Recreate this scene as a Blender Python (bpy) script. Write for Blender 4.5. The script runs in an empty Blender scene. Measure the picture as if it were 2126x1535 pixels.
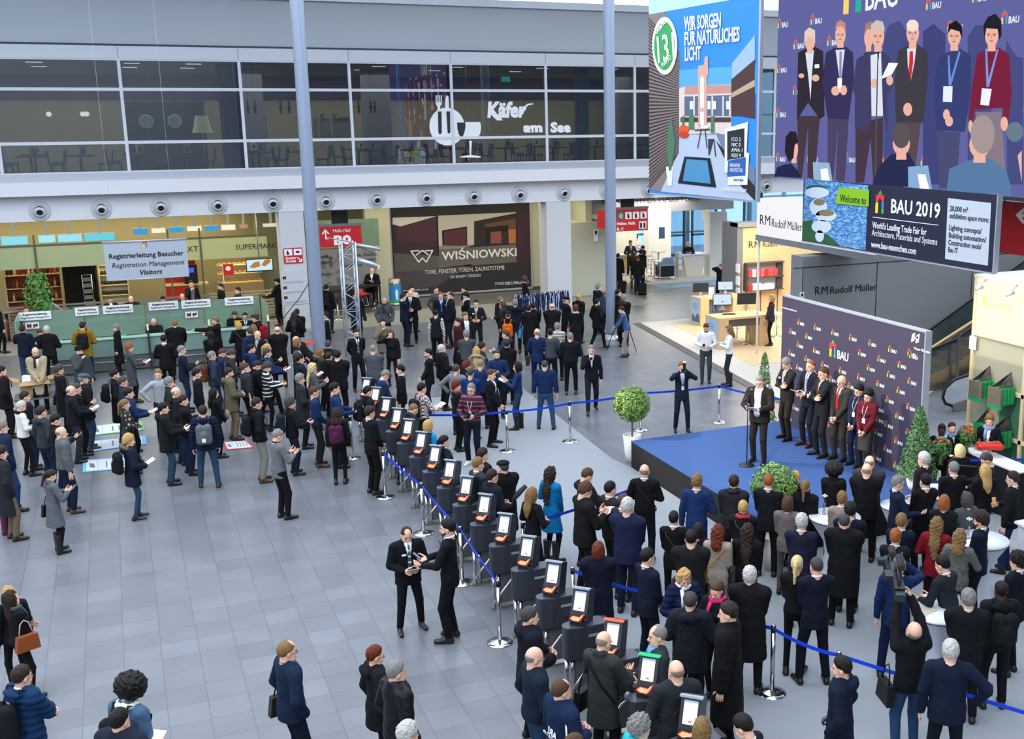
import bpy,math,random
import numpy as np
from math import pi,sin,cos,radians,atan2
from mathutils import Vector,Matrix,Euler
S=bpy.context.scene
COL=S.collection
random.seed(7)
# ---------------------------------------------------------------- camera
F_PX,PPX,PPY,CAM_H=2324.0,1289.0,767.5,7.45
PITCH,ROLL,AZ=radians(12.65),radians(-0.40),radians(24.1)
fwd=Vector((sin(AZ)*cos(PITCH),cos(AZ)*cos(PITCH),-sin(PITCH)))
rgt0=Vector((cos(AZ),-sin(AZ),0));up0=rgt0.cross(fwd)
rgt=cos(ROLL)*rgt0+sin(ROLL)*up0
upv=-sin(ROLL)*rgt0+cos(ROLL)*up0
cam_d=bpy.data.cameras.new('camera');cam=bpy.data.objects.new('camera',cam_d);COL.objects.link(cam)
cam_d.sensor_width=36.0;cam_d.lens=36.0*F_PX/2126.0
cam_d.shift_x=(1063.0-PPX)/2126.0
cam_d.clip_end=500
cam.matrix_world=Matrix((
    (rgt.x,upv.x,-fwd.x,0),(rgt.y,upv.y,-fwd.y,0),(rgt.z,upv.z,-fwd.z,CAM_H),(0,0,0,1)))
S.camera=cam
# ---------------------------------------------------------------- sky, exposure
world=bpy.data.worlds.new('sky');S.world=world;world.use_nodes=True
bg=world.node_tree.nodes['Background'];bg.inputs[0].default_value=(0.80,0.89,1.0,1);bg.inputs[1].default_value=3.2
S.view_settings.view_transform='Standard';S.view_settings.look='None'
S.view_settings.exposure=0.0;S.view_settings.gamma=1;S.view_settings.use_curve_mapping=False
try:
    S.cycles.max_bounces=5;S.cycles.diffuse_bounces=3;S.cycles.glossy_bounces=3
    S.cycles.transparent_max_bounces=12;S.cycles.transmission_bounces=4
    S.cycles.caustics_reflective=False;S.cycles.caustics_refractive=False
    S.cycles.sample_clamp_indirect=4.0
except Exception:
    pass
def light(name,kind,loc,energy,color,size=1.0,size_y=None,target=None,spot=None,blend=.5):
    d=bpy.data.lights.new(name,kind);d.energy=energy;d.color=color
    if kind=='AREA':
        d.size=size
        if size_y:d.shape='RECTANGLE';d.size_y=size_y
    else:
        d.shadow_soft_size=size
    if kind=='SPOT':d.spot_size=radians(spot);d.spot_blend=blend
    o=bpy.data.objects.new(name,d);COL.objects.link(o);o.location=loc
    if target is not None:
        o.rotation_euler=(Vector(target)-Vector(loc)).to_track_quat('-Z','Y').to_euler()
    return o
# stage lighting: two warm profile spots on the lighting towers, hall lamps under the gallery and in the booths
light('stage_spot','SPOT',(3.2,24.5,7.6),6500,(1,.86,.70),.15,target=(12.6,18.8,1.6),spot=34,blend=.35)
light('stage_spot','SPOT',(4.5,12.0,8.2),3600,(1,.87,.72),.15,target=(12.9,18.2,1.4),spot=32,blend=.4)
light('gallery_lamps','AREA',(0.5,44.2,4.2),380,(1,.90,.62),12,4)
light('gallery_lamps','AREA',(12.5,44.2,4.2),260,(1,.92,.68),11,4)
light('shop_lamps','AREA',(-.5,48.8,4.0),230,(1,.90,.62),10,2)
light('counter_lamps','AREA',(0.5,39.2,4.0),60,(1,.93,.72),7,2)
light('booth_lamps','AREA',(24.0,49.5,3.5),300,(1,.93,.82),4,3)
light('bookstand_lamps','AREA',(21.2,33.6,4.6),330,(1,.82,.58),3,3)
light('restaurant_lamps','AREA',(8,45.5,9.2),900,(1,.93,.80),26,5)
# ---------------------------------------------------------------- pixel rays of the photograph -> points of the place
def ray(px,py):
    return rgt*((px-PPX)/F_PX)+upv*((PPY-py)/F_PX)+fwd
CO=Vector((0,0,CAM_H))
def onZ(px,py,z=0.0):d=ray(px,py);return CO+d*((z-CAM_H)/d.z)
def onY(px,py,Y):d=ray(px,py);return CO+d*(Y/d.y)
def onX(px,py,X):d=ray(px,py);return CO+d*(X/d.x)
# ---------------------------------------------------------------- materials
MATS={}
def srgb(c):
    if isinstance(c,str):
        c=c.lstrip('#');c=c if len(c)==6 else ''.join(a+a for a in c);c=tuple(int(c[i:i+2],16)/255 for i in (0,2,4))
    return tuple(((v/12.92) if v<=.04045 else ((v+.055)/1.055)**2.4) for v in c)
def mat(name,color='#808080',rough=.6,metal=0.0,emit=0.0,noise=0.0,nscale=8.0,bump=0.0,bscale=60.0,spec=.4,alpha=1.0,trans=0.0,coat=0.0):
    key=(name,str(color),rough,metal,emit,noise,nscale,bump,bscale,alpha,trans)
    if key in MATS:return MATS[key]
    m=bpy.data.materials.new(name);m.use_nodes=True
    nt=m.node_tree;b=nt.nodes['Principled BSDF']
    c=srgb(color)+(1,)
    b.inputs['Base Color'].default_value=c
    b.inputs['Roughness'].default_value=rough;b.inputs['Metallic'].default_value=metal
    b.inputs['Specular IOR Level'].default_value=spec
    b.inputs['Alpha'].default_value=alpha
    b.inputs['Transmission Weight'].default_value=trans
    if emit:b.inputs['Emission Color'].default_value=c;b.inputs['Emission Strength'].default_value=emit
    if noise or bump:
        tc=nt.nodes.new('ShaderNodeTexCoord')
    if noise:
        n=nt.nodes.new('ShaderNodeTexNoise');n.inputs['Scale'].default_value=nscale;n.inputs['Detail'].default_value=3
        nt.links.new(tc.outputs['Object'],n.inputs['Vector'])
        r=nt.nodes.new('ShaderNodeMix');r.data_type='RGBA'
        r.inputs[6].default_value=tuple(v*(1-noise) for v in c[:3])+(1,)
        r.inputs[7].default_value=tuple(min(1,v*(1+noise)) for v in c[:3])+(1,)
        nt.links.new(n.outputs['Fac'],r.inputs[0]);nt.links.new(r.outputs[2],b.inputs['Base Color'])
    if bump:
        n2=nt.nodes.new('ShaderNodeTexNoise');n2.inputs['Scale'].default_value=bscale;n2.inputs['Detail'].default_value=2
        nt.links.new(tc.outputs['Object'],n2.inputs['Vector'])
        bp=nt.nodes.new('ShaderNodeBump');bp.inputs['Strength'].default_value=bump;bp.inputs['Distance'].default_value=.02
        nt.links.new(n2.outputs['Fac'],bp.inputs['Height']);nt.links.new(bp.outputs['Normal'],b.inputs['Normal'])
    MATS[key]=m;return m
def emis(name,color,s=1.0):
    """a lit surface (screen or backlit sign)"""
    key=('E',name,str(color),s)
    if key in MATS:return MATS[key]
    m=bpy.data.materials.new(name);m.use_nodes=True;nt=m.node_tree;nt.nodes.clear()
    e=nt.nodes.new('ShaderNodeEmission');e.inputs[0].default_value=srgb(color)+(1,);e.inputs[1].default_value=s
    o=nt.nodes.new('ShaderNodeOutputMaterial');nt.links.new(e.outputs[0],o.inputs[0])
    MATS[key]=m;return m
def glass_mat(name,tint,gloss=.12,rough=.02,opac=0.0):
    """thin pane: transparent, with a mirror part that grows with the angle and a faint tint"""
    m=bpy.data.materials.new(name);m.use_nodes=True;nt=m.node_tree;nt.nodes.clear()
    t=nt.nodes.new('ShaderNodeBsdfTransparent');t.inputs[0].default_value=srgb(tint)+(1,)
    g=nt.nodes.new('ShaderNodeBsdfGlossy');g.inputs['Roughness'].default_value=rough;g.inputs[0].default_value=(1,1,1,1)
    fr=nt.nodes.new('ShaderNodeFresnel');fr.inputs[0].default_value=1.5
    ad=nt.nodes.new('ShaderNodeMath');ad.operation='MULTIPLY_ADD';ad.inputs[1].default_value=1.6;ad.inputs[2].default_value=gloss
    ad.use_clamp=True
    nt.links.new(fr.outputs[0],ad.inputs[0])
    mx=nt.nodes.new('ShaderNodeMixShader');nt.links.new(ad.outputs[0],mx.inputs[0]);nt.links.new(t.outputs[0],mx.inputs[1]);nt.links.new(g.outputs[0],mx.inputs[2])
    last=mx
    if opac:
        d=nt.nodes.new('ShaderNodeBsdfDiffuse');d.inputs[0].default_value=srgb(tint)+(1,)
        m2=nt.nodes.new('ShaderNodeMixShader');m2.inputs[0].default_value=opac
        nt.links.new(mx.outputs[0],m2.inputs[1]);nt.links.new(d.outputs[0],m2.inputs[2]);last=m2
    o=nt.nodes.new('ShaderNodeOutputMaterial');nt.links.new(last.outputs[0],o.inputs[0])
    return m
def tile_mat(name,c1,c2,cm,w,h,rough,mortar=.006,off=.5,rot=0.0,bump=0.0):
    m=bpy.data.materials.new(name);m.use_nodes=True;nt=m.node_tree;b=nt.nodes['Principled BSDF']
    tc=nt.nodes.new('ShaderNodeTexCoord');mp=nt.nodes.new('ShaderNodeMapping');mp.inputs['Rotation'].default_value=(0,0,rot)
    nt.links.new(tc.outputs['Object'],mp.inputs[0])
    br=nt.nodes.new('ShaderNodeTexBrick');br.inputs['Scale'].default_value=1;br.offset=off
    br.inputs['Brick Width'].default_value=w;br.inputs['Row Height'].default_value=h;br.inputs['Mortar Size'].default_value=mortar
    br.inputs['Mortar Smooth'].default_value=.1;br.inputs['Bias'].default_value=0
    br.inputs['Color1'].default_value=srgb(c1)+(1,);br.inputs['Color2'].default_value=srgb(c2)+(1,);br.inputs['Mortar'].default_value=srgb(cm)+(1,)
    nt.links.new(mp.outputs[0],br.inputs['Vector'])
    n=nt.nodes.new('ShaderNodeTexNoise');n.inputs['Scale'].default_value=1.3;n.inputs['Detail'].default_value=5
    nt.links.new(tc.outputs['Object'],n.inputs['Vector'])
    mx=nt.nodes.new('ShaderNodeMix');mx.data_type='RGBA';mx.blend_type='MULTIPLY';mx.inputs[0].default_value=.35
    rm=nt.nodes.new('ShaderNodeMapRange');rm.inputs[1].default_value=.3;rm.inputs[2].default_value=.7;rm.inputs[3].default_value=.7;rm.inputs[4].default_value=1.2
    nt.links.new(n.outputs['Fac'],rm.inputs[0]);nt.links.new(br.outputs['Color'],mx.inputs[6]);nt.links.new(rm.outputs[0],mx.inputs[7])
    nt.links.new(mx.outputs[2],b.inputs['Base Color'])
    b.inputs['Roughness'].default_value=rough;b.inputs['Specular IOR Level'].default_value=.5
    return m
M_WHITE=mat('white_paint','#d3d6dc',.55,noise=.04,nscale=.6)
M_LIP=mat('white_lip','#dcdde2',.5)
M_ALU=mat('aluminium','#b8bec8',.38,.55)
M_FRAME=mat('window_frame_paint','#ced3dc',.45)
M_STEEL=mat('polished_steel','#c4c4c6',.16,1.0)
M_BSTEEL=mat('brushed_steel','#a8a49c',.32,.9)
M_BLACK=mat('black_plastic','#17181b',.45)
M_DARK=mat('dark_grey_plastic','#2b2e37',.42)
M_WOOD=mat('light_oak','#dcb98a',.5,noise=.10,nscale=3.0)
M_BLUEBELT=mat('blue_belt','#0b3fd0',.55)
M_PAPER=mat('white_paper','#eeeff2',.6)
M_GREYWALL=mat('grey_panel','#8b8c90',.5,noise=.03,nscale=.8)
M_RED=mat('red_sign','#c4202a',.45)
M_TXTW=mat('white_lettering','#f2f2f2',.5)
M_TXTK=mat('black_lettering','#15161a',.5)
# ---------------------------------------------------------------- mesh helpers
class MB:
    """collects shapes and links them as one mesh object"""
    def __init__(self):self.v=[];self.f=[];self.m=[];self.sm=[]
    def add(self,vs,fs,mi=0,smooth=False):
        b=len(self.v);self.v+=[tuple(p) for p in vs]
        for f in fs:self.f.append(tuple(b+i for i in f));self.m.append(mi);self.sm.append(smooth)
        return self
    def box(self,x0,x1,y0,y1,z0,z1,mi=0,M=None):
        vs=[Vector((x,y,z)) for z in (z0,z1) for y in (y0,y1) for x in (x0,x1)]
        if M is not None:vs=[M @ p for p in vs]
        return self.add(vs,[(0,2,3,1),(4,5,7,6),(0,1,5,4),(2,6,7,3),(0,4,6,2),(1,3,7,5)],mi)
    def prism(self,pts,n,mi=0):
        """flat polygon pts (3d) given thickness by vector n"""
        k=len(pts);n=Vector(n);a=[Vector(p) for p in pts];b=[p+n for p in a]
        fs=[tuple(range(k))[::-1],tuple(range(k,2*k))]+[(i,(i+1)%k,k+(i+1)%k,k+i) for i in range(k)]
        return self.add(a+b,fs,mi)
    def tube(self,pts,r,seg=10,mi=0,closed=False,caps=True,sq=1.0):
        pts=[Vector(p) for p in pts];n=len(pts);rs=r if isinstance(r,(list,tuple)) else [r]*n
        vs=[];prev=None
        for i,p in enumerate(pts):
            if closed:t=pts[(i+1)%n]-pts[i-1]
            else:t=pts[min(i+1,n-1)]-pts[max(i-1,0)]
            t=t.normalized() if t.length>1e-9 else Vector((0,0,1))
            a=(prev-t*prev.dot(t)) if prev is not None else (Vector((0,0,1)).cross(t) if abs(t.z)<.95 else Vector((1,0,0)).cross(t))
            if a.length<1e-6:a=Vector((1,0,0))
            a.normalize();prev=a;b=t.cross(a)
            for k in range(seg):
                w=2*pi*k/seg;vs.append(p+(a*cos(w)+b*sin(w)*sq)*rs[i])
        fs=[]
        for i in range(n if closed else n-1):
            j=(i+1)%n
            for k in range(seg):fs.append((i*seg+k,i*seg+(k+1)%seg,j*seg+(k+1)%seg,j*seg+k))
        self.add(vs,fs,mi,True)
        if caps and not closed:self.f+=[tuple(len(self.v)-len(vs)+k for k in range(seg))[::-1],tuple(len(self.v)-seg+k for k in range(seg))];self.m+=[mi,mi];self.sm+=[False,False]
        return self
    def lathe(self,prof,c=(0,0,0),seg=24,mi=0,axis=None):
        vs=[];c=Vector(c)
        R=Matrix.Identity(3) if axis is None else Vector(axis).to_track_quat('Z','Y').to_matrix()
        for r,z in prof:
            for k in range(seg):
                w=2*pi*k/seg;vs.append(c+R @ Vector((r*cos(w),r*sin(w),z)))
        fs=[(i*seg+k,i*seg+(k+1)%seg,(i+1)*seg+(k+1)%seg,(i+1)*seg+k) for i in range(len(prof)-1) for k in range(seg)]
        return self.add(vs,fs,mi,True)
    def build(self,name,mats,parent=None,loc=None,rz=0.0,w=False):
        me=bpy.data.meshes.new(name);me.from_pydata(self.v,[],self.f)
        if not isinstance(mats,(list,tuple)):mats=[mats]
        for m in mats:me.materials.append(m)
        me.polygons.foreach_set('material_index',self.m)
        me.polygons.foreach_set('use_smooth',self.sm)
        me.update()
        o=bpy.data.objects.new(name,me);COL.objects.link(o)
        if parent is not None:
            o.parent=parent
            if w:o.matrix_parent_inverse=wmat(parent).inverted()
        if loc is not None:o.location=loc
        o.rotation_euler.z=rz
        return o
def wmat(o):
    m=Matrix.LocRotScale(o.location,o.rotation_euler,o.scale)
    return wmat(o.parent) @ o.matrix_parent_inverse @ m if o.parent is not None else m
def tag(o,label=None,cat=None,group=None,kind=None):
    if label:o['label']=label
    if cat:o['category']=cat
    if group:o['group']=group
    if kind:o['kind']=kind
    return o
def thing(name,label,cat,loc=(0,0,0),rz=0.0,group=None):
    o=bpy.data.objects.new(name,None);COL.objects.link(o);o.location=loc;o.rotation_euler.z=rz
    o.empty_display_size=.2
    return tag(o,label,cat,group)
def copy_tree(o,loc=None,rz=None,label=None):
    def rec(a,par):
        c=a.copy();COL.objects.link(c)
        if par is not None:c.parent=par
        for ch in list(a.children):rec(ch,c)
        return c
    c=rec(o,None)
    if loc is not None:c.location=loc
    if rz is not None:c.rotation_euler.z=rz
    if label:c['label']=label
    return c
class Panel:
    """local drawing frame on a flat board: o origin, u to the right, v up, n towards the viewer"""
    def __init__(self,o,u,v):self.o=Vector(o);self.u=Vector(u).normalized();self.v=Vector(v).normalized();self.n=self.u.cross(self.v)
    def p(self,a,b,d=0.0):return self.o+self.u*a+self.v*b+self.n*d
    def rect(self,mb,a0,a1,b0,b1,d0,d1,mi=0):
        return mb.prism([self.p(a0,b0,d0),self.p(a1,b0,d0),self.p(a1,b1,d0),self.p(a0,b1,d0)],self.n*(d1-d0),mi)
    def poly(self,mb,pts,d0,t=.003,mi=0):return mb.prism([self.p(a,b,d0) for a,b in pts],self.n*t,mi)
    def loc(self,P):P=Vector(P)-self.o;return (P.dot(self.u),P.dot(self.v))
    def text(self,s,a,b,size,m,d=.004,parent=None,width=None,bold=0.0,shear=0.0,align='LEFT',name='lettering',ext=.002,rot=0.0,space=1.0):
        cu=bpy.data.curves.new(name,'FONT');cu.body=s;cu.size=size;cu.extrude=ext;cu.offset=0 if 'M' in s else bold;cu.shear=shear;cu.align_x=align
        cu.space_character=space;cu.resolution_u=2
        tmp=bpy.data.objects.new('tmp',cu);COL.objects.link(tmp)
        dg=bpy.context.evaluated_depsgraph_get()
        me=bpy.data.meshes.new_from_object(tmp.evaluated_get(dg));bpy.data.objects.remove(tmp)
        co=np.zeros(len(me.vertices)*3);me.vertices.foreach_get('co',co);co=co.reshape(-1,3)
        if len(co)==0:return None
        w=co[:,0].max()-co[:,0].min();k=(width/w) if (width and w>0) else 1.0
        if align=='CENTER' and width:pass
        x,y=co[:,0]*k,co[:,1]
        if rot:x,y=x*cos(rot)-y*sin(rot),x*sin(rot)+y*cos(rot)
        base=np.array(self.o)+np.outer(x+a,self.u)+np.outer(y+b,self.v)+np.outer(co[:,2]+d,self.n)
        me.vertices.foreach_set('co',base.ravel());me.materials.clear();me.materials.append(m);me.update()
        me.name=name
        o=bpy.data.objects.new(name,me);COL.objects.link(o)
        if parent is not None:o.parent=parent;o.matrix_parent_inverse=wmat(parent).inverted()
        return o
def circ(cx,cy,rx,ry=None,n=20,a0=0.0):
    ry=rx if ry is None else ry
    return [(cx+rx*cos(a0+2*pi*k/n),cy+ry*sin(a0+2*pi*k/n)) for k in range(n)]
def bau_logo(pn,x,y,s,parent,mats=None,d=.004,name='house_emblem',txt=True,tm=None,shadow=False):
    """the fair's toy-brick gate: red lintel with arch, yellow and blue/green pillars, green roof; then BAU"""
    c=mats or [mat('brick_red','#e2383a',.5),mat('brick_yellow','#f4d92e',.5),mat('brick_blue','#2f7fd0',.5),mat('brick_green','#3aa64c',.5)]
    mb=MB()
    R=lambda a0,a1,b0,b1,mi:pn.rect(mb,x+a0*s,x+a1*s,y+b0*s,y+b1*s,d,d+.003,mi)
    R(0,.22,0,.55,1);R(.5,.72,.3,.62,2);R(.5,.72,0,.28,3)
    pn.poly(mb,[(x+a*s,y+b*s) for a,b in ((0,.57),(.2,.57),(.26,.72),(.36,.78),(.46,.72),(.52,.64),(.72,.64),(.72,.95),(0,.95))],d,.003,0)
    pn.poly(mb,[(x+a*s,y+b*s) for a,b in ((.18,.97),(.54,.97),(.36,1.22))],d,.003,3)
    o=mb.build(name,c,parent,w=True)
    if txt:pn.text('BAU',x+.86*s,y+.02*s,s*.82,tm or M_TXTW,d,o,width=s*1.25,bold=.012*s)
    return o
# ================================================================ THE SETTING
def struct(o,label=None):o['kind']='structure';return o
def sbox(name,x0,x1,y0,y1,z0,z1,m,parent=None):
    o=MB().box(x0,x1,y0,y1,z0,z1).build(name,m,parent,w=parent is not None)
    return struct(o) if parent is None else o
M_FLOOR=tile_mat('stone_tiles','#74777e','#686b72','#595c62',.5,.5,.30,.006,0.0)
sbox('floor',-27,48,-12,60,-.3,0,M_FLOOR)
M_CARP=mat('grey_carpet','#92979d',.95,noise=.06,nscale=2.5,bump=.25,bscale=260)
mb=MB();mb.prism([(5.7,-6,.0),(17.5,-6,.0),(17.5,15.6,.0),(9.75,15.6,.0),(9.75,21.2,0),(9.62,22,0),(10.05,29.3,.0),(5.7,29.3,.0)],(0,0,.008))
struct(mb.build('floor_carpet',M_CARP))
M_BEIGE=mat('beige_tiles','#8f8d86',.42,noise=.05,nscale=1.0)
sbox('floor_aisle',-12,20,40.9,44.0,0,.004,M_BEIGE)
sbox('floor_gallery',-12,22,44.0,56,0,.004,mat('dark_stone','#63625d',.4,noise=.08,nscale=1.0))
# bookstand carpet with a dark duct strip along its edge
mb=MB();mb.prism([(17.45,37.2,0),(15.95,25.3,0),(15.95,21,0),(24.5,27,0),(24.5,37.2,0)],(0,0,.01))
struct(mb.build('floor_bookstand',mat('cream_carpet','#c9c4ba',.9,noise=.04,nscale=3)))
mb=MB();mb.prism([(18.0,33.3,.01),(17.4,29.0,.01),(24.0,29.0,.01),(24.0,36.4,.01),(18.3,36.4,.01)],(0,0,.008))
struct(mb.build('floor_wood',mat('wood_floor','#d9bd93',.4,noise=.1,nscale=2)))
mb=MB();mb.prism([(17.15,37.2,0),(17.45,37.2,0),(15.95,25.3,0),(15.95,20.4,0),(15.65,20.4,0),(15.65,25.3,0)],(0,0,.014))
duct=struct(mb.build('floor_duct',mat('duct_strip','#5c5a57',.6)))
# outer walls of the hall (mostly behind the photographer), open glass roof above
mwall=mat('hall_wall','#8d939b',.6)
sbox('wall_back',-27,48,-12.3,-12,0,12,mwall)
sbox('wall_left',-27.3,-27,-12,60,0,12,mwall)
sbox('wall_right',48,48.3,-12,60,0,12,mwall)
sbox('added_shade_roof_far',-27,48,34.5,41,13.4,13.8,M_WHITE)  # unseen roof slab, added to keep skylight off the far floor
sbox('added_shade_roof_near',9,48,-12,10,13.4,13.8,M_WHITE)  # unseen roof slab, added to dim the right foreground
# gallery front: fascia with jet nozzles, projecting lip, sill, head band, upper wall
XL,XR,FY=-9.0,27.4,41.5
sbox('wall_fascia',XL,21.95,FY,FY+.35,4.28,5.12,M_WHITE)
sbox('wall_fascia_right',21.95,XR,FY+.05,FY+.35,4.30,5.12,M_WHITE)
sbox('trim_1',XL,XR,FY-.45,FY+.35,5.12,5.56,M_LIP)
sbox('trim_2',XL,XR,FY-.12,FY+.35,5.56,5.80,M_ALU)
sbox('trim_3',XL,XR,FY-.05,FY+.35,9.47,9.88,mat('head_band','#c9d0da',.45))
sbox('trim_4',XL,XR,FY+.02,FY+.3,9.88,9.95,mat('shadow_gap','#39454c',.7))
sbox('wall_upper',XL,XR,FY+.12,FY+.4,9.95,11.5,mat('upper_wall','#b3bdc6',.6,noise=.05,nscale=.35))
sbox('trim_5',XL,XR,FY-.1,FY+.3,11.5,11.75,M_ALU)
for k,x in enumerate((-3.2,.56,4.33,8.05,11.77,15.49,19.24,22.96)):
    sbox('trim_%d'%(6+k),x-.006,x+.006,FY-.06,FY-.049,9.50,9.88,mat('joint','#7b858f',.6))
sbox('trim_14',5.15,5.17,FY-.005,FY,4.28,5.12,mat('joint','#7b858f',.6))
# gallery floor and ceiling, restaurant behind the glass
sbox('floor_restaurant',XL,XR,FY+.35,49.5,5.35,5.6,mat('restaurant_floor','#54483f',.5,noise=.2,nscale=2))
sbox('ceiling',XL,XR,FY+.35,56,4.28,4.34,mat('gallery_soffit','#c9c8bd',.7))
sbox('ceiling_restaurant',XL,XR,FY+.35,49.5,9.42,9.6,mat('restaurant_ceiling','#a3a195',.8))
mb=MB()
mb.box(XL,XR,49.3,49.5,5.6,8.35,0);mb.box(XL,XR,49.1,49.5,8.35,9.42,1)
struct(mb.build('wall_restaurant',[mat('cream_panelling','#b9ad86',.6,noise=.05,nscale=.4),mat('purple_band','#57406a',.6)]))
for k,(x0,x1,y) in enumerate(((4.2,5.6,46.0),(9.4,10.4,45.5),(20.5,27.4,45.8))):
    sbox('wall_pier_%d'%(k+1),x0,x1,y,y+.8,5.6,9.42,mat('pier','#8d8a92',.6))
# window bays
G_PANE=glass_mat('window_glass','#c3cad0',.07,.01)
G_DOT=bpy.data.materials.new('dotted_glass');G_DOT.use_nodes=True
nt=G_DOT.node_tree;nt.nodes.clear()
tc=nt.nodes.new('ShaderNodeTexCoord');vo=nt.nodes.new('ShaderNodeTexVoronoi');vo.inputs['Scale'].default_value=9;vo.inputs['Randomness'].default_value=.12
mr=nt.nodes.new('ShaderNodeMath');mr.operation='LESS_THAN';mr.inputs[1].default_value=.30
t=nt.nodes.new('ShaderNodeBsdfTransparent');t.inputs[0].default_value=srgb('#c3cad0')+(1,)
g=nt.nodes.new('ShaderNodeBsdfGlossy');g.inputs['Roughness'].default_value=.02
df=nt.nodes.new('ShaderNodeBsdfDiffuse');df.inputs[0].default_value=srgb('#9a9aa0')+(1,)
fr=nt.nodes.new('ShaderNodeMath');fr.operation='MULTIPLY';fr.inputs[1].default_value=.55
m1=nt.nodes.new('ShaderNodeMixShader');m1.inputs[0].default_value=.2;m2=nt.nodes.new('ShaderNodeMixShader');oo=nt.nodes.new('ShaderNodeOutputMaterial')
for a,b in ((tc.outputs['Object'],vo.inputs['Vector']),(vo.outputs['Distance'],mr.inputs[0]),(mr.outputs[0],fr.inputs[0]),(t.outputs[0],m1.inputs[1]),(g.outputs[0],m1.inputs[2]),(fr.outputs[0],m2.inputs[0]),(m1.outputs[0],m2.inputs[1]),(df.outputs[0],m2.inputs[2]),(m2.outputs[0],oo.inputs[0])):nt.links.new(a,b)
bays=[-8.9,-3.2,.56,4.33,8.05,11.77,15.49,19.24,22.96,25.72,27.3]
WZ=(5.80,6.78,8.50,9.47)
for k in range(len(bays)-1):
    x0,x1=bays[k],bays[k+1]
    w=struct(thing('window_%d'%(k+1),None,None,(x0,FY,5.8)))
    del w['kind'];w['kind']='structure'
    mb=MB();fw=.05
    for z in WZ:mb.box(x0+fw,x1-fw,FY-.03,FY+.06,z-fw,z+fw)
    mb.box(x0-fw,x0+fw,FY-.045,FY+.07,5.8,9.47)
    mb.build('window_frame',M_FRAME,w,w=True)
    for j in range(3):
        if x0>22.9:gm=G_DOT if j==0 else G_PANE
        else:gm=G_DOT if (j==0 or (j==1 and 11<x0<19)) else G_PANE
        MB().box(x0+fw,x1-fw,FY,FY+.012,WZ[j]+fw,WZ[j+1]-fw).build('pane',gm,w,w=True)
# under the gallery: walls
M_CREAM=mat('cream_wall','#c9c7ae',.6,noise=.03,nscale=.5)
sbox('wall_shops',XL,5.4,50.5,50.8,0,4.3,mat('shop_wall','#a89c74',.7,noise=.1,nscale=.7))
sbox('wall_shops_right',9.9,18.3,47.05,47.4,0,4.3,M_CREAM)
sbox('wall_recess',5.3,9.9,49.0,49.2,0,4.3,mat('olive_wall','#8f9078',.7))
sbox('wall_recess_side',5.3,5.5,49.2,50.8,0,4.3,mat('olive_wall','#8f9078',.7))
sbox('wall_corridor',18.3,18.6,44.5,50.0,0,4.3,M_CREAM)
sbox('wall_corridor_box',17.5,19.2,44.2,46.6,0,3.15,mat('pale_locker','#bcbfae',.5))
sbox('baseboard_shops',9.9,18.3,46.98,47.05,0,.12,mat('skirting','#4d4c49',.5))
# cream pilaster beside the large advert, square columns carrying the gallery
sbox('wall_pilaster',9.35,10.35,46.6,47.05,0,4.28,M_CREAM)
for k,(x0,x1) in enumerate(((5.28,6.14),(15.42,16.44))):
    o=MB().box(x0,x1,FY+.02,FY+.9,0,4.28).build('square_column',mat('column_white','#c6c9cd',.55))
    struct(o)
# round steel columns on cone feet
for (x,y) in ((5.12,33.2),(15.2,34.75)):
    c=thing('round_column',('grey-blue round steel column rising out of the queue on the left' if x<10 else 'grey-blue round steel column beside the tripod with its foot in view'),'column',(x,y,0),group='round steel columns')
    MB().lathe([(.185,.25),(.185,13.5)],seg=32).build('shaft',mat('column_blue_grey','#8f9bb0',.35,.25),c)
    MB().lathe([(.30,0),(.30,.04),(.20,.18),(.12,.2),(.12,.27)],seg=24).build('foot',M_ALU,c)
# air jet nozzles
noz=None
for k,x in enumerate([-4.1+1.842*i for i in range(17)]):
    if 21.6<x<22.4:continue
    if noz is None:
        noz=thing('air_nozzle','','air nozzle',(x,FY,4.61),group='round air nozzles in a row on the white fascia')
        MB().lathe([(.0,.0),(.33,.0),(.33,.015),(.30,.03),(.20,.03),(.19,.09),(.17,.10)],axis=(0,-1,0),seg=28).build('rim',mat('nozzle_rim','#bfc2c8',.5),noz)
        MB().lathe([(.175,.075),(.15,.13),(.115,.16),(.105,.15),(.10,.10)],axis=(0,-1,-.35),seg=24).build('cone',mat('nozzle_cone','#c9ccd1',.45),noz)
        MB().lathe([(.0,.115),(.105,.115)],axis=(0,-1,-.35),seg=24).build('opening',mat('nozzle_dark','#1b1c1f',.6),noz)
    else:n2=copy_tree(noz,(x,FY,4.61))
for o in list(COL.objects):
    if o.name.startswith('air_nozzle'):o['label']='white round air nozzle with a dark mouth on the white fascia'
# ---------------------------------------------------------------- far end: glazed entrance, exhibitor booth
sky_m=emis('daylight_outside','#e0f0fa',2.2)
mdoor=mat('door_frame','#3c4450',.5)
sbox('floor_lobby',22,42,44.5,58,0,.01,mat('lobby_floor','#7f9db5',.3))
gw=struct(thing('window_11',None,None,(24,56,0)))
mb=MB()
for x in (24.6,26.9,29.2,31.5,33.2,35.5,38.0):mb.box(x-.09,x+.09,55.9,56.1,0,11)
for z in (1.2,3.0,5.0,7.6):mb.box(24.6,38,55.93,56.07,z-.05,z+.05)
mb.build('window_frame',mat('mullion_blue','#8fa6b8',.4,.4),gw,w=True)
MB().box(24.6,38,56,56.02,0,11).build('pane',glass_mat('lobby_glass','#cfe3ee',.05),gw,w=True)
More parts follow.
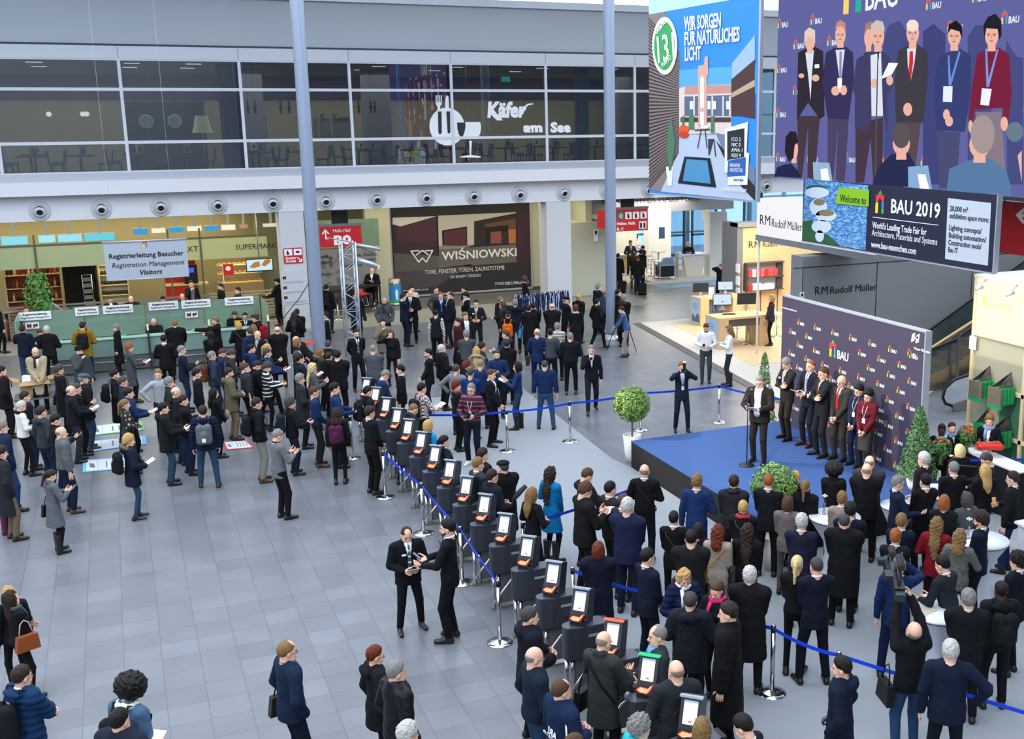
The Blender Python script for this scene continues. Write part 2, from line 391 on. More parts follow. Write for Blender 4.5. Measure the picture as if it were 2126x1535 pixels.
# bright winter lake outside
mb=MB().box(10,60,59.6,60,-1,14)
lk=mb.build('wall_outside',sky_m);struct(lk)
for k,(xa,xb) in enumerate(((26.9,28.5),(28.9,30.5),(32.2,33.4))):
    dd=struct(thing('door_%d'%(k+1),None,None,(xa,55,0)))
    mb=MB();t=.10
    mb.box(xa,xb,54.9,55.02,3.15,3.4);mb.box(xa,xb,54.9,55.02,0,.15);mb.box(xa,xb,54.9,55.02,1.1,1.2)
    mb.box(xa,xa+t,54.9,55.02,0,3.4);mb.box(xb-t,xb,54.9,55.02,0,3.4)
    mb.build('door_frame',mdoor,dd,w=True)
    MB().box(xa+t,xb-t,54.95,54.96,.15,3.15).build('pane',glass_mat('door_glass','#d5e6ef',.04),dd,w=True)
pn=Panel((29.55,54.96,1.95),(1,0,0),(0,0,1))
ws=MB().box(29.5,29.95,54.92,54.95,1.9,2.7).build('warning_notice',mat('notice_grey','#c9ccd0',.5),bpy.data.objects['door_2'],w=True)
mb=MB();pn.poly(mb,[(.05,.38),(.3,.38),(.175,.62)],.05,.005);mb.build('warning_triangle',mat('warn_yellow','#e8c02e',.5),ws,w=True)
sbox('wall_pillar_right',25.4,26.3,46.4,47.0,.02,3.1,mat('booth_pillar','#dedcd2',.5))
sbox('wall_pillar_left',23.7,24.9,49.5,50.1,.02,3.1,mat('booth_pillar_painted_light','#f2efe6',.5))  # paler copy of the pillar colour, brighter light painted in
hd=sbox('wall_booth_header',19.2,28.6,49.8,50.1,2.95,4.3,mat('header_grey','#85868a',.5))
pn=Panel((19.2,49.78,2.95),(1,0,0),(0,0,1))
pn.text('INNOVATIVER MASSIVBAU',2.1,.48,.52,mat('header_letters','#3b3b42',.5),.01,hd,width=5.3)
sbox('floor_booth',19.0,26.4,45.9,50.5,.0,.14,mat('booth_platform','#d8d2c4',.5))
sbox('wall_booth',18.6,23.4,50.3,50.5,.14,3.0,mat('booth_wall','#f0eddc',.6))
# ---------------------------------------------------------------- grey escalator wall with its lettering
ew=sbox('wall_escalator',17.8,30,27.0,27.6,0,3.55,M_GREYWALL)
pn=Panel((17.5,27.0,0),(1,0,0),(0,0,1))
mb=MB();pn.rect(mb,0,12.5,3.22,3.25,0,.006);pn.rect(mb,2.9,2.93,0,3.58,0,.006);pn.rect(mb,6.5,6.53,0,3.58,0,.006);pn.rect(mb,.30,.32,0,3.22,0,.006)
mb.build('panel_joint',mat('joint_dark','#34353a',.6),ew,w=True)
pn.text('RM',.72,2.42,.34,M_TXTK,.01,ew,space=1.1,width=.44);pn.text('Rudolf Müller',1.25,2.42,.30,M_TXTK,.01,ew,width=1.65)
# ================================================================ LARGE OBJECTS OF THE HALL
def Z3(p):return Vector(p)
# ---- stage with blue carpet
st=thing('stage','low black-skirted stage with blue carpet top in front of the logo wall','stage',(11.6,18.2,0))
SX0,SX1,SY0,SY1,SH=9.75,13.95,15.6,21.3,.6
MB().box(SX0+.01,SX1,SY0+.01,SY1-.01,0,SH-.02).build('skirt',mat('black_skirt','#121214',.9),st,w=True)
MB().box(SX0,SX1,SY0,SY1,SH-.02,SH).build('carpet',mat('blue_stage_carpet','#2c4c82',.9,noise=.06,nscale=2,bump=.2,bscale=200),st,w=True)
# ---- logo wall
lw=thing('logo_wall','tall dark backdrop wall printed with rows of small brick-gate emblems, on the stage','backdrop',(13.5,18.9,SH))
BX,BY0,BY1,BZ0,BZ1=13.52,16.35,21.28,SH+.005,3.52
MB().box(BX,BX+.05,BY0,BY1,BZ0,BZ1).build('printed_panel',mat('backdrop_navy','#39344a',.75),lw,w=True)
MB().box(BX-.01,BX+.14,BY0-.03,BY0,BZ0,BZ1+.02).box(BX-.01,BX+.14,BY0,BY1,BZ1,BZ1+.03).box(BX+.08,BX+.14,BY0,BY1,BZ0,BZ1).build('frame',M_ALU,lw,w=True)
pn=Panel((BX,BY1,BZ0),(0,-1,0),(0,0,1))
def onwall(px,py):return pn.loc(onX(px,py,BX))
lg=[(850,205),(910,308),(845,375),(903,480),(974,238),(1035,347),(967,415),(1030,525),(1103,278),(1096,458),(963,590),(1241,318),(1162,570),(1380,360),(1532,403),(1688,452),(1853,500),(1452,480),(1603,527),(1763,575),(1842,703),(1522,598),(1678,650),(1300,617),(1443,670),(1595,722),(1755,775),(1668,848),(1832,905),(1588,915),(1745,975),(1660,1042),(1825,1103),(1580,1105),(1737,1172),(1652,1233),(1570,1297),(1730,1365),(1815,1305),(1225,685),(1368,738),(1212,1045),(835,885),(1100,640),(842,545),(1590,1000),(1840,480),(840,725)]
mt=[mat('brick_red','#e2383a',.5),mat('brick_yellow','#f4d92e',.5),mat('brick_blue','#2f7fd0',.5),mat('brick_green','#3aa64c',.5)]
done=[(1.9,2.3)]
for k,(a,b) in enumerate(lg):
    u,v=onwall(1400+a/3.797,600+(b+42)/3.797)
    if 0.02<u<4.62 and .03<v<2.82:bau_logo(pn,u,v,.115,lw,mt);done.append((u,v))
for i in range(8):
    for j in range(5):
        u,v=.25+i*.6+(j%2)*.3,.12+j*.3
        if u<4.3 and v<1.75 and min(math.hypot(u-a,v-b) for a,b in done)>.42:bau_logo(pn,u,v,.115,lw,mt);done.append((u,v))
u,v=onwall(1400+1225/3.797,600+530/3.797);bau_logo(pn,u,v,.31,lw,mt,name='large_house_emblem')
u,v=onwall(1400+1868/3.797,600+420/3.797)
mb=MB()
for dx in (0,.13):pn.poly(mb,[(u+dx,v),(u+dx+.09,v+.04),(u+dx+.11,v+.20),(u+dx+.02,v+.16)],.004)
pn.poly(mb,[(u+.07,v+.06),(u+.2,v+.11),(u+.2,v+.15),(u+.07,v+.10)],.004)
mb.build('fair_logo',M_TXTW,lw,w=True)
pn.text('Messe München',u+.1,v-.12,.07,M_TXTW,.004,lw)
u,v=onwall(1400+848/3.797,600+150/3.797);pn.text('www.bau-muenchen.com',u,v,.06,M_TXTW,.004,lw)
# ---- hanging banner BAU 2019
bn=thing('hanging_banner','long hanging banner welcoming visitors to BAU 2019, under the big screen','banner',(15.4,20.1,4.48))
Y0,Y1,B0,B1=23.42,16.74,4.48,5.97
MB().box(15.4,15.48,Y1,Y0,B0,B1).build('board',mat('banner_navy','#1f1f38',.6),bn,w=True)
MB().box(15.38,15.5,Y1,Y0,B0-.03,B0).box(15.38,15.5,Y1-.03,Y1,B0,B1).build('edge_rail',M_ALU,bn,w=True)
pn=Panel((15.4,Y0,B0),(0,-1,0),(0,0,1))
def L4(a,b,X=15.4,s=3.756,ox=1560,oy=360):return pn.loc(onX(ox+a/s,oy+b/s,X))
def polyL(mb,pts,d,t=.003,mi=0,**k):pn.poly(mb,[L4(a,b,**k) for a,b in pts],d,t,mi)
sea=bpy.data.materials.new('sea_print');sea.use_nodes=True;nt=sea.node_tree;b=nt.nodes['Principled BSDF'];b.inputs['Roughness'].default_value=.6
tc=nt.nodes.new('ShaderNodeTexCoord');wv=nt.nodes.new('ShaderNodeTexNoise');wv.inputs['Scale'].default_value=9;mpn=nt.nodes.new('ShaderNodeMapping');mpn.inputs['Scale'].default_value=(1,1,4)
cr=nt.nodes.new('ShaderNodeValToRGB');cr.color_ramp.elements[0].position=.4;cr.color_ramp.elements[0].color=srgb('#1d6fb4')+(1,);cr.color_ramp.elements[1].position=.68;cr.color_ramp.elements[1].color=srgb('#9cc6e6')+(1,)
nt.links.new(tc.outputs['Object'],mpn.inputs[0]);nt.links.new(mpn.outputs[0],wv.inputs['Vector']);nt.links.new(wv.outputs['Fac'],cr.inputs[0]);nt.links.new(cr.outputs[0],b.inputs['Base Color'])
mb=MB();polyL(mb,[(398,520),(890,600),(912,95),(418,45)],.002);mb.build('sea_picture',sea,bn,w=True)
mb=MB()
polyL(mb,[(398,520),(405,375),(470,362),(520,470),(600,480),(690,560),(690,568)],.006,mi=0)
for cx,cy,rx,ry,mi in ((515,150,95,42,1),(510,118,80,28,0),(525,262,68,68,1),(532,225,45,26,2),(585,330,82,46,1),(590,310,60,24,2),(550,415,78,52,1),(560,395,50,20,0),(535,490,34,46,1)):
    polyL(mb,[(cx+rx*cos(w*pi/10),cy+ry*sin(w*pi/10)) for w in range(20)][::-1],.008+.002*mi,mi=mi)
mb.build('pod_tower_picture',[mat('print_green','#2f5f35',.6),mat('print_white','#d8e2ea',.6),mat('print_tan','#8e7a58',.6)],bn,w=True)
mb=MB();polyL(mb,[(662,235),(922,260),(926,130),(688,110)],.02,.01);mb.build('green_flag',mat('lime','#8cc01e',.5),bn,w=True)
u,v=L4(700,210);u2,_=L4(903,215);pn.text('Welcome to',u,v-.03,.25,M_TXTK,.034,bn,width=u2-u)
u,v=L4(968,308);bau_logo(pn,u,v,.42,bn,mt,txt=False,d=.006)
u,v=L4(1085,305);u2,v2=L4(1465,345);pn.text('BAU 2019',u,v,.42,M_TXTW,.006,bn,width=u2-u,bold=.008)
mb=MB();a=L4(948,340);c2=L4(1458,407);pn.rect(mb,a[0],c2[0],(a[1]+c2[1])/2-.006,(a[1]+c2[1])/2+.008,.004,.008);mb.build('rule',M_TXTW,bn,w=True)
for s_,(a,b2),(c3,d3),z in (("World's Leading Trade Fair for",(945,425),(1368,475),.2),('Architecture, Materials and Systems',(940,485),(1450,560),.2),('www.bau-muenchen.com',(935,575),(1287,622),.2)):
    u,v=L4(a,b2);u2,_=L4(c3,d3);pn.text(s_,u,v,z,M_TXTW,.006,bn,width=u2-u,bold=.003)
mb=MB();polyL(mb,[(1512,668),(1846,720),(1872,232),(1535,193)],.004,.004);mb.build('grey_text_box',mat('pale_box','#c6ccd6',.6),bn,w=True)
for s_,(a,b2),c3 in (('20,000 m²',(1550,292),1690),('exhibition space more:',(1548,348),1852),('Lighting concepts/',(1543,440),1795),('Building automation/',(1540,500),1830),('Construction tools/',(1537,556),1795),('Bau IT',(1535,612),1610)):
    u,v=L4(a,b2);u2,_=L4(c3,b2+(c3-a)*.14);pn.text(s_,u,v,.15,mat('dark_print','#2c2e3a',.5),.012,bn,width=u2-u,bold=.002)
for y in (22.8,20,17.3):MB().box(15.44,16.1,y-.03,y+.03,5.90,5.95).build('bracket',M_ALU,bn,w=True)
# ---- big LED screen showing the ceremony
sc=thing('led_screen','huge video screen showing the speaker and officials, hung above the stage','screen',(16,19,5.9))
SXP=16.0
MB().box(SXP+.004,SXP+.3,13.0,25.7,5.9,12.0).build('cabinet',M_BLACK,sc,w=True)
MB().box(SXP,SXP+.004,13.0,25.72,5.9,12.0).build('display',emis('screen_purple','#6669a6',.95),sc,w=True)
pn=Panel((SXP,25.72,5.9),(0,-1,0),(0,0,1))
ESC={}
def scr(col):return emis('screen_'+col[1:],col,1.0)
def spoly(layer,mats_pts,name,parent=sc):
    mb=MB();ms=[]
    for i,(col,pts) in enumerate(mats_pts):
        m=scr(col)
        if m not in ms:ms.append(m)
        P=[pn.loc(onX(1600+a/3.654,b/3.654,SXP)) for a,b in pts]
        if sum(P[i-1][0]*P[i][1]-P[i][0]*P[i-1][1] for i in range(len(P)))<0:P=P[::-1]
        P=[(max(0,x),min(max(y,0),6.0)) for x,y in P]
        pn.poly(mb,P,layer*.008+i*.0007,.0005,ms.index(m))
    return mb.build(name,ms,parent,w=True)
def el(cx,cy,rx,ry,n=16):return [(cx+rx*cos(2*pi*k/n),cy+ry*sin(2*pi*k/n)) for k in range(n)]
for y in (24.5,15):MB().tube([(16.2,y,12),(16.2,y,16)],.04).build('hanging_rod',M_ALU,sc,w=True)
# emblems on the filmed wall
emb=[scr('#ee5a50'),scr('#ffd873'),scr('#4aa0e8'),scr('#2fb5a0')];wt=scr('#f6f6ff')
for a,b,s_ in ((55,215,70),(305,188,70),(175,375,70),(430,350,70),(50,555,66),(170,720,66),(45,890,66),(42,1225,66),(1180,75,80),(1008,295,70),(1342,245,75),(1750,185,80),(1515,440,75),(1155,875,70),(1880,880,66),(280,1230,66),(565,1230,60),(1140,1255,66),(870,480,66),(850,1230,50),(1530,20,70)):
    u,v=pn.loc(onX(1600+a/3.654,b/3.654,SXP));bau_logo(pn,u,v,s_/3.654*.0090*(1.12 if a>1000 else 1.28),sc,emb,.006,tm=wt)
u,v=pn.loc(onX(1600+552/3.654,110/3.654,SXP));bau_logo(pn,u,v,.95,sc,emb,.006,tm=wt,name='large_house_emblem')
SK,HR='#f2b8a6','#a09080'
# shadows on the wall, then the six men and women, back to front
spoly(2,[('#4a4f86',[(860,1400),(860,300),(900,190),(980,160),(1060,260),(1080,1400)]),('#43487e',[(1160,1400),(1160,240),(1240,180),(1330,260),(1330,1400)]),('#4a4f86',[(1500,1400),(1500,280),(1560,190),(1660,200),(1700,1400)]),('#4a4f86',[(1800,1400),(1790,300),(1870,430),(1922,440),(1922,1400)])],'wall_shadow_picture')
def suit(layer,name,jk,tr,J,T,head,hair,shirt=None,tie=None,hands=(),extra=()):
    L=[(tr,T),(jk,J)]
    if shirt:L.append(('#dfe6f6',shirt))
    if tie:L.append(tie)
    L+=hands
    cx,cy,rx,ry=head
    L+=[(SK,el(cx,cy,rx,ry)),(SK,[(cx-rx*.5,cy),(cx+rx*.5,cy),(cx+rx*.6,cy+ry*1.35),(cx-rx*.6,cy+ry*1.35)])]
    L+=hair
    if name in ('filmed_bald_man_red_tie','filmed_man_blue_jacket','filmed_woman_red_cardigan','filmed_speaker','filmed_man_with_card'):
        for q_ in (-.42,.42):L+=[('#6b4a4a',el(cx+rx*q_,cy-ry*.02,rx*.26,ry*.10)),('#f0c8bc',el(cx+rx*q_,cy-ry*.02,rx*.2,ry*.06)),('#33262c',el(cx+rx*q_,cy-ry*.02,rx*.08,ry*.05))]
        L+=[('#d89a8c',[(cx-rx*.12,cy+ry*.3),(cx+rx*.16,cy+ry*.3),(cx+rx*.04,cy-ry*.05)]),('#b0606a',el(cx,cy+ry*.5,rx*.3,ry*.05))]
    L+=list(extra)
    spoly(layer,L,name)
suit(3,'filmed_man_folding_arms','#33303c','#4a3c44',[(255,375),(345,355),(405,390),(410,600),(415,880),(380,905),(290,780),(205,915),(210,610),(215,400)],[(210,880),(380,880),(340,1360),(285,1345),(290,960),(245,1340),(210,1340)],(305,320,38,62),[('#e8cfc6',[(262,330),(265,240),(300,208),(345,230),(345,330),(330,290),(290,280)])],[(270,400),(335,380),(320,560),(310,760),(290,560)],None,[(SK,el(240,575,22,18)),(SK,el(348,592,28,26)),('#ffffff',[(340,490),(375,487),(375,515),(342,518)])])
suit(3.4,'filmed_man_with_card','#3b3660','#4f4768',[(495,360),(580,355),(632,400),(640,600),(600,905),(440,900),(400,640),(425,400)],[(440,900),(600,900),(570,1370),(500,1390),(520,960),(480,1380),(440,1360)],(538,265,40,72),[('#c98f7d',[(495,220),(510,170),(540,152),(575,175),(580,230),(540,195)])],[(500,380),(570,375),(545,590),(530,600)],('#8d8fc0',[(530,390),(548,390),(545,590),(528,590)]),[('#ffffff',[(515,595),(550,592),(545,700),(515,700)]),(SK,el(500,690,32,36)),(SK,el(562,685,26,38))])
suit(3.8,'filmed_man_half_hidden','#33303c','#333',[(720,400),(780,390),(780,600),(720,600)],[(700,600),(760,600),(760,700),(700,700)],(752,290,34,75),[('#b08070',[(720,260),(730,180),(780,160),(790,230),(745,220)])])
suit(4.2,'filmed_bald_man_red_tie','#44404a','#5a4c52',[(1030,350),(1130,340),(1200,390),(1205,560),(1170,930),(960,930),(950,600),(975,390)],[(965,925),(1150,925),(1110,1250),(1060,1250),(1050,1100),(980,1100)],(1088,250,48,88),[('#fbe2d8',el(1088,195,46,46))],[(1045,370),(1115,355),(1100,480),(1075,600),(1050,500)],('#d83030',[(1065,390),(1090,388),(1092,470),(1072,620),(1058,520)]),[(SK,el(1050,830,34,50))])
suit(4.6,'filmed_man_blue_jacket','#3a4478','#4c4f78',[(1345,400),(1450,370),(1530,420),(1530,700),(1485,1000),(1265,990),(1250,620),(1290,430)],[(1275,1000),(1450,1000),(1420,1430),(1290,1430)],(1405,275,50,82),[('#1f1c28',[(1352,260),(1365,185),(1420,155),(1465,200),(1465,290),(1445,240),(1380,220)])],None,('#6f95d8',[(1355,420),(1368,420),(1378,600),(1440,385),(1452,400),(1380,650),(1362,650)]),[(SK,el(1345,870,26,42)),(SK,el(1365,920,30,40)),('#eef2ff',[(1322,655),(1392,655),(1388,775),(1318,772)])])
suit(5,'filmed_woman_red_cardigan','#7c2540','#8a7c88',[(1640,380),(1740,360),(1820,410),(1842,700),(1820,900),(1770,905),(1775,820),(1560,830),(1545,930),(1515,900),(1540,650),(1580,410)],[(1565,850),(1760,850),(1790,1280),(1600,1280)],(1690,265,52,92),[('#262333',[(1635,300),(1628,190),(1660,130),(1720,105),(1765,160),(1765,270),(1748,300),(1735,220),(1650,215)])],None,('#7f9be0',[(1640,370),(1655,370),(1665,600),(1730,370),(1742,375),(1668,660),(1650,660)]),[('#f7f7ff',[(1615,670),(1690,675),(1668,802),(1603,795)]),(SK,el(1785,940,28,55)),(SK,el(1530,960,18,48))])
suit(5.4,'filmed_speaker','#45436a','#4a3a4a',[(745,400),(860,385),(910,430),(945,500),(940,650),(895,720),(900,1010),(870,880),(780,885),(740,990),(650,970),(650,720),(632,670),(665,450)],[(655,940),(865,890),(860,1380),(790,1390),(770,1050),(720,1385),(655,1385)],(828,275,48,88),[('#cfc4c2',[(775,290),(775,190),(815,152),(865,165),(880,220),(870,260),(845,215),(800,225)])],[(770,420),(850,400),(865,880),(778,882)],None,[('#ffffff',[(850,600),(910,475),(980,480),(930,570)]),(SK,el(800,632,26,36)),(SK,el(916,610,26,38)),('#222',[(822,370),(836,370),(834,450),(824,450)]),('#555',[(822,450),(830,450),(812,1370),(800,1370)])])
suit(5.8,'filmed_woman_with_bun','#272c50','#272c50',[(110,1250),(165,1240),(215,1290),(250,1350),(40,1338),(60,1270)],[(40,1338),(60,1338),(60,1345),(40,1342)],(190,1130,30,80),[('#2b2434',[(120,1150),(125,1040),(160,995),(205,1000),(222,1080),(195,1100),(185,1200),(150,1230)])])
suit(6,'filmed_man_seen_from_behind','#2b3054','#2b3054',[(930,1170),(1060,1160),(1120,1270),(1100,1435),(785,1400),(830,1270)],[(785,1400),(800,1402),(800,1408),(785,1404)],(1005,1090,66,90),[('#5c555c',el(1005,1030,66,96))])
suit(6.4,'filmed_grey_man_from_behind','#5a7ea8','#5a7ea8',[(1540,1210),(1680,1200),(1800,1290),(1835,1400),(1840,1490),(1350,1450),(1370,1280)],[(1350,1450),(1370,1452),(1370,1456),(1350,1454)],(1600,1100,78,100),[('#a8989a',el(1625,1020,92,148))])
spoly(7,[('#9ab9d8',[(335,1230),(460,1235),(485,1375),(340,1365)]),('#ffffff',[(392,1285),(445,1275),(462,1370),(400,1368)])],'filmed_kiosk_left')
spoly(7,[('#8ab0d8',[(1058,1265),(1210,1255),(1242,1445),(1060,1425)]),('#ffffff',[(1130,1320),(1190,1325),(1222,1440),(1150,1438)])],'filmed_kiosk_right')
spoly(7,[('#6a7f90',el(1870,1000,66,75))],'filmed_microphone')
spoly(7,[('#e8b8ae',[(1890,1180),(1922,1140),(1922,1380)])],'filmed_hand')
# ---- hanging poster with roof terrace
pA=onZ(1348,400,5.5);pB=onZ(1569,417,5.5);uP=(pB-pA);WP=uP.length;uP.normalize()
po=thing('hanging_poster','tall hanging advertising poster with a roof terrace under blue sky','poster',tuple(pA))
pn=Panel(pA,uP,(0,0,1));nP=pn.n
def onP(px,py):
    d=ray(px,py);return CO+d*((pA-CO).dot(nP)/d.dot(nP))
def PL(a,b):return pn.loc(onP(1330+a/3.569,b/3.569))
mb=MB();pn.rect(mb,0,WP,0,5.6,-.08,0);mb.build('board',mat('poster_sky','#2f8be0',.55),po,w=True)
mb=MB();pn.rect(mb,WP,WP+.06,-.03,5.6,-.09,.01);pn.rect(mb,0,WP,-.04,0,-.09,.01);mb.build('frame',M_ALU,po,w=True)
def pp(name,layers,par=po):
    mb=MB();ms=[]
    for i,(col,pts,d) in enumerate(layers):
        m=mat('poster_'+col[1:],col,.55)
        if m not in ms:ms.append(m)
        P=[PL(a,b) for a,b in pts]
        if sum(P[i2-1][0]*P[i2][1]-P[i2][0]*P[i2-1][1] for i2 in range(len(P)))<0:P=P[::-1]
        P=[(min(max(x,0),WP),max(y,0)) for x,y in P]
        pn.poly(mb,P,d*.004,.002,ms.index(m))
    return mb.build(name,ms,par,w=True)
pp('pale_header',[('#bcdff2',[(58,-60),(58,108),(640,5),(860,-40),(860,-60)],1)])
pp('sky_fade',[('#5aa9ea',[(280,520),(860,480),(860,700),(280,700)],1)])
slats=[('#8c7b78',[(60,108),(180,90),(290,400),(285,1130),(150,1420),(68,1405)],2)]
for k in range(46):
    y=130+k*28;f=(y-750)/650.0
    y2=760+(y-750)*.62
    x2=286 if 400<y2<1130 else (180+(y2-90)*.35 if y2<=400 else 285-(y2-1130)*.6)
    slats.append(('#3b302f',[(62,y),(x2,y2),(x2,y2+7),(62,y+13)],3))
pp('slatted_wall_picture',slats)
pp('terrace_picture',[('#b9c4d8',[(150,1420),(285,1130),(290,990),(560,990),(640,1180),(850,1500),(850,1510)],2),('#e3ccc4',[(288,655),(330,640),(675,625),(675,1000),(288,1000)],2),('#c98f83',[(330,640),(672,628),(672,690),(330,700)],3),
    ('#5a6a80',[(330,715),(672,705),(672,860),(330,860)],3),('#46352f',[(300,870),(672,870),(672,905),(300,905)],4),('#6f7f96',[(560,985),(640,1000),(850,1250),(850,1480),(640,1160)],3),
    ('#4b2e30',[(675,590),(850,440),(850,880),(740,860),(675,860)],3),('#9fb8d8',[(680,585),(680,470),(850,260),(850,440)],3),('#b8a58c',[(678,690),(850,590),(850,640),(678,725)],4),('#2c2224',[(560,1040),(850,1380),(850,1500),(700,1330)],4)])
pp('tower_picture',[('#d9a898',[(432,940),(430,490),(475,480),(480,420),(503,418),(505,560),(495,560),(495,940)],5),('#f1ece8',[(448,800),(448,580),(463,562),(475,580),(475,800)],6),('#f1ece8',[(448,925),(448,830),(474,830),(474,925)],6)])
col=[('#dccfc8',[(x,860),(x,712),(x+12,712),(x+12,860)],5) for x in (318,395,530,610,660)]
pp('balcony_columns_picture',col+[('#e8eef6',[(x,810),(x,750),(x+24,750),(x+24,810)],6) for x in (370,500,540,640)])
pp('skylight_picture',[('#10182c',[(280,1358),(330,1160),(520,1172),(565,1390)],5),('#4f8fb8',[(318,1340),(345,1180),(500,1190),(525,1362)],6)])
pp('planter_picture',[('#e9eef4',[(192,1235),(245,1232),(235,1378),(205,1378)],5),('#4d7a58',[(215,1265),(200,1060),(222,880),(235,870),(262,1060),(232,1265)],6),('#4d7a58',[(360,960),(365,850),(400,850),(402,960)],6),('#4d7a58',[(525,985),(528,860),(552,860),(552,985)],6),('#4d7a58',[(312,930),(315,860),(328,860),(328,930)],6)])
pp('orange_seat_picture',[('#e2582e',el(325,960,38,34),6),('#c8421f',el(325,998,38,26),7)])
pp('terrace_furniture_picture',[('#2e3440',[(405,960),(520,955),(520,965),(405,970)],6),('#2e3440',[(450,965),(456,965),(430,1100),(424,1100)],6),('#2e3440',[(480,965),(486,965),(500,1100),(494,1100)],6),('#2e3440',[(505,1030),(550,1030),(565,1160),(558,1160),(545,1040),(515,1150),(508,1150)],6),('#e9eef4',el(480,940,30,14),7)])
sl=thing('x',None,None)
bpy.data.objects.remove(sl)
stk=pp('round_stand_sticker',[('#eef4ee',el(186,340,93,215,32),8),('#3aa55a',el(184,340,76,180,32),9)])
u,v=PL(120,470);u2,_=PL(255,300);pn.text('131',u,v,.95,mat('sticker_white','#f4f7f4',.5),.048,stk,width=(u2-u)*.92,bold=.012,rot=.1)
u,v=PL(128,255);pn.text('Stand',u,v,.22,mat('sticker_white','#f4f7f4',.5),.05,stk,rot=.6,bold=.006)
u,v=PL(170,505);pn.text('Halle A3',u,v,.2,mat('sticker_white','#f4f7f4',.5),.05,stk,rot=.5,width=.42)
for s_,(a,b2),(c3,d3) in (('WIR SORGEN',(330,225),(603,190)),('FÜR NATÜRLICHES',(330,338),(738,290)),('LICHT',(332,450),(450,440))):
    u,v=PL(a,b2);u2,v2=PL(c3,d3);pn.text(s_,u,v,.46,M_TXTW,.03,po,width=u2-u,bold=.012)
aw=pp('award_emblem',[('#eef2f6',[(630,1278),(632,955),(803,903),(792,1130),(812,1135),(798,1370),(655,1370),(655,1278)],8),('#20242c',[(650,1195),(650,975),(778,950),(775,1165),(660,1185)],9),('#2b5fa8',[(650,1310),(658,1190),(788,1165),(785,1300)],10)])
for k,s_ in enumerate(('ICO 2','NIC 0','AWA 1','RDS 9')):
    u,v=PL(683,1045+40*k);pn.text(s_,u,v,.13,M_TXTW,.046,aw)
u,v=PL(672,1238);pn.text('INNOVATIVE',u,v,.13,M_TXTW,.05,aw,width=.36);u,v=PL(672,1272);pn.text('ARCHITECTURE',u,v,.13,M_TXTW,.05,aw,width=.46)
u,v=PL(700,1340);pn.text('best of best',u,v,.11,M_TXTK,.046,aw,width=.34)
u,v=PL(618,1415);u2,_=PL(793,1430);pn.text('FLACHDACHFENSTER DXW',u,v,.13,M_TXTW,.046,po,width=u2-u)
mb=MB()
for a in (.3,WP-.3):mb.tube([pn.p(a,5.6,-.04),pn.p(a,8.6,-.04)],.012)
mb.build('cable',M_ALU,po,w=True)
# ---- red sign at the right edge
rs=thing('direction_sign','red hanging hall sign behind the right end of the welcome banner','sign',(19,20,4.9))
sY0=onX(2060,420,18.6).y;mb=MB().box(18.6,18.8,onX(2140,420,18.6).y,sY0,onX(2100,528,18.6).z,onX(2100,420,18.6).z);mb.build('board',M_RED,rs,w=True)
mb=MB().box(18.5,18.9,onX(2140,420,18.6).y,sY0,onX(2100,416,18.6).z,onX(2100,400,18.6).z);mb.build('light_rail',mat('rail_grey','#77797d',.5),rs,w=True)
pn=Panel((18.6,sY0,0),(0,-1,0),(0,0,1));q=onX(2068,447,18.6);u,v=pn.loc(q);pn.text('Halls',u-.55,v,.34,M_TXTW,.01,rs,bold=.01)
mb=MB();q=pn.loc(onX(2112,448,18.6));pn.rect(mb,q[0],q[0]+1,q[1]-.02,q[1]+.05,.006,.01);pn.poly(mb,[(q[0]-.05,q[1]+.015),(q[0]+.2,q[1]+.2),(q[0]+.26,q[1]+.15),(q[0]+.1,q[1]+.015),(q[0]+.26,q[1]-.12),(q[0]+.2,q[1]-.17)],.006);mb.build('arrow',M_TXTW,rs,w=True)
MB().tube([(18.7,sY0-.3,5.4),(18.7,sY0-.3,14)],.015).build('cable',M_ALU,rs,w=True)
# ---- RM bookstand: white lit header, oak wall with shelf, two desks
hd=thing('lit_header','white illuminated header box lettered RM Rudolf Müller on a white post','sign',(18.4,29,3.7))
MB().box(18.4,19.6,24.5,30.57,3.84,4.98).build('light_box',emis('lit_white','#f6f6fb',1.0),hd,w=True)
MB().box(18.38,19.62,24.5,30.6,3.66,3.84).build('grey_base',mat('header_base','#8a8c92',.5),hd,w=True)
pn=Panel((18.4,30.57,3.84),(0,-1,0),(0,0,1))
u,v=pn.loc(onX(1577,462,18.4));pn.text('RM',u,v-.05,.44,M_TXTK,.008,hd,width=.60,space=1.1);u2,_=pn.loc(onX(1602,466,18.4));u3,_=pn.loc(onX(1665,472,18.4));pn.text('Rudolf Müller',u2,v-.07,.36,M_TXTK,.008,hd,width=u3-u2)
q=onX(1577,500,18.4+.5)
MB().tube([(18.46,30.52,.02),(18.46,30.52,3.66)],.035).build('post',mat('post_white','#ececef',.4),hd,w=True)
bk=thing('book_wall','oak-faced booth wall with a lit shelf of red and white books','display wall',(22,36.5,0))
MB().box(21.36,25.5,36.5,36.9,.02,3.45).build('oak_front',M_WOOD,bk,w=True)
MB().box(21.11,21.36,36.45,37.6,.02,3.6).build('grey_side',mat('side_grey','#77787c',.5),bk,w=True)
MB().box(21.11,25.5,36.4,37.0,3.45,3.62).build('grey_cap',mat('side_grey2','#8d8e92',.5),bk,w=True)
pn=Panel((21.36,36.5,0),(1,0,0),(0,0,1))
u,v=pn.loc(onY(1553,515,36.5));pn.text('RM',u,v,.36,mat('brown_print','#41362e',.5),.008,bk,width=.5,space=1.1);pn.text('Rudolf Müller',u+.62,v,.3,mat('brown_print','#41362e',.5),.008,bk,width=1.5)
a0,b1=pn.loc(onY(1546,548,36.5));a1,b0=pn.loc(onY(1619,597,36.5));b0=b0
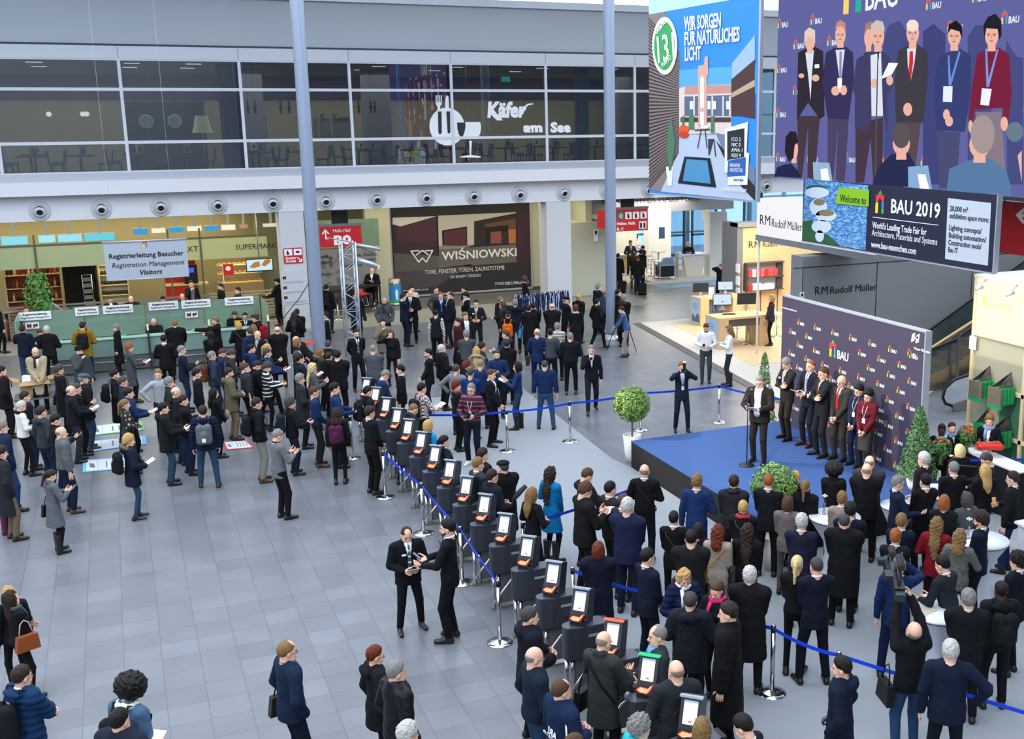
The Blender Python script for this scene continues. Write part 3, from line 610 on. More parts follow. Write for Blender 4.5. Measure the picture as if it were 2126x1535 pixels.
mb=MB();pn.rect(mb,a0,a1,b0,b1,.0,.03);mb.build('shelf_recess',mat('recess_white','#b9b7b3',.6),bk,w=True)
mb=MB();pn.rect(mb,a0-.03,a1+.03,b0-.03,b0,0,.26);pn.rect(mb,a0-.03,a1+.03,(b0+b1)/2-.04,(b0+b1)/2+.01,0,.26);pn.rect(mb,a0-.03,a1+.03,b1,b1+.04,0,.26);pn.rect(mb,a0-.05,a0,b0,b1,0,.26);pn.rect(mb,a1-.22,a1+.05,b0,b1,0,.12);mb.build('shelf',mat('shelf_dark','#4c4644',.5),bk,w=True)
mb=MB()
for x in (21.36+.2,22.2,22.95,23.7):mb.box(x-.01,x+.01,36.47,36.5,.02,b0-.05)
mb.build('door_gap',mat('gap_dark','#5d4b36',.6),bk,w=True)
rng=random.Random(3)
ye=36.5-.03
for row,(cols,hgt) in enumerate(((['#e8434a','#d9cfd4','#d43a3c','#e26a6c','#c9302e','#e0504e'],.30),(['#cf2e33','#f1f1f3','#dfe3ea','#bfc6d2','#f4f4f6','#cfd5de','#e8eaee'],.26))):
    x=a0+.05;z0=(b0+b1)/2+.01 if row==0 else b0
    i=0
    while x<a1-.4:
        w_=.15+rng.random()*.07;c=cols[i%len(cols)]
        bb=tag(MB().box(0,w_-.012,0,.13,0,hgt*(.8+.2*rng.random())).build('book',mat('book_'+c[1:],c,.5),None,(21.36+x,36.27,z0)),('red book standing on the upper shelf of the oak book wall' if row==0 else 'pale book standing on the lower shelf of the oak book wall'),'book','books on the upper shelf of the oak wall' if row==0 else 'books on the lower shelf of the oak wall')
        x+=w_;i+=1
def desk(x0,y0,x1,y1,lab):
    t=thing('info_desk',lab,'desk',((x0+x1)/2,(y0+y1)/2,0))
    MB().box(x0,x1,y0,y1,.97,1.04).build('worktop',M_WOOD,t,w=True)
    MB().box(x0,x0+.35,y0,y1,.02,.97).build('end_panel',M_WOOD,t,w=True)
    MB().box(x1-.4,x1,y0,y1,.02,.97).build('end_panel',M_WOOD,t,w=True)
    MB().box(x0+.35,x1-.4,y0+.06,y0+.1,.72,.97).build('modesty_rail',mat('rail_dark','#5a5654',.5),t,w=True)
    MB().box(x0-.015,x0,y0+.12,y1-.12,.08,.95).build('lit_poster',emis('desk_poster','#a9c6e6',.8),t,w=True)
    pn=Panel((x0-.016,y1-.12,.08),(0,-1,0),(0,0,1));mb=MB()
    for k in range(4):pn.rect(mb,.1,.5,.72-k*.06,.735-k*.06,0,.003)
    pn.poly(mb,[(.05,.05),(.6,.05),(.6,.28),(.45,.4),(.3,.2),(.05,.34)],0,.003);mb.build('poster_print',mat('poster_ink','#5a6c86',.5),t,w=True)
    return t
def monitor(x,y,z,rz,lab,w=.58,h=.34,back=False):
    t=thing('computer_monitor',lab,'monitor',(x,y,z),rz)
    M=Matrix.Rotation(radians(-8),4,'X')
    MB().box(-w/2,w/2,-.02,.02,.14,.14+h,M=M).build('housing',M_DARK if back else M_BLACK,t)
    MB().box(-w/2+.02,w/2-.02,-.024,-.02,.17,.12+h,M=M).build('display',emis('monitor_white','#d9ecff',1.0),t)
    MB().box(-.05,.05,.01,.04,.0,.3).box(-.12,.12,-.08,.08,0,.015).build('stand',mat('stand_grey','#b9b4b0',.4,.3),t)
    return t
def keyboard(x,y,z,rz,lab):
    t=thing('keyboard',lab,'keyboard',(x,y,z),rz);MB().box(-.22,.22,-.07,.07,0,.02).build('case',M_BLACK,t)
    mb=MB()
    for i in range(12):
        for j in range(4):mb.box(-.2+i*.034,-.172+i*.034,-.058+j*.03,-.034+j*.03,.02,.028)
    mb.build('keys',M_DARK,t)
def stool(x,y,rz,lab,z=0.01,tall=.78,grp='white bar stools at the oak desks',seatc='#ebe8e4'):
    t=thing('bar_stool',lab,'bar stool',(x,y,z),rz,grp)
    MB().lathe([(.0,.0),(.21,0),(.21,.012),(.03,.03),(.022,.06),(.022,tall-.04),(.0,tall-.04)],seg=20).build('base',M_STEEL,t)
    MB().prism([(-.2,-.17,tall),(.2,-.17,tall),(.22,.10,tall),(.16,.2,tall+.02),(-.16,.2,tall+.02),(-.22,.10,tall)],(0,0,.05)).prism([(-.18,.17,tall+.02),(.18,.17,tall+.02),(.17,.22,tall+.2),(-.17,.22,tall+.2)],(0,.03,0)).build('seat',mat('stool_seat_'+seatc[1:],seatc,.4),t)
    MB().tube([(-.16,-.02,tall),(-.17,-.1,tall-.32),(-.15,-.18,tall-.42),(.15,-.18,tall-.42),(.17,-.1,tall-.32),(.16,-.02,tall)],.011,8).build('footrest',M_STEEL,t)
    return t
d1=(19.1,35.7,21.05,36.9);d2=(17.65,31.55,19.75,32.85)
desk(19.1,35.55,20.85,36.35,'oak information desk further back, by the grey-sided book wall')
desk(17.65,31.55,19.6,32.5,'oak information desk in front, behind the two people in white')
def at(px,py,z):p=onZ(px,py,z);return p.x,p.y
x,y=at(1454,614,1.04);monitor(x,y,1.04,radians(165),'monitor seen from behind on the far oak desk',back=True)
x,y=at(1506,611,1.04);monitor(x,y,1.04,radians(-20),'monitor with lit page on the far oak desk')
x,y=at(1500,643,1.04);monitor(x,y,1.04,radians(-20),'monitor with lit page on the near oak desk',w=.66,h=.40)
x,y=at(1549,640,1.04);monitor(x,y,1.04,radians(165),'monitor seen from behind on the near oak desk',w=.66,h=.4,back=True)
x,y=at(1497,616,1.04);keyboard(x,y,1.04,-.3,'black keyboard below the lit monitor on the far oak desk')
x,y=at(1513,653,1.04);keyboard(x,y,1.04,-.3,'black keyboard below the lit monitor on the near oak desk')
x,y=at(1477,613,1.04);tag(MB().prism([(-.1,0,0),(.1,0,0),(.1,.06,.28),(-.1,.06,.28)],(0,.008,0)).build('brochure_stand',M_PAPER,None,(x,y,1.04),-.4),'white leaflet stand between the monitors of the far oak desk','leaflet stand')
for (px,py,rz,lab) in ((1458,672,.3,'white bar stool under the far oak desk, left one'),(1478,668,2.6,'white bar stool under the far oak desk, right one'),(1507,712,.3,'white bar stool behind the near oak desk, beside the person in white'),(1530,706,2.7,'white bar stool under the middle of the near oak desk'),(1553,716,1.2,'white bar stool at the open right side of the near oak desk'),(1612,700,.4,'white bar stool behind the person at the logo wall')):
    x,y=at(px,py,0);stool(x,y,rz,lab)
for k,(px,py) in enumerate(((1532,557),(1532,583),(1532,607))):
    q=onX(px,py,21.1);tag(MB().box(21.07,21.11,q.y-.12,q.y+.12,q.z-.16,q.z+.16).build('wall_notice',M_PAPER),('topmost','middle','lowest')[k]+' of three small white notices on the grey side of the book wall','notice')
x,y=at(1660,650,1.5);q=onY(1664.5,613,26.97);nb=tag(MB().box(q.x-.07,q.x+.07,26.95,26.97,q.z-.09,q.z+.09).build('camera_notice',M_PAPER),'small white notice at the left edge of the grey lettered wall','notice')
MB().box(q.x-.03,q.x+.03,26.94,26.95,q.z-.03,q.z+.05).build('print',M_TXTK,nb,w=True)
# trolley of the bald photographer
x,y=at(1525,612,0);t=thing('hand_trolley','black hand trolley leaning by the grey side of the book wall','trolley',(x,y,0))
MB().tube([(-.2,0,.1),(-.2,.1,1.25),(-.12,.12,1.35),(.12,.12,1.35),(.2,.1,1.25),(.2,0,.1)],.02,8).tube([(-.2,.05,.6),(.2,.05,.6)],.015,8).tube([(-.2,.08,.95),(.2,.08,.95)],.015,8).build('frame',M_BLACK,t)
MB().box(-.25,.25,-.3,0,.04,.1).tube([(-.25,.06,.1),(-.2,.06,.1)],.1,14).tube([(.2,.06,.1),(.25,.06,.1)],.1,14).build('toe_plate',M_BLACK,t)
# ---- escalators and stair
es=thing('escalator','escalator with glass balustrade rising to the right behind the logo wall','escalator',(20,24,0))
def rise(x,x0=20.4,s=.52):return max(0,(x-x0)*s)
mb=MB()
for k in range(24):
    x=18.0+k*.4;z=rise(x)+.02
    mb.box(x,x+.4,24.15,25.2,z-.5 if z>.5 else 0,z+.02)
mb.build('steps',mat('escalator_step','#3c3d40',.5,.3),es,w=True)
for y0,nm in ((24.0,'near'),(25.25,'far')):
    top=[(18.0,.45),(20.2,.50),(21.2,.80),(30,5.3)];bot=[(30,3.8),(21.4,-.0),(18,0)]
    MB().prism([(x,y0,z) for x,z in (top+bot)][::-1],(0,.06,0)).build('skirt',M_BSTEEL,es,w=True)
    MB().prism([(x,y0+.03,z) for x,z in ((18,.45),(20.2,.5),(21.2,.8),(30,5.3),(30,6.2),(20.9,1.35),(20.2,1.2),(18,1.15))][::-1],(0,.012,0)).build('glass_balustrade',glass_mat('balustrade_glass','#b9cdd2',.06,opac=.12),es,w=True)
    MB().tube([(17.6,y0+.03,1.05),(18,y0+.03,1.17),(20.2,y0+.03,1.22),(20.9,y0+.03,1.38),(30,y0+.03,6.24)],.045,8).build('handrail',M_BLACK,es,w=True)
es2=thing('escalator','near escalator end with black handrail loop beside the stand with green bags','escalator',(20,21.9,0))
MB().tube([(24,22,2.9),(21,22,1.3),(20.2,22,.98),(19.6,22,.93),(19.2,22,.85),(18.92,22,.66),(18.86,22,.42),(18.96,22,.25),(19.2,22,.16),(19.35,22,.14)],.04,8).build('handrail',M_BLACK,es2,w=True)
MB().prism([(19.25,21.95,0),(19.15,21.95,.2),(19.6,21.95,.28),(20.4,21.95,.35),(24,21.95,2.3),(24,21.95,0)][::-1],(0,.12,0)).build('skirt',M_BSTEEL,es2,w=True)
MB().prism([(19.2,22,.2),(18.95,22,.3),(18.9,22,.6),(19.2,22,.82),(20.2,22,.95),(24,22,2.88),(24,22,2.3),(20.4,22,.35)][::-1],(0,.012,0)).build('glass_balustrade',glass_mat('balustrade_glass2','#b9cdd2',.06,opac=.08),es2,w=True)
# stair with yellow risers between them
sr=thing('stair','short stair with yellow risers between the two escalators','stairs',(21,23.1,0))
for k in range(9):
    MB().box(20.45+k*.42,21+k*.42+3,22.35,23.75,k*.17,k*.17+.17).build('step',mat('stair_grey','#8a8784',.6),sr,w=True)
    MB().box(20.44+k*.42,20.45+k*.42,22.4,23.7,k*.17+.01,k*.17+.16).build('yellow_riser',mat('riser_yellow','#e9b624',.5),sr,w=True)
hr=thing('handrail','tan handrail on grey posts beside the stair with yellow risers','handrail',(20.5,23.85,0))
MB().tube([(18.9,23.85,1.28),(20.0,23.85,1.3),(24.8,23.85,3.45)],.04,10).build('rail',mat('tan_rail','#bfa06c',.4),hr,w=True)
for x in (19.2,20.9,22.8):
    MB().box(x-.03,x+.03,23.82,23.88,0,1.26 if x<20 else 1.3+(x-20)*.448-.03).build('post',mat('post_grey','#6b6d70',.5,.4),hr,w=True)
# ---- Heinze stand
hz=thing('exhibit_rack','pale timber rack wall lettered Heinze with mesh panels','stand',(16.2,17,0))
HX=16.2
timber=mat('pale_timber','#e3cda6',.5,noise=.06,nscale=3)
mb=MB()
for y in (18.08,16.55):mb.box(HX,HX+.08,y-.04,y+.04,0,4.2)
for z in (3.0,1.95,1.0,.1):mb.box(HX,HX+.08,15.4,18.04,z-.04,z+.04)
mb.box(HX,HX+.08,15.3,15.4,0,4.2)
mb.build('frame',timber,hz,w=True)
MB().box(HX+.02,HX+.06,15.4,18.04,3.04,4.16).build('lit_panel',emis('warm_panel','#fff6de',1.15),hz,w=True)
MB().box(HX-.02,HX+1.8,15.2,18.12,4.18,4.24).build('roof_edge',mat('roof_white','#d9dadb',.5),hz,w=True)
MB().box(HX+.05,HX+.07,15.4,18.04,.14,2.96).build('mesh_panel',mat('mesh_beige','#a9a692',.6,noise=.15,nscale=60),hz,w=True)
MB().box(HX+.045,HX+.05,15.5,17.2,.2,1.9).build('green_panel',mat('green_fabric','#3f6f58',.7),hz,w=True)
pn=Panel((HX+.02,18.04,0),(0,-1,0),(0,0,1))
u,v=pn.loc(onX(1860+752/3.838,560+300/3.838,HX+.02));pn.text('Heinze',u,v,.26,mat('pale_green_print','#b7c77a',.5),.01,hz,width=.62)
mb=MB();pn.poly(mb,[(u-.2,v+.02),(u-.14,v+.02),(u-.14,v+.14),(u-.08,v+.14),(u-.17,v+.24),(u-.26,v+.14),(u-.2,v+.14)],.01);pn.poly(mb,[(u-.1,v+.2),(u-.06,v+.2),(u-.06,v+.04),(u-.01,v+.06),(u-.08,v-.05),(u-.15,v+.05),(u-.1,v+.05)],.012);mb.build('arrow_emblem',mat('pale_green_print','#b7c77a',.5),hz,w=True)
for k,yy in enumerate((17.78,16.9)):
    MB().lathe([(.02,-.02),(.09,.12),(.0,.13)],c=(HX-.25,yy,3.98),axis=(.8,0,.6),seg=14).tube([(HX-.2,yy,4.05),(HX,yy,4.16)],.015).build('spot_lamp',M_ALU,hz,w=True)
light('rack_lamp','AREA',(HX-.8,16.9,4.4),40,(1,.9,.72),1.5,1,target=(HX,16.9,2.6))
en=onX(2020,712,HX-.01);MB().box(HX-.02,HX-.005,en.y-.1,en.y+.1,en.z-.14,en.z+.14).build('emblem_notice',M_PAPER,hz,w=True)
# hanging carrier bags
mgreen=mat('bag_green','#16a35c',.5);mtaupe=mat('bag_taupe','#7d6a60',.5);mgreen2=mat('bag_green_dark','#0f7f47',.5)
def hang_bags(px,py,n,front,lab,grp,letters=None):
    q=onX(px,py,HX-.03)
    for k in range(n):
        y=q.y;z=q.z
        t=thing('carrier_bag',lab if k==0 else 'green carrier bag hanging behind the front one '+grp.replace(' of the rack',''),'carrier bag',(HX-.03-.0,y,z),0,'green carrier bags hanging '+grp)
        w_=.36;h_=.34
        x0=-(n-k)*.052-.02
        mb=MB().box(x0,x0+.045,-w_+k*.004,k*.004,-h_-.28,-.28)
        mb.build('sack',(mtaupe if (front and k==0) else (mgreen if k%2==0 else mgreen2)),t)
        if k==0 and front:MB().box(x0+.002,x0+.052,-w_-.005,.005,-h_-.36,-h_-.28).build('green_foot',mgreen,t)
        MB().tube([(x0+.02,-.08,-.28),(-.02,-w_/2,.0),(x0+.02,-w_+.08,-.28)],.012,6).build('handle',mat('handle_dark','#4a423e',.6),t)
        if k==0 and letters:
            pz=Panel((HX-.03+x0,y,z),(0,-1,0),(0,0,1))
            for i,s_ in enumerate(letters):pz.text(s_,.1,-.47-i*.06,.07 if len(letters)==1 else .045,(mgreen if front else M_TXTW),.004,t)
hang_bags(2044,757,7,True,'taupe and green carrier bag at the front of the upper left bag row','in the upper left row of the rack',['Heinze'])
hang_bags(2088,770,8,True,'taupe and green carrier bag at the front of the upper right bag row','in the upper right row of the rack',['Heinze'])
hang_bags(2040,846,4,False,'green carrier bag with small white print left of the person with the cushion','in the lower left row of the rack',['Alle Infos zu','Ihrem Vorteil'])
hang_bags(2082,860,8,False,'green carrier bag right behind the person with the cushion','in the lower right row of the rack')
# ================================================================ PEOPLE: surfaces grown from smooth distance fields
def _caps(X,Y,Z,a,b,ra,rb,fl=1.0):
    """distance to a tapered capsule a-b, flattened by fl along y"""
    ax,ay,az=a;bx,by,bz=b
    Yq=(Y-(ay+by)/2)/fl+(ay+by)/2 if fl!=1.0 else Y
    if fl!=1.0:m=(ay+by)/2;ay=(ay-m)/fl+m;by=(by-m)/fl+m
    dx,dy,dz=bx-ax,by-ay,bz-az;L=dx*dx+dy*dy+dz*dz+1e-9
    t=((X-ax)*dx+(Yq-ay)*dy+(Z-az)*dz)/L;np.clip(t,0,1,out=t)
    d=np.sqrt((X-ax-t*dx)**2+(Yq-ay-t*dy)**2+(Z-az-t*dz)**2)-(ra+t*(rb-ra))
    return d*(1 if fl>=1 else (.5+.5*fl))
def _ell(X,Y,Z,c,r):
    k=np.sqrt(((X-c[0])/r[0])**2+((Y-c[1])/r[1])**2+((Z-c[2])/r[2])**2)
    return (k-1)*min(r)
def smin(a,b,k):
    h=np.clip(.5+.5*(b-a)/k,0,1);return b+(a-b)*h-k*h*(1-h)
def smax(a,b,k):return -smin(-a,-b,k)
class Field:
    def __init__(self,lo,hi,vox):
        self.ax=[np.arange(l,h+vox,vox,dtype=np.float32) for l,h in zip(lo,hi)]
        self.lo=np.array(lo);self.v=vox
        self.F=np.full([len(a) for a in self.ax],.2,np.float32)
    def block(self,lo,hi,m=.06):
        s=[]
        for i in range(3):
            a=max(0,int((lo[i]-m-self.lo[i])/self.v));b=min(len(self.ax[i]),int((hi[i]+m-self.lo[i])/self.v)+2)
            s.append(slice(a,max(a,b)))
        X,Y,Z=np.meshgrid(*[self.ax[i][s[i]] for i in range(3)],indexing='ij');return tuple(s),X,Y,Z
    def cap(self,a,b,ra,rb=None,fl=1.0,k=.025,op='add'):
        rb=ra if rb is None else rb;r=max(ra,rb)
        s,X,Y,Z=self.block([min(p,q)-r for p,q in zip(a,b)],[max(p,q)+r for p,q in zip(a,b)])
        if X.size==0:return self
        return self._put(s,_caps(X,Y,Z,a,b,ra,rb,fl),k,op)
    def ell(self,c,r,k=.02,op='add'):
        s,X,Y,Z=self.block([c[i]-r[i] for i in range(3)],[c[i]+r[i] for i in range(3)])
        if X.size==0:return self
        return self._put(s,_ell(X,Y,Z,c,r),k,op)
    def _put(self,s,d,k,op):
        if op=='add':self.F[s]=smin(self.F[s],d,k)
        else:self.F[s]=smax(self.F[s],-d,k)
        return self
    def grid(self):return np.meshgrid(*self.ax,indexing='ij')
    def mesh(self):
        F=self.F.copy();F[0]=F[-1]=.05;F[:,0]=F[:,-1]=.05;F[:,:,0]=F[:,:,-1]=.05
        n=F.shape;ins=F<0
        corners=[(i,j,k) for i in (0,1) for j in (0,1) for k in (0,1)]
        sub=lambda A,c:A[c[0]:n[0]-1+c[0],c[1]:n[1]-1+c[1],c[2]:n[2]-1+c[2]]
        cnt=sum(sub(ins,c).astype(np.int8) for c in corners)
        act=(cnt>0) & (cnt<8);idx=-np.ones(act.shape,np.int64);ii=np.nonzero(act);N=len(ii[0])
        if N==0:return np.zeros((0,3)),np.zeros((0,4),int)
        idx[ii]=np.arange(N)
        P=np.zeros((N,3));W=np.zeros(N)
        val={c:F[ii[0]+c[0],ii[1]+c[1],ii[2]+c[2]] for c in corners}
        for c in corners:
            for ax in range(3):
                if c[ax]==0:
                    d=list(c);d[ax]=1;d=tuple(d);va,vb=val[c],val[d]
                    m=(va<0)!=(vb<0);t=np.where(m,va/np.where(m,va-vb,1),0)
                    q=np.array(c,float)[None].repeat(N,0);q[:,ax]+=t;P+=q*m[:,None];W+=m
        P/=W[:,None];V=(np.stack(ii,1)+P)*self.v+self.lo
        faces=[]
        for ax in range(3):
            s0=[slice(None)]*3;s1=[slice(None)]*3;s0[ax]=slice(0,n[ax]-1);s1[ax]=slice(1,n[ax])
            A=ins[tuple(s0)];B=ins[tuple(s1)]
            e=np.nonzero(A!=B);fwd_=A[e]
            b,c=(ax+1)%3,(ax+2)%3
            g=np.stack(e,1);ok=(g[:,b]>0) & (g[:,c]>0) & (g[:,b]<n[b]-1) & (g[:,c]<n[c]-1);g=g[ok];fwd_=fwd_[ok]
            q=[]
            for ob,oc in ((0,0),(-1,0),(-1,-1),(0,-1)):
                h=g.copy();h[:,b]+=ob;h[:,c]+=oc;q.append(idx[h[:,0],h[:,1],h[:,2]])
            q=np.stack(q,1);q[fwd_]=q[fwd_];q[~fwd_]=q[~fwd_][:,::-1];faces.append(q)
        return V,np.concatenate(faces)
def np_mesh(name,V,Q,mats,mi=None):
    me=bpy.data.meshes.new(name);nv,nf=len(V),len(Q)
    me.vertices.add(nv);me.vertices.foreach_set('co',np.ascontiguousarray(V,np.float32).ravel())
    me.loops.add(nf*4);me.loops.foreach_set('vertex_index',np.ascontiguousarray(Q,np.int32).ravel())
    me.polygons.add(nf);me.polygons.foreach_set('loop_start',np.arange(0,nf*4,4,dtype=np.int32))
    me.polygons.foreach_set('loop_total',np.full(nf,4,np.int32))
    for m in mats:me.materials.append(m)
    if mi is not None:me.polygons.foreach_set('material_index',np.asarray(mi,np.int32))
    me.polygons.foreach_set('use_smooth',np.ones(nf,bool));me.update(calc_edges=True)
    return me
def link(name,me,parent=None):
    o=bpy.data.objects.new(name,me);COL.objects.link(o)
    if parent is not None:o.parent=parent
    return o
# ---- head (pivot = base of the neck) and hands, grown once at fine and coarse size
def make_head(vox,fem=False,fat=0.0):
    f=Field((-.13,-.14,-.10),(.13,.15,.28),vox);k=.02;w=.93 if fem else 1.0
    f.ell((0,-.005,.155),(.078*w,.098,.095));f.ell((0,.032,.105),((.062+fat)*w,.062,.088),k)
    f.cap((-.03*w,.045,.048),(.03*w,.045,.048),.034+fat,k=k);f.cap((0,.062,.034),(0,.07,.034),.02+fat*.5,k=k)
    f.cap((0,-.02,-.09),(0,-.008,.06),.060*(w-.02)+fat,.054*w+fat,k=.03)
    f.cap((-.034,.079,.142),(.034,.079,.142),.013,k=.012)
    for s in (-1,1):
        f.ell((s*.031,.103,.122),(.018,.016,.014),.012,'sub');f.ell((s*.031,.083,.121),(.015,.014,.012),.006)
        f.ell((s*.076*w,-.008,.115),(.012,.020,.032),.010);f.ell((s*.04,.062,.088),(.024,.024,.022),.02)
    f.cap((0,.092,.132),(0,.112,.095),.008,.0135,k=.010);f.cap((-.011,.102,.090),(.011,.102,.090),.008,k=.008)
    f.cap((-.02,.090,.062),(.02,.090,.062),.0085,k=.006)
    V,Q=f.mesh();c=V[Q].mean(1);mi=np.zeros(len(Q),int)
    for s in (-1,1):
        e=(np.abs(c[:,0]-s*.031)<.0125) & (np.abs(c[:,2]-.121)<.0065) & (c[:,1]>.07);mi[e]=1
        e=(np.abs(c[:,0]-s*.032)<.02) & (np.abs(c[:,2]-.146)<.006) & (c[:,1]>.07);mi[e]=1 if not fem else 0
    mi[(np.abs(c[:,0])<.023) & (np.abs(c[:,2]-.0615)<.006) & (c[:,1]>.088)]=2
    return V,Q,mi
def make_hand(vox,curl):
    """right hand, wrist at origin, fingers along +y, palm facing -z, thumb towards -x"""
    f=Field((-.10,-.05,-.13),(.08,.22,.06),vox)
    f.cap((0,-.04,0),(0,.01,0),.026,.024,fl=1,k=.015)
    for i,x in enumerate((-.030,-.010,.010,.029)):
        f.cap((x*.5,.01,0),(x,.088,.0),.015,.0125,k=.014)
    for i,(x,L) in enumerate(((-.031,.074),(-.0105,.083),(.0105,.076),(.031,.060))):
        p=np.array((x,.090,.0));a=.12+curl*.35
        for j,(l,r0,r1) in enumerate(((.45,.0098,.0088),(.30,.0088,.0080),(.25,.0080,.0068))):
            q=p+L*l*np.array((x*.6,cos(a),-sin(a)));f.cap(tuple(p),tuple(q),r0,r1,k=.003);p=q;a+=curl*(.75+.1*i)
    p=np.array((-.022,.022,-.006));a=.9
    for (l,r0,r1,da) in ((.042,.0145,.0115,0),(.034,.0112,.0100,.35),(.026,.0100,.0078,.3)):
        q=p+l*np.array((-sin(a)*.8,cos(a)*.9+.15,-.35-curl*.25));f.cap(tuple(p),tuple(q),r0,r1,k=.006);p=q;a-=da*(1+curl)
    V,Q=f.mesh();return V,Q
HEADS,HANDS,HAIRS={},{},{}
def head_for(vox,fem,fat):
    k=(vox,fem,fat)
    if k not in HEADS:HEADS[k]=make_head(vox,fem,fat)
    return HEADS[k]
def hand_for(vox,curl):
    k=(vox,curl)
    if k not in HANDS:HANDS[k]=make_hand(vox,curl)
    return HANDS[k]
def make_hair(style,vox,fem):
    w=.93 if fem else 1.0
    lo=(-.20,-.24,-.42) if style in ('long','vlong') else (-.2,-.22,-.22)
    f=Field(lo,(.20,.2,.36),vox);X,Y,Z=f.grid()
    def plane(F,zc=.127,sl=.74):
        d=(Z-zc-sl*Y)/1.3;d=np.where(Y<-.02,d+.018*np.clip(-(Y+.02)*25,0,1),d)
        return np.maximum(F+np.clip(.009-d*.28,0,.009),-d)
    sk=lambda g,gz=0:_ell(X,Y,Z,(0,-.008,.158+gz/2),(.078*w+g,.098+g,.095+g+gz))
    ripple=lambda a,s:a*np.sin(X*s+3*np.sin(Z*s*.5))*np.sin(Y*s*1.1+1)*np.sin(Z*s*.9+2)
    if style=='short':F=plane(sk(.008,.007)+ripple(.004,85))
    elif style=='shaved':F=plane(sk(.004),.13)
    elif style=='full':F=plane(sk(.014,.012)+ripple(.007,80),.115)
    elif style=='side':      # parted, swept hair
        F=plane(smin(sk(.012,.006),_ell(X,Y,Z,(.02,.05,.225),(.06,.055,.032)),.02)+ripple(.003,95))
    elif style=='bald':F=np.maximum(plane(sk(.003)),(Z-.145+.25*Y))
    elif style=='thin':F=np.maximum(plane(sk(.009)),-(_ell(X,Y,Z,(0,.075,.235),(.060,.085,.060))))
    elif style=='curly':F=plane(sk(.022,.012)+ripple(.014,75),.105)
    elif style=='afro':F=plane(_ell(X,Y,Z,(0,-.02,.19),(.165,.165,.150))+ripple(.014,60),.02,.75)
    elif style in ('bob','long','vlong','wavy'):
        F=smin(sk(.016,.006),_ell(X,Y,Z,(0,-.02,.10),(.098,.098,.135)),.03)
        if style!='bob':
            e={'long':-.20,'wavy':-.08,'vlong':-.36}[style]
            F=smin(F,_caps(X,Y,Z,(0,-.06,.10),(0,-.095,e*.5),.086,.078,.55),.03);F=smin(F,_caps(X,Y,Z,(0,-.085,e*.4),(.015,-.10,e),.082,.045,.5),.03)
            F=F+(ripple(.013,50) if style!='long' else ripple(.006,60))+.003*np.sin(X*260+2*np.sin(Z*20))
        else:F=F+ripple(.004,80)
        F=np.maximum(F,-np.maximum(np.maximum(-(Y-.028),Z-.200+.25*(Y-.09)),np.abs(X)-.066))   # face opening
        F=np.maximum(F,-(Z-.015) if style=='bob' else -(Z+.5));F=np.maximum(F,(Y-.105))
    elif style=='pony':
        F=plane(sk(.010));F=smin(F,_caps(X,Y,Z,(0,-.105,.175),(0,-.125,.13),.030,.022,1),.015)
        F=smin(F,_caps(X,Y,Z,(0,-.130,.14),(0,-.125,-.10),.030,.018,1)+ripple(.005,70),.015)
    elif style=='bun':F=smin(plane(sk(.010)),_ell(X,Y,Z,(0,-.115,.185),(.042,.036,.042)),.012)
    elif style=='updo':F=smin(plane(sk(.022,.015)+ripple(.006,70)),_ell(X,Y,Z,(0,-.08,.10),(.05,.045,.05)),.02)
    elif style=='beard':
        F=np.maximum(_ell(X,Y,Z,(0,.040,.068),(.066,.066,.072)),Z-.088-.35*(.04-Y));F=np.maximum(F,-(Y-.012))
        F=np.maximum(F,-(_caps(X,Y,Z,(-.02,.112,.063),(.02,.112,.063),.012,.012)))+ripple(.003,120)
    elif style=='flatcap':
        F=smin(_ell(X,Y,Z,(0,.005,.215),(.105,.125,.052)),_ell(X,Y,Z,(0,.105,.190),(.07,.05,.018)),.02)
    elif style=='beanie':F=np.maximum(sk(.020,.006),-(Z-.135-.35*Y)/1.05)
    elif style=='hairnet':F=plane(sk(.012))
    f.F=F.astype(np.float32);return f.mesh()
def hair_for(style,vox,fem):
    k=(style,vox,fem)
    if k not in HAIRS:HAIRS[k]=make_hair(style,vox,fem)
    return HAIRS[k]
# ---- poses: right wrist target (x, y, z), palm direction hint and finger curl; mirrored for the left
ARM={
    'd':((.25,.02,.86),'in',.45),'f':((.06,.19,.93),'in',.7),'p':((.13,.33,1.14),'up',.7),'q':((.10,.27,1.22),'up',.9),
    'c':((-.09,.215,1.15),'in',.6),'k':((.21,.07,.93),None,.5),'b':((.06,-.17,.96),'in',.5),'e':((.115,.09,1.52),'in',.9),
    'n':((.07,.19,1.42),'in',.9),'m':((.085,.26,1.555),'in',.9),'u':((.06,.30,1.98),'in',.8),'r':((.22,.55,1.38),'down',.5),
    'l':((.22,.42,1.02),'down',.3),'h':((.27,.05,1.02),None,.5),'w':((.12,.22,1.10),'in',.8),'s':((.17,.10,1.28),'in',.9),'o':((.16,.36,1.20),'up',.6)}
def ik(a,b,l1,l2,hint):
    a,b=np.array(a,float),np.array(b,float);d=b-a;L=np.linalg.norm(d)
    if L>(l1+l2)*.995:b=a+d/L*(l1+l2)*.995;d=b-a;L=np.linalg.norm(d)
    t=(l1*l1-l2*l2+L*L)/(2*L);h=math.sqrt(max(0,l1*l1-t*t));u=d/L
    v=np.array(hint,float)-u*np.dot(hint,u);v/=(np.linalg.norm(v)+1e-9)
    return a+u*t+v*h,b
CLOTH={}
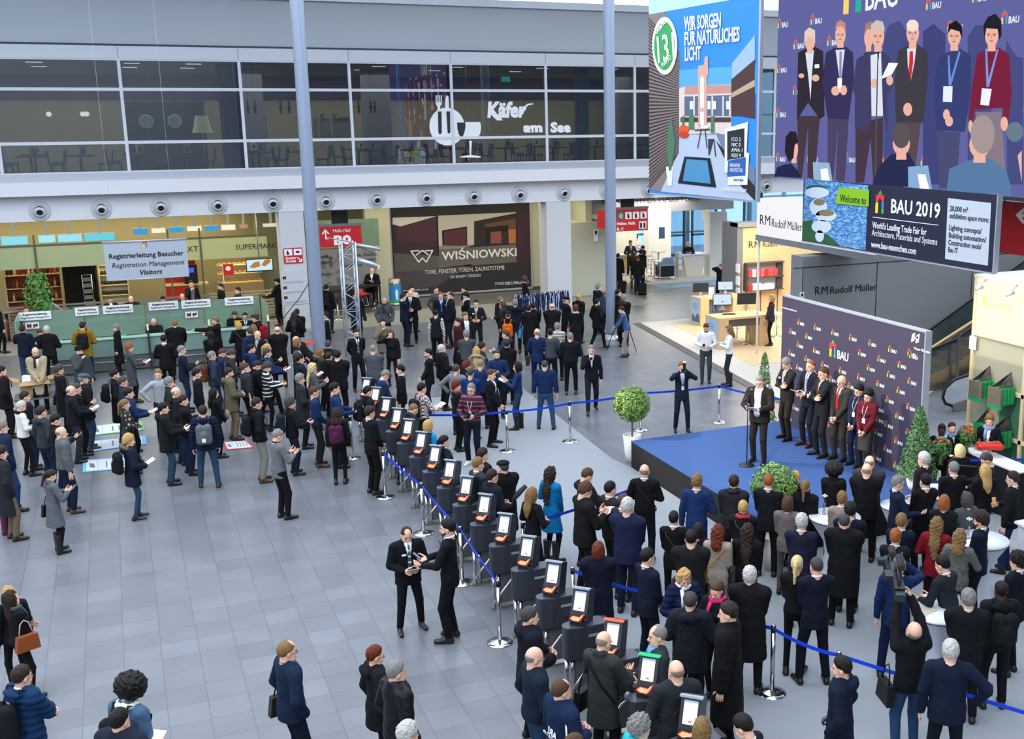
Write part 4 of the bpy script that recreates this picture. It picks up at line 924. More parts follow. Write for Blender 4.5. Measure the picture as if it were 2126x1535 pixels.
def hair_mat(c):
    k=('hair',c)
    if k in CLOTH:return CLOTH[k]
    m=bpy.data.materials.new('hair');m.use_nodes=True;nt=m.node_tree;b=nt.nodes['Principled BSDF'];b.inputs['Roughness'].default_value=.55;b.inputs['Specular IOR Level'].default_value=.25
    tc=nt.nodes.new('ShaderNodeTexCoord');mp=nt.nodes.new('ShaderNodeMapping');mp.inputs['Scale'].default_value=(1,1,.15);n=nt.nodes.new('ShaderNodeTexNoise');n.inputs['Scale'].default_value=150;n.inputs['Detail'].default_value=4
    cr=nt.nodes.new('ShaderNodeValToRGB');q=srgb(c);cr.color_ramp.elements[0].position=.35;cr.color_ramp.elements[0].color=tuple(v*.6 for v in q)+(1,);cr.color_ramp.elements[1].position=.66;cr.color_ramp.elements[1].color=tuple(min(1,v*1.15) for v in q)+(1,)
    bp=nt.nodes.new('ShaderNodeBump');bp.inputs['Strength'].default_value=.7;bp.inputs['Distance'].default_value=.01
    for a,d in ((tc.outputs['Object'],mp.inputs[0]),(mp.outputs[0],n.inputs['Vector']),(n.outputs['Fac'],cr.inputs[0]),(cr.outputs[0],b.inputs['Base Color']),(n.outputs['Fac'],bp.inputs['Height']),(bp.outputs[0],b.inputs['Normal'])):nt.links.new(a,d)
    CLOTH[k]=m;return m
def cloth(col,pat=''):
    k=(col,pat)
    if k in CLOTH:return CLOTH[k]
    rough=.85
    if pat in ('','puff','jeans','leather'):
        m=mat('cloth',col,.85 if pat!='leather' else .4,noise=.10 if pat!='jeans' else .28,nscale=9,bump=.35,bscale=26,spec=.15 if pat!='puff' else .4)
    else:
        m=bpy.data.materials.new('patterned_cloth');m.use_nodes=True;nt=m.node_tree;b=nt.nodes['Principled BSDF'];b.inputs['Roughness'].default_value=.85
        tc=nt.nodes.new('ShaderNodeTexCoord');cs=[srgb(c) for c in col.split('/')];c1=cs[0]+(1,);c2=(cs[1] if len(cs)>1 else tuple(v*.45 for v in cs[0]))+(1,)
        if pat=='plaid':
            w1=nt.nodes.new('ShaderNodeTexChecker');w1.inputs['Scale'].default_value=26
            w1.inputs[1].default_value=c1;w1.inputs[2].default_value=c2;nt.links.new(tc.outputs['Object'],w1.inputs[0]);nt.links.new(w1.outputs[0],b.inputs['Base Color'])
        elif pat=='stripe':
            w1=nt.nodes.new('ShaderNodeTexWave');w1.bands_direction='Z';w1.inputs['Scale'].default_value=3.3;cr=nt.nodes.new('ShaderNodeValToRGB');cr.color_ramp.interpolation='CONSTANT'
            cr.color_ramp.elements[0].color=c1;cr.color_ramp.elements[1].position=.8;cr.color_ramp.elements[1].color=c2
            nt.links.new(tc.outputs['Object'],w1.inputs[0]);nt.links.new(w1.outputs['Fac'],cr.inputs[0]);nt.links.new(cr.outputs[0],b.inputs['Base Color'])
        else:
            w1=nt.nodes.new('ShaderNodeTexNoise' if pat=='tweed' else 'ShaderNodeTexVoronoi');w1.inputs['Scale'].default_value=110 if pat=='tweed' else 11
            cr=nt.nodes.new('ShaderNodeValToRGB');cr.color_ramp.elements[0].position=.42 if pat=='tweed' else .25;cr.color_ramp.elements[0].color=c1 if pat=='tweed' else c2
            cr.color_ramp.elements[1].position=.58 if pat=='tweed' else .35;cr.color_ramp.elements[1].color=c2 if pat=='tweed' else c1
            nt.links.new(tc.outputs['Object'],w1.inputs['Vector']);nt.links.new(w1.outputs['Fac' if pat=='tweed' else 'Distance'],cr.inputs[0]);nt.links.new(cr.outputs[0],b.inputs['Base Color'])
    CLOTH[k]=m;return m
SKINS={'l':'#e3b197','m':'#cf9776','t':'#b97d58','d':'#4a2f24','p':'#efc3ab'}
# garment table: hem height, extra thickness, open front (0 none, 1 suit V, 2 open to the hem), collar, hood
GARM={'suit':(.80,.012,1,0,0),'blaz':(.82,.010,2,0,0),'coat':(.50,.022,1,1,0),'lcoat':(.40,.026,0,1,0),'park':(.72,.034,0,0,1),'puff':(.84,.034,0,0,1),'jack':(.86,.022,0,1,0),
        'swea':(.92,.014,0,0,0),'shir':(.93,.008,0,0,0),'tee':(.92,.008,0,0,0),'dres':(.60,.010,0,0,0),'dcoat':(.58,.016,0,1,0),'hood':(.88,.020,0,0,1),'ocoat':(.62,.020,2,1,0),'vest':(.86,.02,0,0,0)}
def person(x,y,H,az,gar,top,bot,hair,hcol,pose,opts,label,group,dist,z0=0.0):
    """az: compass direction the person faces (radians clockwise from +Y)"""
    fem='F' in opts;lod=0 if dist<19 else (1 if dist<30 else 2)
    vb=(.0135,.019,.026)[lod];vh=(.0062,.0085,.0115)[lod];vhand=(.0042,.0062,.009)[lod];vr=(.0075,.010,.0135)[lod]
    hem,th,opn,col_,hood=GARM[gar]
    w=.92 if fem else 1.0
    if 'W' in opts:w*=1.14
    if 'T' in opts:w*=.93
    belly=.035 if 'B' in opts else 0.0
    root=thing('person',label,'person',(x,y,z0),-az,group);sc_=H/1.75;root.scale=(sc_,sc_,sc_)
    seed=int(x*137+y*71)%1000;rr=random.Random(seed)
    lean=next((float(o[4:]) for o in opts if isinstance(o,str) and o.startswith('lean')),0.0)
    hy=next((float(o[1:]) for o in opts if len(o)>1 and o[0]=='y' and o[1:].lstrip('-').isdigit()),0.0)
    hp=next((float(o[1:]) for o in opts if len(o)>1 and o[0]=='x' and o[1:].lstrip('-').isdigit()),-6.0)
    seat='sit' in opts
    def bend(V):
        if not lean:return V
        V=V.copy();t=np.clip((V[:,2]-.92)/.25,0,1)*radians(lean);y_,z_=V[:,1],V[:,2]-.92
        V[:,1],V[:,2]=y_*np.cos(t)+z_*np.sin(t),.92+z_*np.cos(t)-y_*np.sin(t);return V
    # skeleton
    sh={s:(s*.178*w,-.005,1.415) for s in (1,-1)};EL,WR,PM={},{},{}
    for s,code in ((1,pose[0]),(-1,pose[1])):
        t,pm,cu=ARM[code];t=(s*t[0]*(w if code in 'dkh' else 1),t[1]+(belly if code in 'fwc' else 0),t[2]+rr.uniform(-.015,.015)+(.03 if (s==-1 and code=='c') else 0))
        hint=(s*.8,-.7,-.5) if code not in 'meu' else (s*1.2,.1,-.9)
        if code=='h':hint=(s*1,-.4,.0)
        if code=='c':hint=(s*1,.35,-.9)
        EL[s],WR[s]=ik(sh[s],t,.285,.262,hint);PM[s]=(pm,cu)
    walk='walk' in opts;st=.085*w+(.05 if 'wide' in opts else 0)+rr.uniform(0,.03)
    HIP={s:(s*.088,0,.92) for s in (1,-1)};KN,AN={},{}
    for s in (1,-1):
        fy=(.24*s if walk else rr.uniform(-.05,.05));t=(s*(st+.015),fy,.085 if not (walk and s==-1) else .13)
        if seat:KN[s]=np.array((s*.13,.40,.93));AN[s]=np.array((s*.12,.42,.50));continue
        KN[s],AN[s]=ik(HIP[s],t,.425,.425,(s*.15,1,0))
    def torso(f,g,lowz):
        k=.03;c=.012 if fem else 0
        f.cap((0,.0,1.14),(0,.004,1.34),.142*w+g+belly*.4,.160*w+g,fl=.66,k=k)
        f.cap((-.14*w,-.006,1.415),(.14*w,-.006,1.415),.056+g,k=.04);f.cap((0,-.015,1.40),(0,-.012,1.475),.095+g*.5,.058+g*.5,fl=.8,k=.03)
        f.cap((0,0,.96),(0,0,1.15),(.156 if not fem else .158)*(.5+.5*w)+g,(.142 if not fem else .122)*w+g+belly*.5,fl=.72,k=k)
        if belly:f.ell((0,.05,1.06),(.14,.12+g,.14),.04)
        if fem:
            for s in (1,-1):f.ell((s*.065,.085,1.27),(.062+g*.5,.048+g,.06),.03)
        if lowz<.93:
            fl_=.03 if gar in ('coat','lcoat','dcoat','dres','ocoat','park') else .006
            f.cap((0,0,lowz-.05),(0,0,.96),.160*w+g+fl_+(.05 if gar in ('dcoat','dres') else 0),.158*w+g,fl=.74,k=k)
    def arms(f,g,r0=.058,upto=1.0):
        for s in (1,-1):
            f.cap(sh[s],tuple(EL[s]),r0+g,r0-.012+g,k=.035)
            if upto>=1:e=WR[s]-(WR[s]-EL[s])*.06;f.cap(tuple(EL[s]),tuple(e),r0-.012+g,.036+g,k=.015)
    mats_skin=[mat('skin',SKINS[next((o[1] for o in opts if len(o)==2 and o[0]=='S' and o[1] in SKINS),'l')],.55,bump=.05,bscale=80),mat('eye_dark','#2a2320',.4),mat('lips','#b0665c',.5)]
    if 'Sd' in opts:mats_skin[2]=mat('lips_dark','#5a3430',.5)
    # ---- body: trunk and limbs under the clothes, head and hands, one mesh
    lo,hi=(-.45,-.35,0),(.45,.72,2.2 if 'u' in pose else 1.85)
    f=Field(lo,(hi[0],hi[1],1.6),.036 if gar!='tee' else .02);torso(f,-.02,.95)
    arms(f,-.014,.05);
    for s in (1,-1):f.cap(HIP[s],tuple(KN[s]),.066,.045,k=.02);f.cap(tuple(KN[s]),tuple(AN[s]),.044,.030,k=.02)
    bV,bQ=f.mesh();bV=bend(bV);parts=[(bV,bQ,np.zeros(len(bQ),int))]
    hV,hQ,hm=head_for(vh,fem,.010 if 'B' in opts or 'W' in opts else 0.0)
    cyaw,syaw=cos(-radians(hy)),sin(-radians(hy));cpit,spit=cos(radians(hp)),sin(radians(hp))
    piv=np.array((0,-.012,1.485));
    def headx(V,rigid=True):
        V=V.copy();t=1.0 if rigid else np.clip((V[:,2]+.02)/.08,0,1)  # neck stays, head turns
        c1,s1=np.cos(radians(hp)*t),np.sin(radians(hp)*t);y_,z_=V[:,1]*c1+(V[:,2]-.03)*-s1,V[:,1]*s1+(V[:,2]-.03)*c1+.03
        c2,s2=np.cos(-radians(hy)*t),np.sin(-radians(hy)*t);x_=V[:,0]*c2-y_*s2;y2=V[:,0]*s2+y_*c2
        return bend(np.stack([x_,y2,z_],1)+piv)
    parts.append((headx(hV,False),hQ,hm))
    for s in (1,-1):
        pm,cu=PM[s]
        if pm is None:continue
        pV,pQ=hand_for(vhand,cu);d=WR[s]-EL[s];d/=np.linalg.norm(d)
        if pose[0 if s==1 else 1] in 'me':d=d*.4+np.array((-s*.5,.3,.4));d/=np.linalg.norm(d)
        if pose[0 if s==1 else 1]=='c':d=np.array((-s*.9,.05,.25 if s==1 else -.1));d/=np.linalg.norm(d)
        pn_={'in':np.array((-s,0,0.)),'up':np.array((-s*.4,0,1.)),'down':np.array((0,0,-1.))}[pm]
        pn_=np.array((0,-1.,0)) if pose[0 if s==1 else 1]=='c' else pn_;zax=-(pn_-d*np.dot(pn_,d));zax/=np.linalg.norm(zax)+1e-9;xax=np.cross(d,zax);
        V=pV.copy();Q=pQ
        if s==-1:V[:,0]*=-1;Q=pQ[:,::-1]
        V=np.outer(V[:,0],xax)+np.outer(V[:,1],d)+np.outer(V[:,2],zax)+WR[s]
        parts.append((bend(V),Q,np.zeros(len(Q),int)))
    off=0;Vs,Qs,Ms=[],[],[]
    for V,Q,m_ in parts:Vs.append(V);Qs.append(Q+off);Ms.append(m_);off+=len(V)
    link('body',np_mesh('body',np.concatenate(Vs),np.concatenate(Qs),mats_skin,np.concatenate(Ms)),root)
    # ---- hair, beard, headgear
    if hair not in ('none',):
        V,Q=hair_for(hair,vr,fem);hm_=hair_mat(hcol if hair!='bald' else ('#a08876' if hcol in (HC['lb'],HC['br'],HC['db']) else '#8c857e'))
        link('hair',np_mesh('hair',headx(V),Q,[hm_]),root)
    if 'beard' in opts:V,Q=hair_for('beard',vr,False);link('beard',np_mesh('beard',headx(V),Q,[hair_mat(hcol)]),root)
    for o in opts:
        if o.startswith('cap:') or o.startswith('beanie:'):
            kk,c_=o.split(':');V,Q=hair_for('flatcap' if kk=='cap' else 'beanie',vr,fem);link('hat',np_mesh('hat',headx(V),Q,[cloth(c_)]),root)
    if 'G' in opts and lod<2 or 'GG' in opts:
        mb=MB()
        for s in (1,-1):
            mb.tube([Vector((s*.032+.021*cos(2*pi*k/10),.108-.006*abs(cos(2*pi*k/10)),.121+.016*sin(2*pi*k/10))) for k in range(10)],.0022,5,closed=True)
            mb.tube([(s*.053,.104,.125),(s*.076,.06,.124),(s*.082,0,.122)],.002,5)
        mb.tube([(-.011,.112,.124),(.011,.112,.124)],.002,5)
        V=headx(np.array(mb.v));mb.v=[tuple(p) for p in V];mb.build('glasses',mat('glasses_frame','#1c1a1c',.4),root)
    # ---- trousers / skirt
    zt=1.0;flo=(-.40,-.42,.06);fhi=(.40,.62 if seat else .5,1.10)
    bcol,_,bpat=bot.partition(':')
    if bcol and bcol!='-':
        f=Field(flo,fhi,vb);slim=-.008 if ('slim' in opts or fem) else .006
        f.cap((-.06,0,.93),(.06,0,.93),.098+slim,fl=.95,k=.03);f.cap((0,0,.93),(0,0,1.03),.145*w,.142*w,fl=.74,k=.03)
        for s in (1,-1):
            f.cap(HIP[s],tuple(KN[s]),.084*(.6+.4*w)+slim,.060+slim,k=.03);f.cap(tuple(KN[s]),tuple(AN[s]+np.array((0,0,-.02))),.060+slim,(.052 if slim>0 else .040),k=.02)
        X,Y,Z=f.grid();f.F=np.maximum(f.F,.088-Z) if not seat else f.F
        V,Q=f.mesh();link('trousers',np_mesh('trousers',bend(V),Q,[cloth(bcol,bpat)]),root)
    sk=next((o[5:] for o in opts if o.startswith('skirt')),None)
    if sk:
        f=Field((-.3,-.25,.42),(.3,.25,1.05),vb);f.cap((0,0,.40),(0,0,.98),.205,.150,fl=.75);X,Y,Z=f.grid();f.F=np.maximum(f.F,.5-Z);f.F=f.F+.006*np.sin(np.arctan2(Y,X)*14)*np.clip((.95-Z)*2,0,1)
        V,Q=f.mesh();link('skirt',np_mesh('skirt',V,Q,[cloth(sk.split(':')[1])]),root)
    # ---- shoes
    shoe=next((o[5:] for o in opts if o.startswith('shoe:')),'#141313');boot='boots' in opts
    for s in (1,-1):
        a=AN[s];yaw=s*.14
        f=Field((-.08,-.13,-.02),(.08,.24,.42 if boot else .14),max(vb*.75,.011))
        f.cap((0,-.05,.036),(0,.155,.030),.042,.036,k=.02);f.cap((0,-.045,.05),(0,-.02,.105),.042,.040,k=.02);f.cap((0,.0,.075),(0,.08,.045),.034,.028,k=.02)
        if boot:f.cap((0,-.03,.06),(0,-.03,.40),.052,.062,k=.02)
        X,Y,Z=f.grid();f.F=np.maximum(f.F,-Z)
        V,Q=f.mesh();cy,sy=cos(yaw),-sin(yaw)
        mi=(V[Q].mean(1)[:,2]<.022).astype(int)
        V=np.stack([V[:,0]*cy-V[:,1]*sy+a[0],V[:,0]*sy+V[:,1]*cy+a[1]+.02,V[:,2]+max(0,a[2]-.088)],1)
        sole='#e6e6e2' if 'sneak' in opts else '#100f0f'
        link('shoe',np_mesh('shoe',V,Q,[mat('shoe_leather',shoe,.4,spec=.5),mat('sole',sole,.7)],mi),root)
    # ---- upper garment
    tcol,_,tpat=top.partition(':')
    fl0=(-.46,-.38,hem-.03);hiz=2.1 if 'u' in pose else (1.72 if ('m' in pose or 'e' in pose or 'n' in pose) else 1.62)
    f=Field(fl0,(.46,.70,hiz),vb)
    g=th+(.012 if 'W' in opts else 0)
    torso(f,g,hem);X,Y,Z=f.grid();tors=f.F.copy() if opn else None
    if hood:f.ell((0,-.115-th*.5,1.455),(.125,.055,.075),.03)
    if col_:f.cap((-.04,-.05,1.505),(.04,-.05,1.505),.045,k=.02);
    if gar=='vest':pass
    elif gar=='tee':arms(f,g,.062,.5)
    else:arms(f,g*.8)
    if tpat=='puff' or gar=='puff':f.F=f.F+.006*np.sin(Z*75).astype(np.float32)
    else:f.F=f.F+(.0030*np.sin(X*31+Z*17+seed)*np.sin(Z*41+Y*13)).astype(np.float32)
    f.F=np.maximum(f.F,hem-Z)
    if opn:
        zb=1.13 if opn==1 else hem-.1;wd=(Z-zb)*(.17 if opn==1 else .02)+(0 if opn==1 else .055)
        if opn==2:wd=np.where(Z>1.25,wd+(Z-1.25)*.05,wd)
        cut=np.maximum(np.maximum(np.abs(X)-wd,-Y+.01),-(tors+.017));f.F=np.maximum(f.F,-cut)
        if opn==1 and hem<.9: # vent between the front skirts
            cut=np.maximum(np.maximum(np.abs(X)-(.95-Z)*.20,-Y+.03),-(tors+.012));f.F=np.maximum(f.F,-cut)
    V,Q=f.mesh()
    gname={'suit':'suit_jacket','blaz':'blazer','coat':'coat','lcoat':'long_coat','park':'parka','puff':'padded_jacket','jack':'jacket','swea':'sweater','shir':'shirt','tee':'t_shirt','dres':'dress','dcoat':'coat','hood':'hooded_jacket','ocoat':'open_coat','vest':'waistcoat'}[gar]
    link(gname,np_mesh(gname,bend(V),Q,[cloth(tcol,tpat)]),root)
    if gar=='vest':
        f=Field(fl0,(.46,.70,hiz),vb);torso(f,.004,.9);arms(f,.004);f.F=np.maximum(f.F,.9-f.grid()[2]);V,Q=f.mesh();link('shirt',np_mesh('shirt',bend(V),Q,[cloth('#e9e9ea/#25252c','plaid')]),root)
    shc=next((o[6:] for o in opts if o.startswith('shirt:')),'#dfe3ea' if (opn) else None)
    if opn:
        f=Field((-.22,-.05,.90),(.22,.26,1.56),vb);torso(f,g-.013,.93);X,Y,Z=f.grid();f.F=np.maximum(np.maximum(f.F,-Y-.0),.93-Z)
        V,Q=f.mesh();link('shirt',np_mesh('shirt',bend(V),Q,[cloth(shc)]),root)
    if (shc or 'collar' in opts):
        c_=shc or '#dfe3ea';n=22;pts=[]
        for k in range(n):
            a=2*pi*k/n;pts.append((.061*sin(a),-.016+.062*cos(a),1.497-.012*cos(a)))
        mb=MB().tube(pts,.0135,6,closed=True);mb.v=[tuple(p) for p in bend(np.array(mb.v))];mb.build('shirt_collar',cloth(c_),root)
    tie=next((o[4:] for o in opts if o.startswith('tie:')),None)
    if tie and opn:
        gg=g-.013;mb=MB()
        def fy(z):return .66*(.15*w+gg)+.018+belly*.6*max(0,1-abs(z-1.05)*5)
        mb.prism([(-.017,.060,1.49),(.017,.060,1.49),(.012,fy(1.4)-.012,1.43),(-.012,fy(1.4)-.012,1.43)],(0,.012,0));zz=[1.43,1.32,1.22,1.10,1.07];ww=[.012,.020,.026,.030,.002]
        for i in range(4):mb.prism([(-ww[i],fy(zz[i])-(.012 if i==0 else 0),zz[i]),(ww[i],fy(zz[i])-(.012 if i==0 else 0),zz[i]),(ww[i+1],fy(zz[i+1]),zz[i+1]),(-ww[i+1],fy(zz[i+1]),zz[i+1])],(0,.010,0))
        mb.v=[tuple(p) for p in bend(np.array(mb.v))];mb.build('tie',cloth(tie,'stripe' if '/' in tie else ''),root)
    for o in opts:
        if o.startswith('scarf:'):
            c_=o[6:];n=20;fur='fur' in opts
            mb=MB().tube([(.088*sin(2*pi*k/n),-.012+.082*cos(2*pi*k/n),1.485-.016*cos(2*pi*k/n)+.006*sin(5*k)) for k in range(n)],[.036+.006*sin(k*2.3) for k in range(n)],9,closed=True)
            if 'long' in o or True:mb.tube([(.05,.085,1.46),(.06,.125+th,1.36),(.065,.125+th,1.22)],[.03,.028,.024],8,sq=.5)
            mb.v=[tuple(p) for p in bend(np.array(mb.v))];mb.build('scarf',cloth(c_,'plaid' if '/' in c_ else ''),root)
        if o.startswith('fur:'):
            n=26;mb=MB().tube([(.12*sin(2*pi*k/n),-.055+.095*cos(2*pi*k/n),1.485-.05*cos(2*pi*k/n)) for k in range(n)],[.036+.01*(k%2) for k in range(n)],9,closed=True)
            mb.v=[tuple(p) for p in bend(np.array(mb.v))];mb.build('fur_trim',mat('fur',o[4:],.9,noise=.3,nscale=60,bump=1,bscale=90),root)
        if o.startswith('strap:'):   # strap of a bag across the chest and back
            s=1 if o[6]=='r' else -1;gy=.12+th
            mb=MB().tube([(s*.14,-.02,1.475+th),(s*.10,-gy*.9,1.38),(-s*.06,-gy,1.18),(-s*.20,-.05,.95)],.012,6,sq=.4).tube([(s*.14,-.02,1.475+th),(s*.10,gy*.85,1.38),(-s*.06,gy+.02,1.18),(-s*.20,.03,.95)],.012,6,sq=.4)
            mb.v=[tuple(p) for p in bend(np.array(mb.v))];mb.build('bag_strap',cloth(o[8:] if len(o)>8 else '#141414'),root)
        if o.startswith('badge'):
            mb=MB().box(-.035,.035,.13+th,.135+th,1.08,1.18);mb.tube([(-.05,.05,1.48),(-.04,.128+th,1.33),(0,.132+th,1.18)],.005,5).tube([(.05,.05,1.48),(.04,.128+th,1.33),(0,.132+th,1.18)],.005,5);mb.build('lanyard_badge',mat('badge','#dfe6f2',.5),root)
        if o.startswith('nametag'):MB().box(.05,.12,.125+th,.130+th,1.30,1.33).build('name_tag',M_PAPER,root)
    if 'print' in opts:
        Mw=Matrix.Translation((x,y,z0)) @ Matrix.Rotation(-az,4,'Z') @ Matrix.Diagonal((sc_,sc_,sc_,1));pq_=Panel(Mw @ Vector((.15,-.155,1.05)),Mw.to_3x3() @ Vector((-1,0,0)),(0,0,1))
        pq_.text('ARI',.03,.10,.11,M_TXTW,.012,root,bold=.004,rot=.15);pq_.text('SPORT.de',.05,.045,.06,M_TXTW,.012,root,rot=.15)
        MB().tube([(.185,-.06,1.47),(.24,-.09,1.30),(.27,-.10,1.15)],.010,6).build('white_stripe',M_TXTW,root)
    # ---- things carried: each a thing of its own, in the person's hands
    Mx=Matrix.Translation((x,y,z0)) @ Matrix.Rotation(-az,4,'Z') @ Matrix.Diagonal((sc_,sc_,sc_,1))
    def own(name,mb,m,lab,cat,loc,grp=None,extra=None):
        loc=bend(np.array([loc],float))[0]
        o=mb.build(name,m);o.location=Mx @ Vector(loc);o.rotation_euler.z=-az;o.scale=(sc_,sc_,sc_);tag(o,lab,cat,grp)
        return o
    hm2=(WR[1]+WR[-1])/2
    for o in opts:
        if not o.startswith('@'):continue
        kind,_,lab=o[1:].partition('=');lab=lab.strip();kind,_,kc=kind.partition('#');kc='#'+kc if kc else None
        if kind=='paper':own('paper_sheet',MB().box(-.105,.105,-.08,.10,0,.004,M=Matrix.Rotation(radians(28),4,'X')),mat('paper_held',kc or '#eceef2',.6),lab,'paper',(hm2[0],hm2[1]+.12,hm2[2]+.035))
        elif kind=='phone':
            q=WR[1];ph=own('phone',MB().box(-.035,.035,-.004,.004,-.06,.075,M=Matrix.Rotation(radians(-50),4,'X')),M_BLACK,lab,'phone',(q[0]*.5,q[1]+.13,q[2]+.05))
            MB().box(-.03,.03,-.0052,-.0042,-.05,.065,M=Matrix.Rotation(radians(-50),4,'X')).build('display',emis('phone_lit','#9fb4cc',.7),ph)
        elif kind=='earphone':q=WR[1];own('phone',MB().box(-.005,.005,-.03,.04,-.06,.07),M_BLACK,lab,'phone',(.095,.03,1.60))
        elif kind=='cup':q=WR[1];own('paper_cup',MB().lathe([(0,0),(.03,0),(.038,.1),(.036,.1),(.03,.01)],seg=14),mat('cup',kc or '#f0f0f0',.5),lab,'cup',(q[0],q[1]+.09,q[2]-.03))
        elif kind=='glass':q=WR[1];own('drinking_glass',MB().lathe([(0,0),(.028,0),(.032,.12),(.03,.12),(.025,.01)],seg=14),mat('amber_drink','#d9973a',.2),lab,'glass',(q[0],q[1]+.09,q[2]-.03))
        elif kind in ('pack',):
            t=thing('backpack',lab,'backpack',tuple(Mx @ Vector(bend(np.array([(0,-.13-th,1.20)]))[0])),-az);t.scale=(sc_,)*3
            f2=Field((-.2,-.22,-.28),(.2,.06,.28),.014 if lod==0 else .02);f2.cap((-.07,-.07,-.13),(-.07,-.07,.13),.085,fl=1,k=.03);f2.cap((.07,-.07,-.13),(.07,-.07,.13),.085,k=.03);f2.cap((0,-.12,-.12),(0,-.12,.0),.08,k=.03)
            X2,Y2,Z2=f2.grid();f2.F=np.maximum(f2.F,Y2-.0);V,Q=f2.mesh();link('sack',np_mesh('sack',V,Q,[cloth(kc or '#17181c')]),t)
            mb=MB()
            for s in (1,-1):mb.tube([(s*.08,-.02,.17),(s*.10,.06,.30+th),(s*.115,.17+th,.26),(s*.125,.27+th*2,.10),(s*.15,.20+th,-.08),(s*.12,.0,-.16)],.016,6,sq=.5)
            mb.build('strap',cloth(kc or '#17181c'),t);MB().tube([(-.03,-.05,.2),(0,-.05,.24),(.03,-.05,.2)],.008,6).build('grab_loop',cloth('#101114'),t)
            if 'packlogo' in opts:MB().box(-.035,.035,-.205,-.20,-.13,-.05).build('label_patch',M_PAPER,t)
        elif kind in ('bag','sbag','tote'):
            s=-1 if kind!='tote' else 1;yy=.02;zc=.86 if kind!='tote' else 1.0
            t=thing('handbag' if fem else 'shoulder_bag',lab,'bag',tuple(Mx @ Vector((s*(.26*w+th),yy,zc))),-az);t.scale=(sc_,)*3
            MB().prism([(-.045,-.17,-.13),(-.045,.17,-.13),(-.03,.14,.11),(-.03,-.14,.11)],(.09,0,0)).build('bag_body',cloth(kc or '#1a1a1c','leather'),t)
            if kc=='#dfe6ee':Panel(Mx @ Vector((s*(.26*w+th)-.047,yy+.12,zc-.04)),Mx.to_3x3() @ Vector((0,-1,0)),(0,0,1)).text('Walk21',0,0,.075,mat('walk_blue','#5c9ed0',.5),.004,t)
            MB().tube([(0,-.10,.1),(-s*.02,-.06,.28),(-s*.03,0,.33),(-s*.02,.06,.28),(0,.10,.1)],.009,6).build('bag_handle',cloth('#c9b79c' if kind=='tote' else (kc or '#1a1a1c'),'leather'),t)
        elif kind=='camera':
            c0=(WR[1]+WR[-1])/2+np.array((0,.08,.045));t=thing('camera',lab,'camera',tuple(Mx @ Vector(bend(np.array([c0]))[0])),-az);t.scale=(sc_,)*3
            MB().box(-.07,.07,-.03,.03,-.045,.045).box(-.03,.03,-.03,.03,.045,.07).build('camera_body',M_BLACK,t);MB().lathe([(0,.03),(.036,.03),(.034,.12),(.038,.15),(.0,.14)],axis=(0,1,0),seg=16).build('lens',M_DARK,t)
            if 'flash' in opts:MB().box(-.03,.03,-.02,.02,.07,.2).build('flash_unit',M_BLACK,t);MB().box(-.032,.032,-.022,.03,.2,.24).build('flash_diffuser',emis('flash_white','#f4f6fb',.9),t)
        elif kind=='microphone':
            q=WR[1];t=thing('microphone',lab,'microphone',tuple(Mx @ Vector(bend(np.array([(q[0],q[1]+.06,q[2]+.02)]))[0])),-az);t.scale=(sc_,)*3
            MB().tube([(0,-.02,-.1),(0,.03,.06)],.014,8).build('grip',M_BLACK,t);MB().tube([(0,.03,.06),(.02,.12,.16),(.05,.26,.28)],[.03,.05,.035],12).build('wind_cover',mat('wind_fur','#34353a',.9,noise=.3,nscale=50,bump=1,bscale=90),t)
        elif kind=='trolley':
            t=thing('trolley_case',lab,'suitcase',tuple(Mx @ Vector((.28,-.42,0))),-az+.1);t.scale=(sc_,)*3
            Mr=Matrix.Rotation(radians(-28),4,'X');MB().box(-.18,.18,-.12,.10,.06,.56,M=Mr).build('case',cloth(kc or '#16171a'),t);MB().tube([Mr @ Vector(p) for p in ((-.1,.09,.5),(-.1,.11,1.0),(.1,.11,1.0),(.1,.09,.5))],.009,6).build('pull_handle',M_ALU,t)
            for s2 in (1,-1):MB().tube([Mr @ Vector((s2*.15,-.06,.06))+Vector((0,0,.0)),Mr @ Vector((s2*.18,-.06,.06))],.035,10).build('wheel',M_BLACK,t)
    return root
